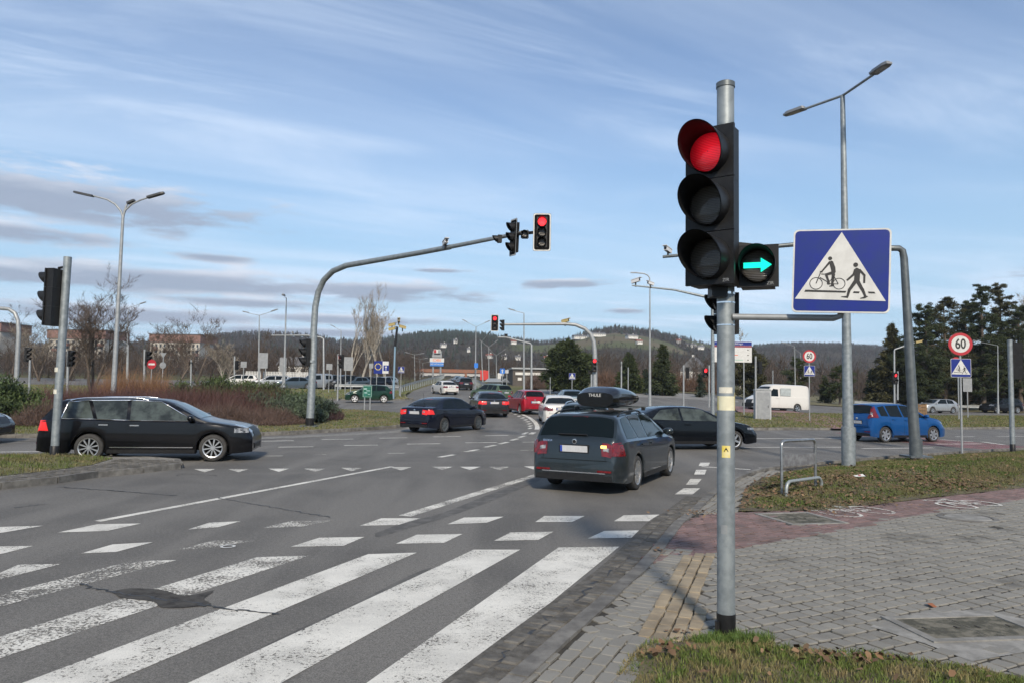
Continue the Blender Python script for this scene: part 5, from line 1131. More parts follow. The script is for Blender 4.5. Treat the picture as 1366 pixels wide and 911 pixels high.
class Shape:
    def __init__(s, typ, L=None, W=None, H=None):
        d = TYPES[typ]; s.d = d; s.L = L or d['L']; s.W = W or d['W']; s.H = H or d['H']; s.kx = s.L / d['L']; s.kz = s.H / d['H']
        s.wb = d['wb'] * s.kx; s.xf = s.L - d['fo'] * s.kx; s.xr = s.xf - s.wb; s.wr = d['wr']; s.ar = s.wr + .05; s.tum = d.get('tumble', .43)
    def T(s, x): return pchip(s.d['T'], x / s.kx) * s.kz
    def B(s, x): return min(pchip(s.d['B'], x / s.kx) * s.kz, s.T(x) - .02)
    def hw(s, x):
        k = 1 - .17 * max(0, 1 - x / .5) ** 2.4 - .19 * max(0, 1 - (s.L - x) / .70) ** 2.4; return s.W / 2 * k
    def zl(s, x):
        z = s.d['gc'] + .05 * max(0, 1 - x / .35) + .04 * max(0, 1 - (s.L - x) / .4)
        for c in (s.xf, s.xr):
            q = s.ar ** 2 - (x - c) ** 2
            if q > 0: z = max(z, s.wr + math.sqrt(q))
        return z
    def sec(s, x):
        w, zl, T, B = s.hw(x), s.zl(x), s.T(x), s.B(x); dz = T - B; m = max(.52 * s.kz, zl + .05); B = max(B, m + .03); T = max(T, B + .02)
        dz = T - B; wt = w * .945 - s.tum * max(dz - .05, 0); c = min(.02 + .16 * dz, .085)
        return [(w - .16, zl + .02), (w * .982, zl), (w * .995, zl + .4 * (m - zl)), (w, m), (w * .994, m + .55 * (B - m)), (w * .978, B - .02), (w * .945, B), (wt + .35 * (w * .945 - wt), B + .62 * (dz - c)), (wt, T - c), (wt * .90, T - c * .42), (wt * .6, T - c * .10), (0, T)]
    def side(s, x, z, off=.004):
        P = s.sec(x)[1:9]; zs = [p[1] for p in P]; ys = [p[0] for p in P]; return float(np.interp(z, zs, ys)) + off
    def top(s, x, k, off=.004):
        P = s.sec(x); wt = P[8][0]; Q = [(P[11]), (P[10]), (P[9]), (P[8])]; y = abs(k) * wt; z = float(np.interp(y, [q[0] for q in Q], [q[1] for q in Q])); return math.copysign(y, k) if k else 0., z + off
    def xT(s, z):
        lo, hi = 0., .6 * s.kx
        for _ in range(30):
            m_ = (lo + hi) / 2
            if s.T(m_) < z: lo = m_
            else: hi = m_
        return lo
    def xTf(s, z):
        lo, hi = s.L - 1.2, s.L
        for _ in range(30):
            m_ = (lo + hi) / 2
            if s.T(m_) > z: lo = m_
            else: hi = m_
        return lo
def car_paint(name, c, rough=.28, metal=.35, dirt=.25, coat=.5):
    if name in MATS: return MATS[name]
    m = bpy.data.materials.new(name); m.use_nodes = True; t = NT(m.node_tree); b = m.node_tree.nodes['Principled BSDF']
    vec = t.n('ShaderNodeTexCoord').outputs['Object']; z = t.n('ShaderNodeSeparateXYZ', inp={0: vec}).outputs[2]
    n = t.noise(vec, 7, 5, .7); f = t.math('MULTIPLY', t.ramp(z, .75, .22), t.ramp(n, .3, .75)); f = t.math('MULTIPLY', f, dirt * 1.5, clamp=True)
    t.t.links.new(t.mix(f, c, (.16, .145, .125)), b.inputs['Base Color']); t.t.links.new(t.math('ADD', t.math('MULTIPLY', f, .5), rough), b.inputs['Roughness'])
    b.inputs['Metallic'].default_value = metal; b.inputs['Specular IOR Level'].default_value = .15; b.inputs['Coat Weight'].default_value = coat; b.inputs['Coat Roughness'].default_value = .05
    MATS[name] = m; return m
TYRE_ME = {}
def wheel_meshes(r, w_, spokes, style, rim_m):
    k = (round(r, 3), w_, spokes, style, rim_m.name)
    if k in TYRE_ME: return TYRE_ME[k]
    rr = r * .70
    ty = MB().lathe([(rr, -w_ / 2 + .01), (r * .9, -w_ / 2), (r * .975, -w_ / 2 + .02), (r, -w_ / 2 + .05), (r, w_ / 2 - .05), (r * .975, w_ / 2 - .02), (r * .9, w_ / 2), (rr, w_ / 2 - .01)], axis='Y', n=28).mesh('wheel', RUBBER, 50)
    rm = MB(); rm.lathe([(0, -.02), (rr * .99, -.02)], axis='Y', n=28, mi=1)
    rm.lathe([(rr * 1.02, -w_ / 2 + .006), (rr * .93, -w_ / 2 + .012), (rr * .90, -.0)], axis='Y', n=28); rm.lathe([(0, -w_ / 2 + .022), (rr * .16, -w_ / 2 + .024), (rr * .2, -.02)], axis='Y', n=14)
    for i in range(spokes):
        a = 2 * PI * i / spokes; q = Matrix.Rotation(a, 3, 'Y')
        o = [(rr * .1, -style[0]), (rr * .95, -style[1]), (rr * .95, style[1]), (rr * .1, style[0])]
        rm.prism([(x, z * rr) for x, z in o], -w_ / 2 + .020, -w_ / 2 + .055, lambda a_, b_, d_: q @ Vector((a_, d_, b_)))
    TYRE_ME[k] = (ty, rm.mesh('rim', [rim_m, BLACKM], 30)); return TYRE_ME[k]
CARS = {}
CLEARW = mat('white_lens', (.45, .46, .47), .15, coat=.5)
def build_car(label, typ, paint, pos, heading, L=None, W=None, H=None, lod=0, spokes=(5, (.16, .13)), rim=ALLOY, glass=GLASS, brake=False, rails=False, trim=None, cat='car', name='car', group=None, plate=True, front=False, dup=None, roofm=None):
    s = Shape(typ, L, W, H); cx = s.L / 2
    if isinstance(heading, (int, float)): hd = R(heading)
    t = thing(name, (pos[0], pos[1], float(gz(pos[0], pos[1])) + .004), hd, label, cat, group)
    e = 3.0; fx, fy = math.cos(hd), math.sin(hd); sl_ = (float(gz(pos[0] + fx * e, pos[1] + fy * e)) - float(gz(pos[0] - fx * e, pos[1] - fy * e))) / (2 * e); t.rotation_euler = (0, -math.atan(sl_), hd)
    st = sorted(set([round(p[0] * s.kx, 4) for p in s.d['T']] + [round(x, 4) for x in np.linspace(.05, s.L - .05, 34 if lod else 64)] + [round(c + s.ar * math.cos(a), 4) for c in (s.xf, s.xr) for a in np.linspace(.001, PI - .001, 12 if lod else 20)]))
    st = [x for i, x in enumerate(st) if i == 0 or x - st[i - 1] > .004]
    mb = MB(); rows = None
    for x in st:
        P = s.sec(x); full = [(-y, z) for y, z in P] + [(y, z) for y, z in P[-2::-1]]; rows = len(full)
        for y, z in full: mb.v.append((x - cx, y, z))
    for i in range(len(st) - 1):
        for k in range(rows - 1): a = i * rows + k; mb.f.append((a, a + rows, a + rows + 1, a + 1)); mb.m.append(0)
    for i, rev in ((0, 0), (len(st) - 1, 1)):
        mb.f.append(tuple(i * rows + k for k in range(rows))); mb.m.append(0)
    body = mb.build('body', paint, t, smooth=38)
    MB().box((0, 0, .36), (s.L * .93, s.W * .62, .22)).build('underbody', BLACKM, t)
    for c in (s.xf, s.xr): MB().box((c - cx, 0, .52), (s.ar * 1.9, s.W * .80, .30)).build('wheel_well', BLACKM, body)
    K = lambda x: x * s.kx
    for q in s.d['win']:
        q = [(x * s.kx, z * s.kz) for x, z in q]
        for sg_ in (1, -1):
            def f(u, v, o=.005):
                bl, tl, tr, br = q; x = (bl[0] * (1 - v) + tl[0] * v) * (1 - u) + (br[0] * (1 - v) + tr[0] * v) * u; z = (bl[1] * (1 - v) + tl[1] * v) * (1 - u) + (br[1] * (1 - v) + tr[1] * v) * u
                return (x - cx, sg_ * s.side(x, z, o), z)
            wn = MB().grid(f, 8, 5).build('side_window', glass, t, smooth=60)
    for nm, rng in (('windscreen', s.d['ws']), ('rear_window', s.d['rg'])):
        if rng is None: continue
        x0, x1 = K(rng[0]), K(rng[1]); sgn = 1 if nm == 'windscreen' else -1
        MB().grid(lambda u, v: ((lambda y_z: (x0 + (x1 - x0) * u - cx + sgn * .004, y_z[0], y_z[1]))(s.top(x0 + (x1 - x0) * u, (v * 2 - 1) * .93, .005))), 8, 10).build(nm, glass if nm == 'windscreen' else GLASS, t, smooth=60)
    for c in (s.xf, s.xr):
        for sg_ in (1, -1):
            ty, rm = wheel_meshes(s.wr, .215, spokes[0], spokes[1], rim)
            w_ = obj('wheel', ty, t, (c - cx, sg_ * (s.W / 2 - .125), s.wr), (0, random.uniform(0, 1), 0 if sg_ < 0 else PI)); obj('rim', rm, w_)
    # lamps
    zt = s.B(.25) - .01; zb = zt - .19 * s.kz
    if typ in ('wagon', 'suv'): zb = zt - .24
    if typ == 'mpv': zb, zt = .98, 1.42
    if typ in ('van', 'mini'): zb, zt = .75, 1.15
    xr0 = s.xT(zt) + .0
    def tail(sg_):
        m2 = MB(); k0 = {'wagon': .74, 'mpv': .86, 'van': .86, 'mini': .86}.get(typ, .62)
        x_b, x_t = max(s.xT(zb), .006), s.xT(zt); ln = .24 if typ not in ('mpv', 'van', 'mini') else .10
        def arc(x, v):
            P = s.sec(x); wt = P[8][0]; y0 = k0 * wt; z0 = s.top(x, k0, 0)[1]; Q = [(y0, z0)] + [q for q in (P[9], P[8]) if q[0] > y0] + [q for q in P[7:2:-1] if q[1] > zb]; ye = s.side(x, zb, 0)
            Q.append((ye, min(zb, Q[-1][1] - .002))); S_ = [0.]
            for a, b in zip(Q, Q[1:]): S_.append(S_[-1] + math.dist(a, b))
            return float(np.interp(v * S_[-1], S_, [q[0] for q in Q])), float(np.interp(v * S_[-1], S_, [q[1] for q in Q]))
        m2.grid(lambda u, v: ((lambda x, yz: (x - cx - .012, sg_ * (yz[0] + .009), yz[1] + .002))(x_b + (x_t - x_b) * u, arc(x_b + (x_t - x_b) * u, v))), 7, 12)
        m2.grid(lambda u, v: ((lambda x, z: (x - cx - .012 * (1 - u), sg_ * s.side(x, z, .009), z))(max(x_t, s.xT(zb + (zt - zb) * v)) + ln * u * (1 - .35 * v), zb + (zt - zb) * v)), 5, 4)
        o = m2.build('tail_light', REDLIT if brake else REDL, t, smooth=60)
        if lod == 0:
            m3 = MB(); xb2 = x_b + (x_t - x_b) * .30; xt2 = x_b + (x_t - x_b) * .55
            m3.grid(lambda u, v: ((lambda yz: (xb2 + (xt2 - xb2) * u - cx - .017, yz[0], yz[1]))(s.top(xb2 + (xt2 - xb2) * u, sg_ * (k0 + .06 + .16 * v), .003))), 3, 3); m3.build('reverse_lens', CLEARL, o)
    tail(1); tail(-1)
    zh = s.T(s.L - .38 * s.kx) - .035; zh0 = zh - .15
    for sg_ in (1, -1):
        m2 = MB(); xa, xb = s.L - .42 * s.kx, s.xTf(zh0 + .02)
        m2.grid(lambda u, v: ((lambda yz: (xa + (xb - xa) * u - cx + .006, yz[0], yz[1]))(s.top(xa + (xb - xa) * u, sg_ * (.62 + .36 * v + .1 * (1 - u) * (1 - v)), .006))), 6, 5)
        m2.grid(lambda u, v: ((lambda x, z: (x - cx, sg_ * s.side(x, z, .006), z))(xa + .02 + (xb - xa - .06) * u, zh0 + (s.B(xa) - .02 - zh0) * v)), 5, 3)
        m2.build('headlight', CLEARL, t, smooth=60)
    # mirrors
    xm = K(s.d['ws'][1]) - .18; zm = s.B(xm) + .10
    for sg_ in (1, -1):
        m2 = MB(); y0 = s.side(xm, zm) * sg_; c = (xm - cx, y0 + sg_ * .13, zm)
        m2.lathe([(0, -.07), (.06, -.065), (.088, -.03), (.088, .02), (.07, .055), (0, .07)], axis='X', n=12, c=c); m2.v = [(x, c[1] + (y - c[1]) * 1.25, c[2] + (z - c[2]) * .85) for x, y, z in m2.v]
        m2.box((xm - cx, y0 + sg_ * .03, zm - .04), (.05, .1, .03)); m2.build('mirror', paint if typ != 'van' else BLACKP, t, smooth=50)
    if lod == 0:
        # panel gaps, handles, sills, bumper trim
        def seam(x0, z0, x1, z1, sg_, n=10, w_=.007):
            g = MB(); g.grid(lambda u, v: ((lambda x, z: (x + (v - .5) * w_ - cx, sg_ * s.side(x, z, .0022), z))(x0 + (x1 - x0) * u, z0 + (z1 - z0) * u)), n, 1); return g
        W_ = s.d['win']; gaps = []
        xd = [(W_[-1][0][0] - .04), ]
        if len(W_) == 3: xd.append(W_[1][0][0] - .04)
        elif len(W_) == 2: xd.append(W_[0][0][0] + .05)
        xd.append(W_[-1][3][0] + .06)
        for sg_ in (1, -1):
            for i, x in enumerate(xd):
                x = K(x); zb_ = max(s.zl(x) + .03, .30); dx = .22 if (i == 1) else (0.06 if i == 2 else 0)
                x2 = x + (0.18 if i == 1 else 0)
                z_mid = max(.62, s.zl(x) + .02)
                seam(x, s.B(x) + (0), x, z_mid, sg_).build('door_gap', BLACKM, body)
                if s.zl(x2) < .4: seam(x, z_mid, x2, .30, sg_).build('door_gap', BLACKM, body)
            for x in ([K(W_[-1][0][0]) + .12] + ([K(W_[-2][0][0]) + .16] if len(W_) > 1 else [])):
                z = s.B(x) - .10; MB().box((x - cx, sg_ * (s.side(x, z) + .014), z), (.20, .03, .028)).build('door_handle', paint if not trim else trim, body)
            xa, xb = s.xr + s.ar + .03, s.xf - s.ar - .03
            MB().grid(lambda u, v: (xa + (xb - xa) * u - cx, sg_ * s.side(xa + (xb - xa) * u, s.d['gc'] + .005 + .09 * v, .006), s.d['gc'] + .005 + .09 * v), 10, 1).build('sill', BLACKP, t)
            if trim: MB().grid(lambda u, v: (xa + .06 + (xb - xa - .1) * u - cx, sg_ * s.side(xa + (xb - xa) * u, .33 + .02 * v, .012), .325 + .022 * v), 10, 1).build('chrome_strip', trim, t)
    # rear bumper valance, plates, grille
    wv = s.hw(.0) * .97
    MB().prism([(-wv, .24), (wv, .24), (wv * .96, .34), (wv * .55, .36), (-wv * .55, .36), (-wv * .96, .34)], -.015, .05, lambda a, b, q: (q - cx, a, b)).build('rear_valance', BLACKP, t)
    zp = .80 if typ not in ('van', 'mpv') else .78
    if typ in ('sedan', 'lift'): zp = .84
    if plate:
        xp = s.xT(zp) if zp > s.T(0) else 0
        p = MB().box((xp - cx - .016, 0, zp), (.018, .52, .114), (0, R(-6), 0)).build('number_plate', PLATE, t); MB().box((xp - cx - .026, .24, zp), (.004, .04, .108), (0, R(-6), 0)).build('blue_strip', EUB, p)
        MB().box((xp - cx - .008, 0, zp), (.02, .56, .15), (0, R(-6), 0)).build('plate_recess', BLACKP, p)
    if lod == 0:
        for sg_ in (1, -1): MB().box((-cx - .012, sg_ * wv * .80, .42), (.02, .26, .035)).build('rear_reflector', REDL, t)
        if s.d['rg']:
            x = K(s.d['rg'][0]); MB().box((x - cx - .02, .05, s.T(x) + .02), (.02, .55, .022), (0, R(-40), 0)).build('rear_wiper', BLACKP, t)
            x = K(s.d['rg'][1]); MB().box((x - cx - .0, 0, s.T(x) - .012), (.03, .30, .025), (0, R(-40), 0)).build('high_brake_light', REDLIT if brake else REDL, t)
        x = s.xT(s.B(.2) + .0); MB().lathe([(0, -.012), (.045, -.010), (.05, 0)], axis='X', n=18, c=(s.xT(.93 * s.kz) - cx - .006, 0, .93 * s.kz)).build('badge', CHROME, t)
        MB().tube([(-cx + .3, -.2, s.T(.3 * 1) - .0)] * 1 + [(-cx + .3, -.2, s.T(.3))], .001, 3) if False else None
    zg = s.T(s.L - .06) - .02
    gx = s.L - cx
    MB().prism([(-.45, .30), (.45, .30), (.52, .42), (-.52, .42)], -.02, .012, lambda a, b, q: (gx + q, a, b)).build('lower_grille', BLACKP, t)
    xg = s.xTf(s.T(s.L - .16 * s.kx))
    MB().grid(lambda u, v: ((lambda yz: (xg + (s.L - xg) * u - cx + .008, yz[0], yz[1]))(s.top(xg + (s.L - .002 - xg) * u, (v * 2 - 1) * .56, .004))), 5, 8).build('grille', BLACKP, t, smooth=60)
    if lod == 0:
        MB().box((-cx - .004, 0, .605), (.012, 2 * wv * .86, .008)).build('tailgate_gap', BLACKM, body)
        x1_ = s.xT(zb)
        for sg_ in (1, -1): MB().grid(lambda u, v: ((lambda yz: (.003 + (x1_ - .003) * u - cx - .004, yz[0] + (v - .5) * .008, yz[1]))(s.top(.003 + (x1_ - .003) * u, sg_ * .84, .003))), 6, 1).build('tailgate_gap', BLACKM, body)
    if trim and lod == 0:
        Wn = [[(x * s.kx, z * s.kz) for x, z in q] for q in s.d['win']]
        for sg_ in (1, -1):
            P = [Wn[0][0]] + [q[0] for q in Wn[1:]] + [Wn[-1][3]]; Q = [Wn[0][0], Wn[0][1], Wn[0][2]] + [z for q in Wn[1:] for z in (q[1], q[2])] + [Wn[-1][3]]
            for li in (P, Q):
                pts = []
                for a, b in zip(li, li[1:]):
                    for u in np.linspace(0, 1, 6)[:-1]: x = a[0] + (b[0] - a[0]) * u; z = a[1] + (b[1] - a[1]) * u + (.008 if li is Q else -.008); pts.append((x - cx, sg_ * s.side(x, z, .006), z))
                x, z = li[-1]; pts.append((x - cx, sg_ * s.side(x, z, .006), z)); MB().tube(pts, .011, 6).build('chrome_trim', trim, t, smooth=60)
    if rails:
        for sg_ in (1, -1):
            xa, xb = K(.62), K(2.3); P = []
            for u in np.linspace(0, 1, 12): x = xa + (xb - xa) * u; y, z = s.top(x, .93 * sg_); P.append((x - cx, y, z + .05 * (1 - abs(2 * u - 1) ** 6)))
            MB().tube(P, .016, 8).build('roof_rail', rails, t, smooth=60)
    return t, s
def wheel_pos(s_typ, p, heading, which, L=None, W=None):
    s = Shape(s_typ, L, W); cx = s.L / 2; x = (s.xr if 'r' in which[0] else s.xf) - cx; y = (-1 if which[1] == 'R' else 1) * (s.W / 2 - .03); h = R(heading)
    return (p[0] - (x * math.cos(h) - y * math.sin(h)), p[1] - (x * math.sin(h) + y * math.cos(h)))
def end_pos(typ, p, heading, end, L=None):
    d = (L or TYPES[typ]['L']) / 2 * (1 if end == 'rear' else -1); return (p[0] + d * math.cos(R(heading)), p[1] + d * math.sin(R(heading)))
P_BLK = car_paint('black_paint', (.002, .002, .003), .3, 0., .0, .6); P_GRY = car_paint('dark_grey_green_paint', (.022, .031, .037), .30, .5, .10, .8); P_NVY = car_paint('navy_paint', (.004, .006, .014), .25, .1, .03)
P_DGR = car_paint('dark_grey_paint', (.018, .019, .021), .3, .4, .1); P_BLU = car_paint('blue_paint', (.004, .070, .235), .28, .4, .12); P_RED = car_paint('red_paint', (.30, .006, .018), .3, .2, .12)
P_WHT = car_paint('white_paint', (.56, .55, .52), .35, .0, .25); P_GRN = car_paint('pale_green_paint', (.10, .145, .085), .35, .5, .3); P_DGN = car_paint('dark_green_paint', (.005, .028, .017), .3, .2, .1)
P_SIL = car_paint('silver_paint', (.42, .43, .43), .35, .7, .3); P_BGR = car_paint('blue_grey_paint', (.085, .115, .14), .3, .6, .3); P_BLK2 = car_paint('glossy_black_paint', (.002, .003, .005), .2, .0, .0, .45)
# black estate at left
h = 10.5; B = wheel_pos('wagon', G(117, 615.5), h, 'rR', L=4.77)
build_car('long black estate car with silver window trim passing the left island', 'wagon', P_BLK, B, h, L=4.78, W=1.82, H=1.49, spokes=(10, (.045, .075)), rim=ALLOY, glass=GLASSL, trim=CHROME, rails=CHROME, brake=True)
# dark grey estate in front with roof box
h = 65.; B = wheel_pos('wagon', G(850.5, 653), h, 'rR')
oc, ocs = build_car('dark grey estate car carrying a black roof box, seen from behind', 'wagon', P_GRY, B, h, rails=BLACKP, spokes=(5, (.20, .16)))
MB().box((-4.69 / 2 + .012, -.56, .855), (.03, .10, .045), (0, R(-8), 0)).build('lit_indicator', AMBER, oc)
MB().lathe([(0, -.014), (.03, -.013), (.032, 0)], axis='X', n=14, c=(-4.69 / 2 + .035, 0, .93)).build('badge_centre', BLACKP, oc)
MB().box((-4.69 / 2 - .013, 0, .385), (.012, 1.2, .018)).build('bumper_chrome', CHROME, oc)
obj('model_lettering', text_mesh('SKODA', .055, CHROME, .001), oc, (-4.69 / 2 + .035, .52, .93), (R(90 - 16), 0, -PI / 2))
# roof box with bars
t = thing('roof_box', oc.location + Vector((0, 0, 0)), R(h), 'glossy black roof box strapped on the grey estate car', 'roof box')
def bx(u, v):
    x = -1.18 + 2.12 * u; a = 2 * PI * v; w_ = .42 * (1 - .28 * max(0, (u - .55) / .45) ** 1.5 - .12 * max(0, .12 - u) / .12); hu = .235 * (1 - .60 * max(0, (u - .35) / .65) ** 1.6 - .5 * max(0, .16 - u) / .16); hd_ = .16 * (1 - .35 * max(0, (u - .5) / .5) ** 2)
    ca, sa = math.cos(a), math.sin(a); e = .62
    y = math.copysign(abs(ca) ** e, ca) * w_; z = math.copysign(abs(sa) ** e, sa) * (hu if sa > 0 else hd_); return (x, y, 1.70 + z)
b = MB().grid(bx, 22, 36); n_ = 37; b.f.append(tuple(range(36))); b.m.append(0); b.f.append(tuple(22 * n_ + k for k in range(36))); b.m.append(0)
b.build('shell', mat('gloss_black_plastic', (.005, .005, .006), .15, coat=.2, spec=.4), t, smooth=45)
b = MB(); b.grid(lambda u, v: (lambda p: (p[0], p[1] * 1.012, 1.697 + (v - .5) * .03))(bx(u, 0)), 20, 1); b.grid(lambda u, v: (lambda p: (p[0], p[1] * 1.012, 1.697 + (v - .5) * .03))(bx(u, .5)), 20, 1); b.build('seam_lip', BLACKM, t)
for x in (-.62, .35):
    MB().box((x, 0, 1.525), (.07, 1.22, .035)).build('cross_bar', GALVD, t)
    for sg_ in (1, -1): MB().box((x, sg_ * .56, 1.49), (.10, .06, .07)).build('bar_foot', BLACKP, t)
obj('lettering', text_mesh('THULE', .085, WHITE, .001), t, (-1.186, 0, 1.76), (R(90), 0, -PI / 2))
MB().box((-.2, -.425, 1.63), (.14, .012, .03)).build('lock', GALVD, t)
# black liftback crossing in front
h = 13.; B = wheel_pos('lift', G(978, 599.5), h, 'fR', L=4.72)
build_car('black five-door coupe crossing behind the grey estate car', 'lift', P_BLK2, B, h, L=4.72, W=1.85, H=1.40, glass=GLASSL)
h = 60.; B = wheel_pos('lift', G(593, 577), h, 'rR')
nv, _ = build_car('navy blue saloon with roof aerial turning beside the central island', 'lift', P_NVY, B, h, rim=GALVD, spokes=(9, (.10, .09)), brake=True)
MB().tube([(-1.55, 0, 1.2), (-1.62, 0, 1.62)], .006, 6).build('aerial', BLACKP, nv)
rear = lambda px, Y, hd, typ, L=None: end_pos(typ, D(px, Y), hd, 'rear', L)
build_car('dark grey executive saloon with lit brake lights ahead', 'sedan', P_DGR, rear(660, 42.5, 100, 'sedan'), 100, brake=True)
build_car('bright red hatchback seen from behind at the guide line', 'mpv', P_RED, rear(714, 46, 106, 'mpv'), 107, L=3.9, W=1.66, H=1.53)
build_car('white saloon seen from behind left of the roof box', 'sedan', P_WHT, rear(750, 36.5, 91, 'sedan'), 91, L=4.9, W=1.84, H=1.46)
build_car('blue-grey estate half hidden between white saloon and grey estate', 'wagon', P_BGR, rear(778, 22.0, 78, 'wagon'), 78, W=1.8, H=1.5, rails=CHROME)
build_car('small blue-grey car glimpsed behind the roof box', 'hatch', P_BGR, rear(766, 52, 95, 'hatch'), 95, lod=1)
h = 21.; B = wheel_pos('mpv', G(1182, 590), h, 'rR')
build_car('bright blue compact family car driving right past the lawn', 'mpv', P_BLU, B, h, spokes=(6, (.22, .16)))
build_car('pale green estate car waiting ahead on the far road', 'wagon', P_GRN, rear(676, 66, 128, 'wagon'), 128, L=4.6, W=1.74, H=1.52)
build_car('white saloon driving away on the far road', 'sedan', P_WHT, rear(603, 78, 114, 'sedan'), 114, L=4.7, W=1.8, H=1.46)
build_car('dark estate ahead of the far white saloon', 'suv', P_DGR, rear(622, 92, 105, 'suv'), 105, H=1.6, lod=1)
build_car('silver-roofed car farthest on the road ahead', 'hatch', P_BGR, rear(615, 106, 105, 'hatch'), 105, lod=1)
h = 180 + 12; B = D(492.5, 59.5)
build_car('dark green small hatchback behind the green board', 'hatch', P_DGN, B, h, L=3.72, W=1.65, H=1.42, rim=mat('white_rim', (.6, .6, .6), .4))
h = 196.; t, _ = build_car('white panel van parked behind the grey cabinet', 'van', P_WHT, D(1035, 62), h, cat='van', name='van')
MB().box((-.2, .985, 1.62), (1.0, .01, .62)).build('side_panel_window', mat('grey_van_window', (.38, .42, .42), .3, c2=(.30, .33, .33), scale=5), t)
MB().box((2.6, 0, .5), (.14, 1.7, .28)).build('front_bumper', BLACKP, t)
build_car('silver hatchback parked by the park trees at right', 'hatch', P_SIL, D(1248, 77), 196, L=4.34, W=1.8, H=1.48)
build_car('dark car parked under the pines at far right', 'suv', P_BLK, D(1335, 82), 192, lod=1)
h = 12.; B = end_pos('sedan', G(4, 590.5), h, 'front')
build_car('dark saloon nosing in at the left picture edge', 'sedan', P_NVY, B, h)
pk = [('wagon', P_WHT, 318, 92, 'white estate roof parked far left beyond the junipers', 195), ('wagon', P_SIL, 362, 90, 'silver estate in the car park left of grey saloon', 200), ('sedan', P_BGR, 393, 86, 'blue-grey saloon parked left of the pale van', 205), ('mini', P_SIL, 419, 88, 'pale silver van parked behind the curved mast', 225),
      ('suv', P_BLK, 441, 90, 'black car parked right of the pale van', 235), ('suv', P_DGR, 457, 90, 'dark grey off-roader parked behind the red signal', 235), ('hatch', P_BGR, 473, 91, 'blue-grey hatchback parked right of the dark off-roader', 235), ('hatch', P_DGR, 486, 93, 'dark hatchback parked left of the flag board', 235),
      ('sedan', P_NVY, 499, 94, 'navy saloon parked below the flag board', 235), ('hatch', P_SIL, 512, 96, 'silver hatchback at right end of the parked row', 235)]
for typ, p, px, Y, lab, h in pk: build_car(lab, typ, p, D(px, Y), h, lod=1, group='cars parked behind the guard rail', cat='van' if typ == 'mini' else 'car')

# ------------------------------------------------------------------ trees and shrubs
def tri_cards(C, Dv, L_, W_):
    """thin triangles: base at C along Dv, length L_, width W_"""
    n = len(C); rv = RNG.normal(size=(n, 3)); s = np.cross(Dv, rv); s /= np.linalg.norm(s, axis=1)[:, None] + 1e-9
    V = np.stack([C - s * W_[:, None] / 2, C + s * W_[:, None] / 2, C + Dv * L_[:, None]], 1).reshape(-1, 3); return V, np.arange(3 * n).reshape(-1, 3)
def bare_tree(H=10., stems=1, spread=.45, levels=4, rng=None, r0=None, twig=.022, upright=.35, crown0=.22, ntw=7):
    """returns (branch MB, twig V, twig T)"""
    rng = rng or random.Random(1); mb = MB(); TC, TD, TL = [], [], []
    def grow(p, d, L, r, lev):
        n = 4 if lev == 0 else 3; P = [p]; rs = [r]
        for i in range(n):
            d = (d + Vector((rng.gauss(0, .12), rng.gauss(0, .12), rng.gauss(0, .06) + upright * .12))).normalized(); p = p + d * (L / n); P.append(p); rs.append(r * (1 - .55 * (i + 1) / n))
        mb.tube(P, rs, 6 if lev == 0 else (4 if lev == 1 else 3), caps=False)
        if lev >= levels - 1:
            for _ in range(ntw):
                u = rng.uniform(.1, 1); k = min(int(u * n), n - 1); q = P[k].lerp(P[k + 1], u * n - k); e = (d + Vector((rng.gauss(0, .6), rng.gauss(0, .6), rng.gauss(.15, .4)))).normalized(); TC.append(q); TD.append(e); TL.append(L * rng.uniform(.35, .85))
            return
        nb = rng.randint(4, 6) if lev < 2 else rng.randint(3, 5)
        for j in range(nb):
            u = rng.uniform(crown0 if lev == 0 else .2, 1.) if j else 1.; k = min(int(u * n), n - 1); q = P[k].lerp(P[k + 1], u * n - k)
            a = rng.uniform(0, 2 * PI); side = Vector((math.cos(a), math.sin(a), 0)); e = (d * (1 - spread) + side * spread * rng.uniform(.7, 1.3) + Vector((0, 0, upright * .5))).normalized()
            grow(q, e, L * rng.uniform(.45, .68), max(rs[k] * .55, .006), lev + 1)
    for s_ in range(stems):
        a = 2 * PI * s_ / max(stems, 1) + rng.uniform(-.4, .4); tl = 0 if stems == 1 else .38
        grow(Vector((0, 0, 0)), Vector((math.cos(a) * tl, math.sin(a) * tl, 1)).normalized(), H * .55 * rng.uniform(.85, 1.05), r0 or H * .016, 0)
    C = np.array(TC); Dv = np.array(TD); L_ = np.array(TL); V, T = tri_cards(C, Dv, L_, np.full(len(C), twig))
    return mb, V, T
def place_tree(name, label, base, H, rng_seed, bark=BARK, tw=TWIG, group=None, cat='tree', rz=0, **kw):
    mb, V, T = bare_tree(H, rng=random.Random(rng_seed), **kw)
    t = thing(name, base, rz, label, cat, group); mb.build('trunk', bark, t, smooth=60); obj('crown', np_mesh('crown', V, T, tw), t); return t
place_tree('bare_tree', 'large spreading bare willow behind the left signal pole', gp(124, 62), 8.7, 3, stems=4, spread=.5, levels=5, twig=.018, ntw=11)
bt = [(18, 105, 11.5, 'bare tree behind the mast at the left picture edge'), (52, 98, 9.5, 'bare tree between the left edge mast and the signal pole'), (88, 88, 9.0, 'brown bare tree hidden behind the left signal pole'), (205, 92, 8.5, 'bare tree right of the three-armed lamp'), (238, 84, 9.0, 'sparse bare tree above the right apartment block'), (262, 100, 10.5, 'thin bare tree right of the apartment blocks'), (348, 110, 10.5, 'bare tree behind the twin-arm lamp at left'), (300, 95, 6.5, 'small pale bare tree among the dark wood'), (425, 120, 9, 'bare tree behind the curved signal mast')]
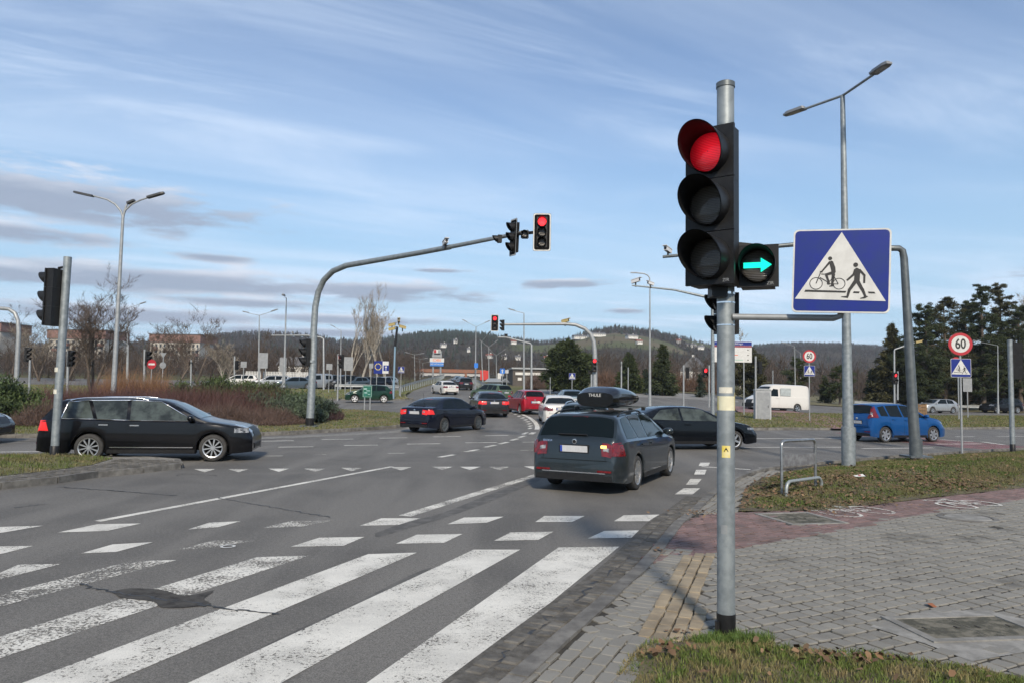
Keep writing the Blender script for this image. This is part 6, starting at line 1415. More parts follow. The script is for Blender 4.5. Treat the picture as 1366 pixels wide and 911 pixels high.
for i, (px, Y, H, lab) in enumerate(bt): place_tree('bare_tree', lab, gp(px, Y), H * .86, 20 + i, stems=1 + i % 2, levels=5, spread=.48, twig=.022, ntw=9, bark=BIRCH if i == 7 else BARK, tw=TWIGP if i in (1, 7) else TWIG, group='bare trees behind the bush island')
for i, (px, Y, H) in enumerate(((470, 96, 11.6), (482, 98, 12.4), (494, 100, 10.4), (505, 97, 10.0), (514, 101, 11.8))):
    place_tree('birch_tree', ['leftmost', 'tallest', 'middle', 'fourth', 'rightmost'][i] + ' of the pale bare poplars left of the camera pole', gp(px, Y), H, 50 + i, bark=BIRCH, tw=TWIGP, levels=4, spread=.28, upright=.8, twig=.030, ntw=12, crown0=.25, group='pale bare poplars')
place_tree('bare_tree', 'pale bare tree behind the direction sign', gp(985, 110), 9.5, 71, bark=BIRCH, tw=TWIGP, levels=4, upright=.7, twig=.05, ntw=9); place_tree('bare_tree', 'pale bare tree at right end behind the pines', gp(1358, 100), 17, 72, bark=BIRCH, tw=TWIGP, levels=5, upright=.6, twig=.05, ntw=5)

NEED = [mat('needles_' + n_, c, .8, c2=tuple(x * .6 for x in c), scale=1.2, island=.4, spec=.2) for n_, c in (('dark', (.046, .060, .027)), ('brown_green', (.066, .066, .031)), ('blue_green', (.030, .046, .030)), ('mid', (.048, .065, .026)))]
def conifer(name, label, base, H, Wd, seed, kind='spruce', m=0, bare=.08, dens=1.0, group=None):
    rng = np.random.default_rng(seed); t = thing(name, base, rng.uniform(0, 6), label, 'tree', group); mb = MB()
    mb.tube([(0, 0, -.2), (rng.normal(0, .05), rng.normal(0, .05), H * .5), (rng.normal(0, .1), rng.normal(0, .1), H * .97)], [H * .018 + .05, H * .011 + .03, .02], 7)
    Cs, Ds, Ls = [], [], []
    nb = int(62 * dens) if kind == 'spruce' else int(46 * dens)
    for i in range(nb):
        u = bare + (1 - bare) * (i + rng.uniform(0, 1)) / nb; z = H * u
        if kind == 'spruce': env = (1 - u) ** .75 * (1.0 if u > bare + .08 else .75) + .03
        elif kind == 'round': env = math.sin(PI * min(1, (u * .80 + .22))) ** .65
        else: env = math.sin(PI * min(1, .30 + .62 * u)) ** .8 * (.75 + .5 * rng.uniform(0, 1))
        Lb = Wd / 2 * env * rng.uniform(.65, 1.15); a = rng.uniform(0, 2 * PI); dr = -.22 if kind == 'spruce' else .18 + .2 * rng.normal()
        d = np.array([math.cos(a), math.sin(a), dr]); d /= np.linalg.norm(d); p0 = np.array([0, 0, z]); e = p0 + d * Lb
        mb.tube([tuple(p0), tuple(p0 + d * Lb * .6 + np.array([0, 0, .05 * Lb])), tuple(e)], [.03 + .008 * Lb, .02, .008], 4, caps=False)
        k = int((26 + 60 * Lb) * dens)
        if kind == 'pine':   # needle clumps towards branch ends
            nc = max(2, int(2 + Lb * 2.2)); cc = p0 + d * Lb * rng.uniform(.35, 1.05, (nc, 1)) + rng.normal(0, .16 * (.4 + Lb * .4), (nc, 3)); q = cc[rng.integers(0, nc, k * 2)] + rng.normal(0, 1, (k * 2, 3)) * np.array([.20, .20, .10]) * (.5 + .2 * Lb); Cs.append(q); dd = rng.normal(0, 1, (k * 2, 3)); dd[:, 2] = np.abs(dd[:, 2]) * .7 + .2; Ds.append(dd); Ls.append(rng.uniform(.10, .24, k * 2))
        else:
            q = p0 + d * Lb * rng.uniform(.12, 1.05, (k, 1)) + rng.normal(0, .09 + .05 * Lb, (k, 3)) - np.array([0, 0, .05]); dd = d + rng.normal(0, .55, (k, 3)) + np.array([0, 0, .15 if kind == 'round' else -.15]); Cs.append(q); Ds.append(dd); Ls.append(rng.uniform(.18, .42, k) * (.7 + .25 * Lb))
    C = np.concatenate(Cs); Dd = np.concatenate(Ds); Dd /= np.linalg.norm(Dd, axis=1)[:, None]; L_ = np.concatenate(Ls)
    V, T = tri_cards(C, Dd, L_, L_ * .42)
    mb.build('trunk', BARK, t, smooth=60); obj('crown', np_mesh('crown', V, T, NEED[m]), t); return t
def con_px(name, label, px, Y, ytop, wpx, seed, kind, m=0, **k):
    B = gp(px, Y); H = PT(px, ytop, Y).z - B.z; conifer(name, label, B, H, wpx / FPX * Y, seed, kind, m, **k)
con_px('spruce_tree', 'broad dark pine right of the red car', 757, 86, 453, 62, 1, 'round', 3, dens=2.4)
con_px('spruce_tree', 'dark spruce left half of the pair right of the far mast', 839, 92, 470, 42, 2, 'spruce', 3, dens=1.7); con_px('spruce_tree', 'dark spruce right half of the pair behind the hooked lamp', 884, 88, 460, 42, 3, 'spruce', 0, dens=1.9)
con_px('spruce_tree', 'small spruce left of the white gabled house', 861, 96, 492, 20, 4, 'spruce', 2, dens=.8); con_px('spruce_tree', 'tiny young spruce right of the white gabled house', 934, 88, 498, 18, 5, 'spruce', 2, dens=.6)
con_px('spruce_tree', 'dark conifer behind the direction sign', 1000, 90, 462, 48, 6, 'round', 1, dens=1.4); con_px('pine_tree', 'pine left of the farther 60 limit sign', 1064, 96, 478, 34, 7, 'pine', 3, bare=.25)
con_px('pine_tree', 'short pine right of the farther 60 limit sign', 1120, 92, 487, 36, 8, 'pine', 3, bare=.15); con_px('spruce_tree', 'small dark shrub-like spruce left of the blue car', 1100, 96, 500, 22, 9, 'spruce', 0, dens=.8); con_px('spruce_tree', 'conifer with sparse top left of the leaning mast', 1191, 90, 432, 60, 10, 'spruce', 1, dens=2.2)
con_px('spruce_tree', 'low dark spruce at the foot of the sparse-topped conifer', 1163, 92, 492, 26, 11, 'spruce', 2)
pin = [(1236, 86, 410, 62, 'first tall pine right of the leaning mast'), (1262, 90, 398, 60, 'second tall pine behind the nearer 60 sign'), (1290, 94, 405, 52, 'third tall pine right of the nearer 60 sign'), (1312, 88, 384, 52, 'tall pine with open trunk right of the 60 sign'), (1338, 92, 380, 46, 'tallest thin-topped pine at far right'), (1362, 88, 410, 52, 'pine cut by the right picture edge'), (1400, 90, 400, 60, 'pine just beyond the right picture edge')]
for i, (px, Y, yt, wp, lab) in enumerate(pin): con_px('pine_tree', lab, px, Y, yt, wp, 30 + i, 'pine', (0, 1, 0, 0, 1, 0, 1)[i], bare=.08 if i < 3 else .13, dens=2.0, group='tall pines at right')
for i, (px, Y, yt, wp) in enumerate(((1222, 96, 478, 46), (1275, 98, 470, 50), (1330, 98, 480, 56))): con_px('spruce_tree', ['leftmost', 'middle', 'rightmost'][i] + ' dark conifer filling the gap under the tall pines', px, Y, yt, wp, 40 + i, 'round', (1, 0, 1)[i], dens=1.6)

# shrubs on the central island
def in_poly_pts(poly, n):
    A = np.array(poly); out = []; c = 0
    while c < n: q = RNG.uniform(A.min(0), A.max(0), (n * 2, 2)); q = q[inside(q, A)]; out.append(q); c += len(q)
    return np.concatenate(out)[:n]
def twig_hedge(name, label, poly, n, h, m, hv=.3, spread=.5, wd=.012, cat='hedge'):
    q = in_poly_pts(poly, n); e = edge_dist(q, poly); hh = h * (.35 + .65 * _ss(e / .9)) * (1 + hv * np.sin(q[:, 0] * 1.7 + q[:, 1]) * np.sin(q[:, 1] * 2.1)) * RNG.uniform(.5, 1.1, n)
    z0 = gz(q[:, 0], q[:, 1]) + .1; C = np.column_stack([q, z0 + hh * RNG.uniform(0, .55, n)]); Dv = np.column_stack([RNG.normal(0, spread, (n, 2)), RNG.uniform(.5, 1, n)]); Dv /= np.linalg.norm(Dv, axis=1)[:, None]
    V, T = tri_cards(C, Dv, hh * RNG.uniform(.45, .75, n), wd * RNG.uniform(.7, 1.6, n)); A = np.array(poly).mean(0)
    t = thing(name, (A[0], A[1], float(gz(*A))), 0, label, cat); o = obj('twigs', np_mesh('twigs', V - np.array([A[0], A[1], float(gz(*A))]), T, m), t); o['kind'] = 'stuff'
    mb = MB(); 
    for p in in_poly_pts(poly, 60): mb.tube([(p[0] - A[0], p[1] - A[1], 0), (p[0] - A[0] + random.gauss(0, .1), p[1] - A[1] + random.gauss(0, .1), h * .5)], [.02, .008], 4)
    mb.build('stems', BARK, t); return t
def needle_shrub(name, label, c, rx, ry, h, n, m, seed=1):
    rng = np.random.default_rng(seed); t = thing(name, (c[0], c[1], c[2]), 0, label, 'shrub'); k = 46
    th = rng.uniform(0, 2 * PI, k); rr = np.sqrt(rng.uniform(0, 1, k)); lc = np.column_stack([rr * np.cos(th) * rx, rr * np.sin(th) * ry, h * (.35 + .55 * (1 - rr ** 2)) * rng.uniform(.6, 1.15, k)])
    i = rng.integers(0, k, n); C = lc[i] + rng.normal(0, 1, (n, 3)) * np.array([.22, .22, .15]) * min(1, rx); C[:, 2] = np.maximum(C[:, 2], .03); Dv = rng.normal(0, .6, (n, 3)) + np.array([0, 0, .7]); Dv /= np.linalg.norm(Dv, axis=1)[:, None]; L_ = rng.uniform(.08, .24, n)
    V, T = tri_cards(C, Dv, L_, L_ * .36); obj('foliage', np_mesh('foliage', V, T, m), t)
    mb = MB()
    for q in lc[:24]: mb.tube([(0, 0, 0), tuple(q * .5), tuple(q)], [.04, .025, .01], 4)
    mb.build('stems', BARK, t); return t
RTW = mat('red_barberry_twigs', (.072, .033, .029), .85, island=.35); BTW = mat('brown_barberry_twigs', (.095, .062, .050), .85, island=.35); OTW = mat('orange_willow_twigs', (.20, .105, .050), .85, island=.35)
JUN = mat('juniper_green', (.060, .090, .024), .8, c2=(.028, .048, .016), scale=1.5, island=.35); JUN2 = mat('blue_juniper', (.060, .085, .048), .8, c2=(.035, .05, .032), scale=1.5, island=.35)
g12 = lambda *a: [G(*p, .12) for p in a]
twig_hedge('barberry_hedge', 'wide reddish brown barberry hedge behind the black estate car', [D(28, 33), D(120, 32.5), D(250, 32), D(330, 33), D(405, 36), D(400, 41), D(240, 40), D(100, 39), D(30, 38)], 60000, 1.5, RTW)
twig_hedge('barberry_hedge', 'low brown barberry hedge along the front of the central island', [D(0, 27.5), D(60, 28.5), D(150, 29.5), D(260, 30.3), D(380, 31.6), D(412, 33.2), D(402, 34.5), D(300, 33), D(150, 32), D(20, 31)], 45000, .95, BTW)
twig_hedge('willow_hedge', 'orange twigged willow hedge under the no entry sign', [D(125, 42), D(180, 41.5), D(238, 42), D(240, 45.5), D(120, 45.5)], 16000, 2.15, OTW, spread=.3)
twig_hedge('barberry_hedge', 'dark purple round bush at the right end of the shrub bed', [D(424, 36), D(440, 35.6), D(458, 36.4), D(459, 38.2), D(444, 39.2), D(428, 38.5)], 9000, 1.0, mat('purple_twigs', (.060, .032, .034), .85, island=.3))
needle_shrub('juniper', 'bushy green mountain pine at the left picture edge', gp(2, 30, .1), 1.5, 1.6, 1.75, 11000, JUN, 1)
for i, (px, Y, rx, h, m) in enumerate(((262, 40, 1.5, 1.65, JUN), (296, 41, 1.6, 1.75, JUN), (332, 40.5, 1.5, 1.65, JUN), (362, 39.5, 1.3, 1.45, JUN), (388, 38, 1.2, 1.3, JUN), (378, 35.8, 1.3, 1.0, JUN2), (352, 36.5, 1.2, 1.05, JUN2), (418, 36.6, 1.0, .95, JUN2), (408, 34.2, .8, .7, JUN2))):
    needle_shrub('juniper', ['leftmost tall green juniper over the brown hedge', 'second tall green juniper over the brown hedge', 'third tall green juniper over the brown hedge', 'fourth green juniper sloping down to the right', 'green juniper just left of the curved mast', 'grey-green creeping juniper before the tall ones', 'grey-green creeping juniper left of centre in the bed', 'grey-green juniper right of the curved mast', 'small grey-green juniper at the foot of the curved mast'][i], gp(px, Y, .1), rx, rx * .9, h, 6500, m, 60 + i)
twig_hedge('hedge', 'brown bare hedge in front of the dark warehouse', [D(700, 100), D(740, 100), D(745, 104), D(700, 104)], 6000, 1.9, BTW, wd=.04); twig_hedge('hedge', 'brown undergrowth below the conifers in the middle', [D(790, 104), D(960, 104), D(960, 108), D(790, 108)], 16000, 2.6, mat('undergrowth_twigs', (.11, .066, .045), .9, island=.3), wd=.05)

# ------------------------------------------------------------------ woods and hills
FBARE = mat('far_bare_trees', (.034, .028, .024), .95, island=.4); FBARE2 = mat('mid_bare_trees', (.054, .040, .031), .95, island=.35); FCON = mat('far_conifers', (.018, .028, .019), .95, island=.35)
def scatter_bare(name, label, P, Hs, m, per=26, wd=.10):
    n = len(P); z = hill(P[:, 0], P[:, 1]) - .3; rep = np.repeat(np.arange(n), per); k = len(rep); H = Hs[rep]
    base = np.column_stack([P, z])[rep]; u = RNG.uniform(0, 1, k); first = (np.arange(k) % per) == 0; u[first] = 0
    C = base + np.column_stack([RNG.normal(0, .05, k) * H, RNG.normal(0, .05, k) * H, u * .68 * H]); C[first] = base[first]
    Dv = np.column_stack([RNG.normal(0, .5, k), RNG.normal(0, .5, k), RNG.uniform(.45, 1, k)]); Dv[first] = [0, 0, 1]; Dv /= np.linalg.norm(Dv, axis=1)[:, None]
    L_ = np.where(first, H * .95, H * RNG.uniform(.22, .5, k)); W_ = np.where(first, H * .035, wd * RNG.uniform(.6, 1.6, k) * H / 12)
    V, T = tri_cards(C, Dv, L_, W_); o = obj(name, np_mesh(name, V, T, m), kind='stuff'); o['label'] = label; o['category'] = 'wood'; return o
def scatter_con(name, label, P, Hs, m, layers=5):
    V, T = [], []; n = len(P); z = hill(P[:, 0], P[:, 1]) - .5; o = 0; S = 6
    for l in range(layers):
        u0, u1 = .12 + .8 * l / layers, min(1.02, .12 + .8 * (l + 1.7) / layers); rad = .19 * (1 - l / layers) + .02; a = RNG.uniform(0, 6.3, n)[:, None] + np.arange(S) * 2 * PI / S
        rr = Hs[:, None] * rad * RNG.uniform(.65, 1.3, (n, S)); ring_ = np.stack([P[:, :1] + rr * np.cos(a), P[:, 1:] + rr * np.sin(a), z[:, None] + Hs[:, None] * (u0 + RNG.uniform(-.03, .03, (n, S)))], 2)
        top = np.column_stack([P + RNG.normal(0, .1, (n, 2)), z + Hs * u1])[:, None, :]; vv = np.concatenate([ring_, top], 1).reshape(-1, 3); b = (np.arange(n) * (S + 1))[:, None]
        tt = np.concatenate([np.stack([b[:, 0] + k, b[:, 0] + (k + 1) % S, b[:, 0] + S], 1) for k in range(S)]); V.append(vv); T.append(tt + o); o += len(vv)
    ob = obj(name, np_mesh(name, np.concatenate(V), np.concatenate(T), m), kind='stuff'); ob['label'] = label; ob['category'] = 'wood'; return ob
def fan(n, p0, p1, r0, r1):
    px = RNG.uniform(p0, p1, n); a = np.arctan((px - 683) / FPX); r = np.sqrt(RNG.uniform(r0 ** 2, r1 ** 2, n)); return np.column_stack([r * np.sin(a), r * np.cos(a)]), px
P_, px_c = fan(900, -120, 560, 118, 300); scatter_bare('bare_wood', 'brown leafless wood behind the car park and bushes', P_, RNG.uniform(3.5, 6.5, len(P_)) + np.where(px_c > 280, 1.5, 0), FBARE2, 60, .12)
P_, px_c = fan(240, 470, 700, 190, 330); scatter_bare('bare_wood', 'brown leafless wood behind the advertising pylon', P_, RNG.uniform(4.5, 7.5, len(P_)), FBARE2, 50, .14)
P_, px_c = fan(760, 800, 1480, 125, 330); scatter_bare('bare_wood', 'brown leafless wood behind the park conifers', P_, RNG.uniform(4.5, 9.0, len(P_)), FBARE2, 60, .13)
def hill_pts(n): 
    P, px = fan(n, -120, 1480, 330, 1700); a = np.arctan2(P[:, 0], P[:, 1]); r = np.hypot(P[:, 0], P[:, 1]); rr = ridge_r(a); k = r < rr + 60; return P[k], px[k], (r / rr)[k]
P_, px_c, fr_ = hill_pts(62000)
con = (np.exp(-((px_c - 605) / 85) ** 2) * _ss((fr_ - .55) / .25) * .85 + .75 * _ss((fr_ - .94) / .05) * (px_c > 760) + .6 * (px_c > 985) * _ss((fr_ - .85) / .1) + .06)
isc = RNG.uniform(0, 1, len(P_)) < con
q_ = P_[:, 0] / P_[:, 1]; clear = (np.sin(P_[:, 0] * .011 + 1.3) * np.sin(P_[:, 1] * .012 + P_[:, 0] * .004) > .32) & (q_ > .0) & (q_ < .32) & (fr_ < .95) & (RNG.uniform(0, 1, len(P_)) < .96)
fieldz = ((px_c > 905) & (px_c < 975) & (fr_ > .72) & (fr_ < .9)) | ((px_c > 725) & (px_c < 790) & (fr_ > .80) & (fr_ < .93)); keep = ~(clear | fieldz)
Hs = RNG.uniform(4.0, 8.5, len(P_)) * np.where(fr_ < .6, .85, 1)
scatter_con('hill_conifers', 'dark conifer forest along the hill crests', P_[isc & keep], Hs[isc & keep], FCON)
k2 = ~isc & keep; scatter_bare('hill_wood', 'brown leafless forest on the hillsides', P_[k2], Hs[k2] * .9, FBARE, 8, 1.0)

# ------------------------------------------------------------------ buildings
CREAM = mat('cream_render', (.46, .43, .37), .85, c2=(.36, .34, .30), scale=.6); PINKR = mat('salmon_render', (.20, .115, .095), .85); WALLW = mat('white_render', (.62, .61, .57), .85, c2=(.52, .51, .48), scale=.7); ROOFR = mat('red_roof', (.22, .075, .05), .85); ROOFG = mat('grey_roof', (.12, .12, .125), .8); PANE = mat('window_pane', (.045, .055, .065), .12)
def block(label, px0, px1, ytop, Y, floors, cols, yb):
    A = PT(px0, ytop, Y); Bp = PT(px1, ytop, Y); W_ = Bp.x - A.x; top = A.z; z0 = float(hill(np.array([A.x]), np.array([Y]))[0]) - 3; c = Vector(((A.x + Bp.x) / 2, Y, z0)); Hh = top - z0
    t = thing('apartment_block', c, R(-4), label, 'building'); MB().box((0, 6, (Hh - 2.6) / 2), (W_, 12, Hh - 2.6)).build('wall', CREAM, t)
    MB().box((0, 6, Hh - 1.3), (W_ + .8, 12.8, 2.6)).build('attic_band', PINKR, t); MB().box((0, 6, Hh + .12), (W_ + 1.2, 13.2, .25)).build('roof', ROOFG, t)
    fh = (Hh - 2.6) / (floors + 1); cw = W_ / cols
    for f in range(1, floors + 1):
        for i in range(cols):
            x = -W_ / 2 + cw * (i + .5); z = fh * (f + .35)
            w_ = MB().box((x, -.02, z), (cw * .45, .10, fh * .55)).build('window', PANE, t); MB().box((x, -.10, z - fh * .32), (cw * .5, .2, .08)).build('sill', CREAM, w_)
            if i % 2: MB().box((x, -.7, z - fh * .45), (cw * .8, 1.4, fh * .5)).build('balcony', [CREAM, PINKR][(f + i) % 3 == 0], t)
    for i in range(cols): MB().box((-W_ / 2 + cw * (i + .5), -.25, Hh - 1.2), (cw * .35, .12, 1.1)).build('window', PANE, t)
block('pinkish topped apartment block behind the bare willow', 64, 142, 440, 230, 6, 10, 500); block('long apartment block with salmon attic right of the three-armed lamp', 200, 268, 446, 260, 5, 12, 480)
block('dark edge of a block at the left picture edge', -60, 3, 430, 220, 6, 6, 500)
def house(label, px, Y, w_, d_, h_, rh, wall, roof, rz=0., dz=0., name='house', z=None, nw=3):
    x, y = D(px, Y); zz_ = float(hill(np.array([x]), np.array([y]))[0]) if z is None else z; t = thing(name, (x, y, zz_ + dz), rz, label, 'building')
    MB().box((0, 0, h_ / 2 - .5), (w_, d_, h_ + 1)).build('wall', wall, t)
    r = MB(); o = .35; r.prism([(-d_ / 2 - o, 0), (d_ / 2 + o, 0), (0, rh)], -w_ / 2 - o, w_ / 2 + o, lambda a, b, q: (q, a, h_ + b)); ro = r.build('roof', roof, t); MB().box((w_ * .2, d_ * .12, h_ + rh), (.6, .6, 1.4)).build('chimney', wall, ro)
    for i in range(nw): MB().box((-w_ / 2 + w_ * (i + .5) / nw, -d_ / 2 - .02, h_ * .55), (w_ / nw * .4, .08, h_ * .35)).build('window', PANE, t)
    MB().prism([(-.9, 0), (.9, 0), (.9, 1.3), (-.9, 1.3)], w_ / 2 + .0, w_ / 2 + .06, lambda a, b, q: (q, a, h_ * .45 + b)).build('window', PANE, t); return t
house('white gabled house between the conifers behind the signals', 927, 190, 7, 6, 3.0, 3.4, WALLW, ROOFG, R(65))
hs = [(652, 330, 9, 'white house with red roof left of the far lamps', ROOFR, WALLW, 486), (672, 420, 10, 'grey roofed white house above the far estate car', ROOFG, WALLW, 478), (690, 400, 9, 'white house above the one-way sign', ROOFG, WALLW, 480), (684, 620, 12, 'white house with red roof high on the middle hill', ROOFR, WALLW, 457), (773, 700, 38, 'long white farm building on the right hill', ROOFG, WALLW, 454), (795, 640, 30, 'second long white building lower on the right hill', ROOFG, WALLW, 462),
      (842, 600, 26, 'pale row building behind the conifer pair', ROOFG, WALLW, 463), (905, 690, 12, 'white house right of the hooked lamp on the hill', ROOFR, WALLW, 456), (921, 700, 13, 'long white house highest on the right hill', ROOFG, WALLW, 464), (935, 650, 12, 'white house near the main pole on the hill', ROOFG, WALLW, 464), (852, 560, 11, 'pale house among trees left of the hooked lamp', ROOFR, WALLW, 465), (728, 480, 9, 'small white house left of the broad pine', ROOFR, WALLW, 478), (590, 560, 10, 'white house left above the advertising pylon', ROOFG, WALLW, 467), (606, 600, 9, 'tiny white house right above the advertising pylon', ROOFG, WALLW, 466), (624, 520, 8, 'tiny pale house in the wood right of the pylon', ROOFG, WALLW, 471), (118, 300, 12, 'white low house between the apartment blocks and willow', ROOFG, WALLW, 477)]
WPX = [8, 7, 7, 7, 20, 22, 14, 6, 13, 8, 8, 5, 8, 5, 4, 7]
for i, (px, Y, w_, lab, rf, wl, yb) in enumerate(hs):
    Y = max(Y, 480); w_ = WPX[i] / FPX * Y; hh_ = 2.6 / FPX * Y; z = PT(px, yb, Y).z; house(lab, px, Y, w_, min(8, w_ * .8), hh_, hh_ * .8, wl, rf, R(random.uniform(-20, 20)), z=max(z - hh_ * .4, float(hill(*[np.array([a]) for a in D(px, Y)])[0]) + hh_ * .6), nw=3 if WPX[i] < 10 else 7)
# roadside warehouse
WHD = mat('dark_cladding', (.075, .062, .052), .7, c2=(.055, .047, .04), scale=.5)
x, y = D(718, 118); t = thing('warehouse', (x, y, float(gz(x, y))), R(4), 'dark low warehouse with white fascia behind the brown hedge', 'building')
wh = PT(718, 491.5, 118).z - float(gz(x, y)); MB().box((0, 6, wh / 2 - .5), (8.2, 12, wh + .8)).build('wall', WHD, t); MB().box((0, 5.9, wh), (8.6, 12.4, .25)).build('roof', GALVL, t); MB().box((-1.6, -.14, wh - .85), (4.2, .2, .42)).build('white_fascia', WALLW, t)
for xx in (-3, -.8, 1.6): MB().box((xx, -.06, wh - 1.7), (.6, .1, .45)).build('window', WALLW, t)
house('low white site cabin beside the pale green estate car', 663, 100, 2.0, 1.8, .9, .5, WALLW, GALVL, R(-25), nw=1)
house('white low house under the far mast behind parked cars', 395, 150, 6, 5, 2.2, 1.8, WALLW, ROOFG, 0)
# advertising pylon
x, y = D(582, 175); B = Vector((x, y, float(gz(x, y)))); t = thing('advertising_pylon', B, R(2), 'tall advertising pylon with white orange and blue panels by the far road', 'sign')
S = 175 / FPX; zf_ = lambda py: PT(582, py, 175).z - B.z
for sg_ in (-1, 1): MB().tube([(sg_ * 5 * S, .3, -1), (sg_ * 5 * S, .3, zf_(468))], .22, 8).build('leg', GALVL, t)
ORG = mat('shop_orange', (.70, .13, .02), .5); SBL = mat('shop_blue', (.02, .16, .50), .5)
for nm, py, hp_, wp_, m_ in (('white_panel', 480.2, 5.4, 19, WHITE), ('blue_panel', 485.5, 5.2, 18, SBL), ('grey_panel', 474.8, 3.4, 13, SGREY), ('top_panel', 468.5, 5.0, 9, WHITE)): MB().box((0, 0, zf_(py)), (wp_ * S, .35, hp_ * S)).build(nm, m_, t)
o = obj('lettering', text_mesh('OBI', 4.6 * S, ORG, .02), t, (0, -.2, zf_(480.3)), (PI / 2, 0, 0)); o.scale = (1.5, 1, 1); obj('lettering', text_mesh('DECATHLON', 3.0 * S, WHITE, .02), t, (0, -.2, zf_(485.6)), (PI / 2, 0, 0))
for xx, m_ in ((-2.6, RED), (2.6, SGREY)): MB().box((xx * S, -.2, zf_(468.5)), (3 * S, .1, 4 * S)).build('logo_block', m_, t)
# orange building works and barriers
ORB = mat('orange_sheet', (.24, .085, .042), .7, c2=(.18, .095, .06), scale=2); GRW = mat('grey_wall', (.38, .38, .37), .85)
x, y = D(600, 190); B = Vector((x, y, float(gz(x, y)))); t = thing('retail_hall', B, R(2), 'long low retail hall with orange fascia behind the pylon', 'building'); S = 190 / FPX; zf2 = lambda py: PT(600, py, 190).z - B.z
MB().box((0, 6, zf2(497) / 2), (92 * S, 12, zf2(497))).build('wall', GRW, t); MB().box((0, 5.9, zf2(496) + .3), (94 * S, 12.4, 4.6 * S)).build('orange_fascia', ORB, t)
for i in range(7): MB().box(((-38 + i * 12) * S, -.05, zf2(503)), (7 * S, .1, 5 * S)).build('window', PANE, t)
x, y = D(646, 150); t = thing('container', (x, y, float(gz(x, y))), 0, 'red site container beside the far road', 'container'); S = 150 / FPX
MB().box((0, 1.2, .95), (11.5 * S, 2.4, 1.9)).build('body', mat('container_red', (.50, .03, .025), .6), t)
for i in range(8): MB().box(((-5 + i * 1.4) * S, -.02, .95), (.5 * S, .06, 1.7)).build('rib', mat('container_rib', (.42, .025, .02), .6), t)
x, y = D(621, 140); t = thing('barrier', (x, y, float(gz(x, y))), 0, 'upright orange barrier board at the end of the far road', 'barrier'); MB().box((0, 0, .95), (.45, .08, 1.9)).build('board', ORB, t); MB().box((0, 0, .05), (.7, .4, .12)).build('foot', BLACKP, t)
# white picket fence at the car park
t = thing('picket_fence', (0, 0, 0), 0, 'white slatted fence at the back of the car park', 'fence')
for px in np.arange(328, 410, 2.1): x, y = D(px, 111); MB().box((x, y, float(gz(x, y)) + .8), (.14, .04, 1.6)).build('slat', WHITE, t)
for px0 in (0, 1):
    P = [D(326, 111.1), D(411, 111.1)]; z = float(gz(*P[0])) + .5 + px0 * .7; MB().tube([(P[0][0], P[0][1], z), (P[1][0], P[1][1], z)], .05, 6).build('fence_rail', WHITE, t)
# small things across the road
x, y = D(1227, 58); t = thing('planter', (x, y, float(gz(x, y)) + .1), R(10), 'brown wooden post box behind the leaning mast', 'planter'); WOOD = mat('weathered_wood', (.20, .12, .06), .8, c2=(.13, .08, .04), scale=3, stretch=(4, 4, .5))
for sg_ in (-1, 1): MB().box((sg_ * .35, 0, .55), (.12, .5, 1.1)).build('post', WOOD, t); 
for i in range(4): MB().box((0, -.22, .18 + i * .25), (.58, .05, .22)).build('plank', WOOD, t)
x, y = D(961, 70); t = thing('waste_bin', (x, y, float(gz(x, y))), 0, 'small red bin beside the slim mast', 'bin'); MB().lathe([(.0, 0), (.28, 0), (.34, 1.0), (.36, 1.0), (.36, 1.06), (.0, 1.1)], n=14).build('body', mat('bin_red', (.28, .05, .04), .6), t); MB().lathe([(.37, 1.02), (.38, 1.1), (.1, 1.22), (0, 1.22)], n=14).build('lid', mat('bin_dark', (.1, .03, .03), .6), t)
rail('low barrier rail along the park road behind the silver car', [D(1140, 88), D(1260, 88), D(1400, 88)], .55)
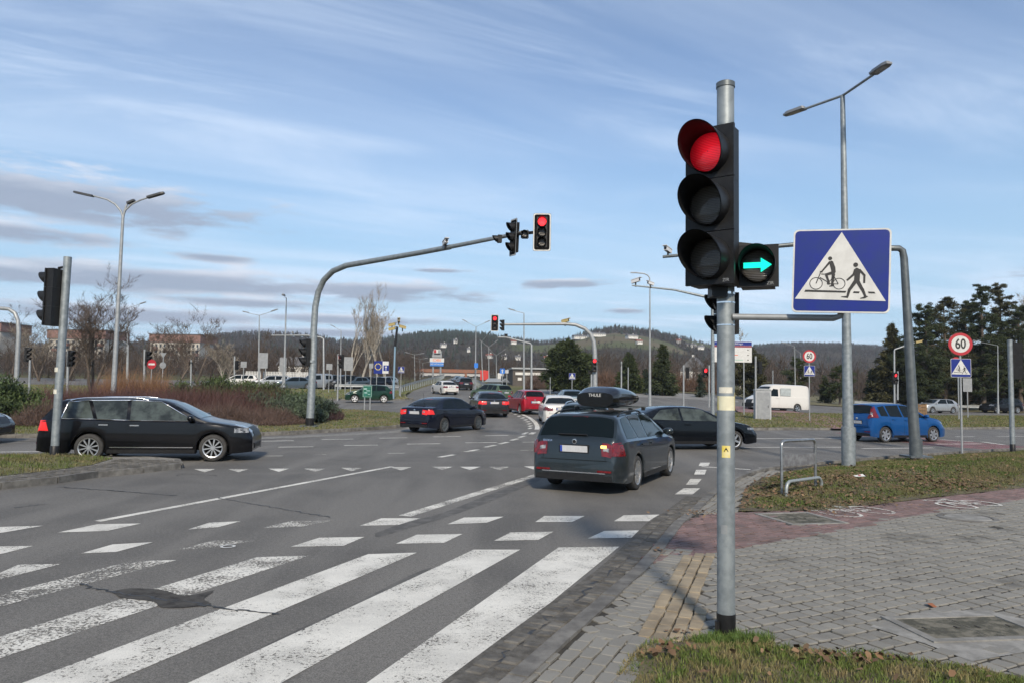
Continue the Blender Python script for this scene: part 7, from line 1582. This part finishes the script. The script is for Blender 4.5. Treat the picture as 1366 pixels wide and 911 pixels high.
# pedestrian
def person(label, pos, H, rz, top, leg):
    t = thing('person', pos, rz, label, 'person'); me = bpy.data.meshes.new('body'); k = H / 1.75
    V = [(0, 0, .95), (0, 0, 1.2), (0, 0, 1.42), (0, 0, 1.52), (0, 0, 1.66), (.1, 0, .9), (.11, -.12, .5), (.11, -.02, .08), (.11, -.16, .04), (-.1, 0, .9), (-.11, .16, .5), (-.11, .26, .1), (-.11, .14, .04), (.19, 0, 1.40), (.24, .12, 1.12), (.22, -.02, .90), (-.19, 0, 1.40), (-.24, -.1, 1.12), (-.22, -.2, .92)]
    E_ = [(0, 1), (1, 2), (2, 3), (3, 4), (0, 5), (5, 6), (6, 7), (7, 8), (0, 9), (9, 10), (10, 11), (11, 12), (2, 13), (13, 14), (14, 15), (2, 16), (16, 17), (17, 18)]
    rad = [.15, .15, .15, .06, .11, .10, .075, .05, .045, .10, .075, .05, .045, .075, .055, .04, .075, .055, .04]
    me.from_pydata([tuple(c * k for c in v) for v in V], E_, []); o = bpy.data.objects.new('body', me); col.objects.link(o); o.parent = t
    sk = o.modifiers.new('skin', 'SKIN'); 
    for i, r_ in enumerate(rad): me.skin_vertices[0].data[i].radius = (r_ * k, r_ * k)
    me.skin_vertices[0].data[0].use_root = True
    o.modifiers.new('sub', 'SUBSURF').levels = 1; me.materials.append(top)
    MB().lathe([(0, .125), (.09, .10), (.115, .03), (.11, -.03), (.08, -.06)], n=12, c=(0, .01, 1.67 * k)).build('hair', mat('dark_hair', (.02, .015, .012), .7), t)
person('person in dark clothes walking along the park road', gp(1195, 84), 1.75, R(95), mat('dark_clothes', (.02, .02, .024), .8), None)

# ------------------------------------------------------------------ haze
hz = bpy.data.materials.new('haze'); hz.use_nodes = True; hn = NT(hz.node_tree); hz.node_tree.nodes.clear()
pv = hn.n('ShaderNodeVolumePrincipled', inp={'Color': (.80, .88, 1.0, 1), 'Density': 0.00018, 'Anisotropy': .1})
hn.t.links.new(pv.outputs[0], hn.n('ShaderNodeOutputMaterial').inputs['Volume'])
MB().box((0, 900, 60), (5200, 2700, 132)).build('haze', hz, kind='stuff')
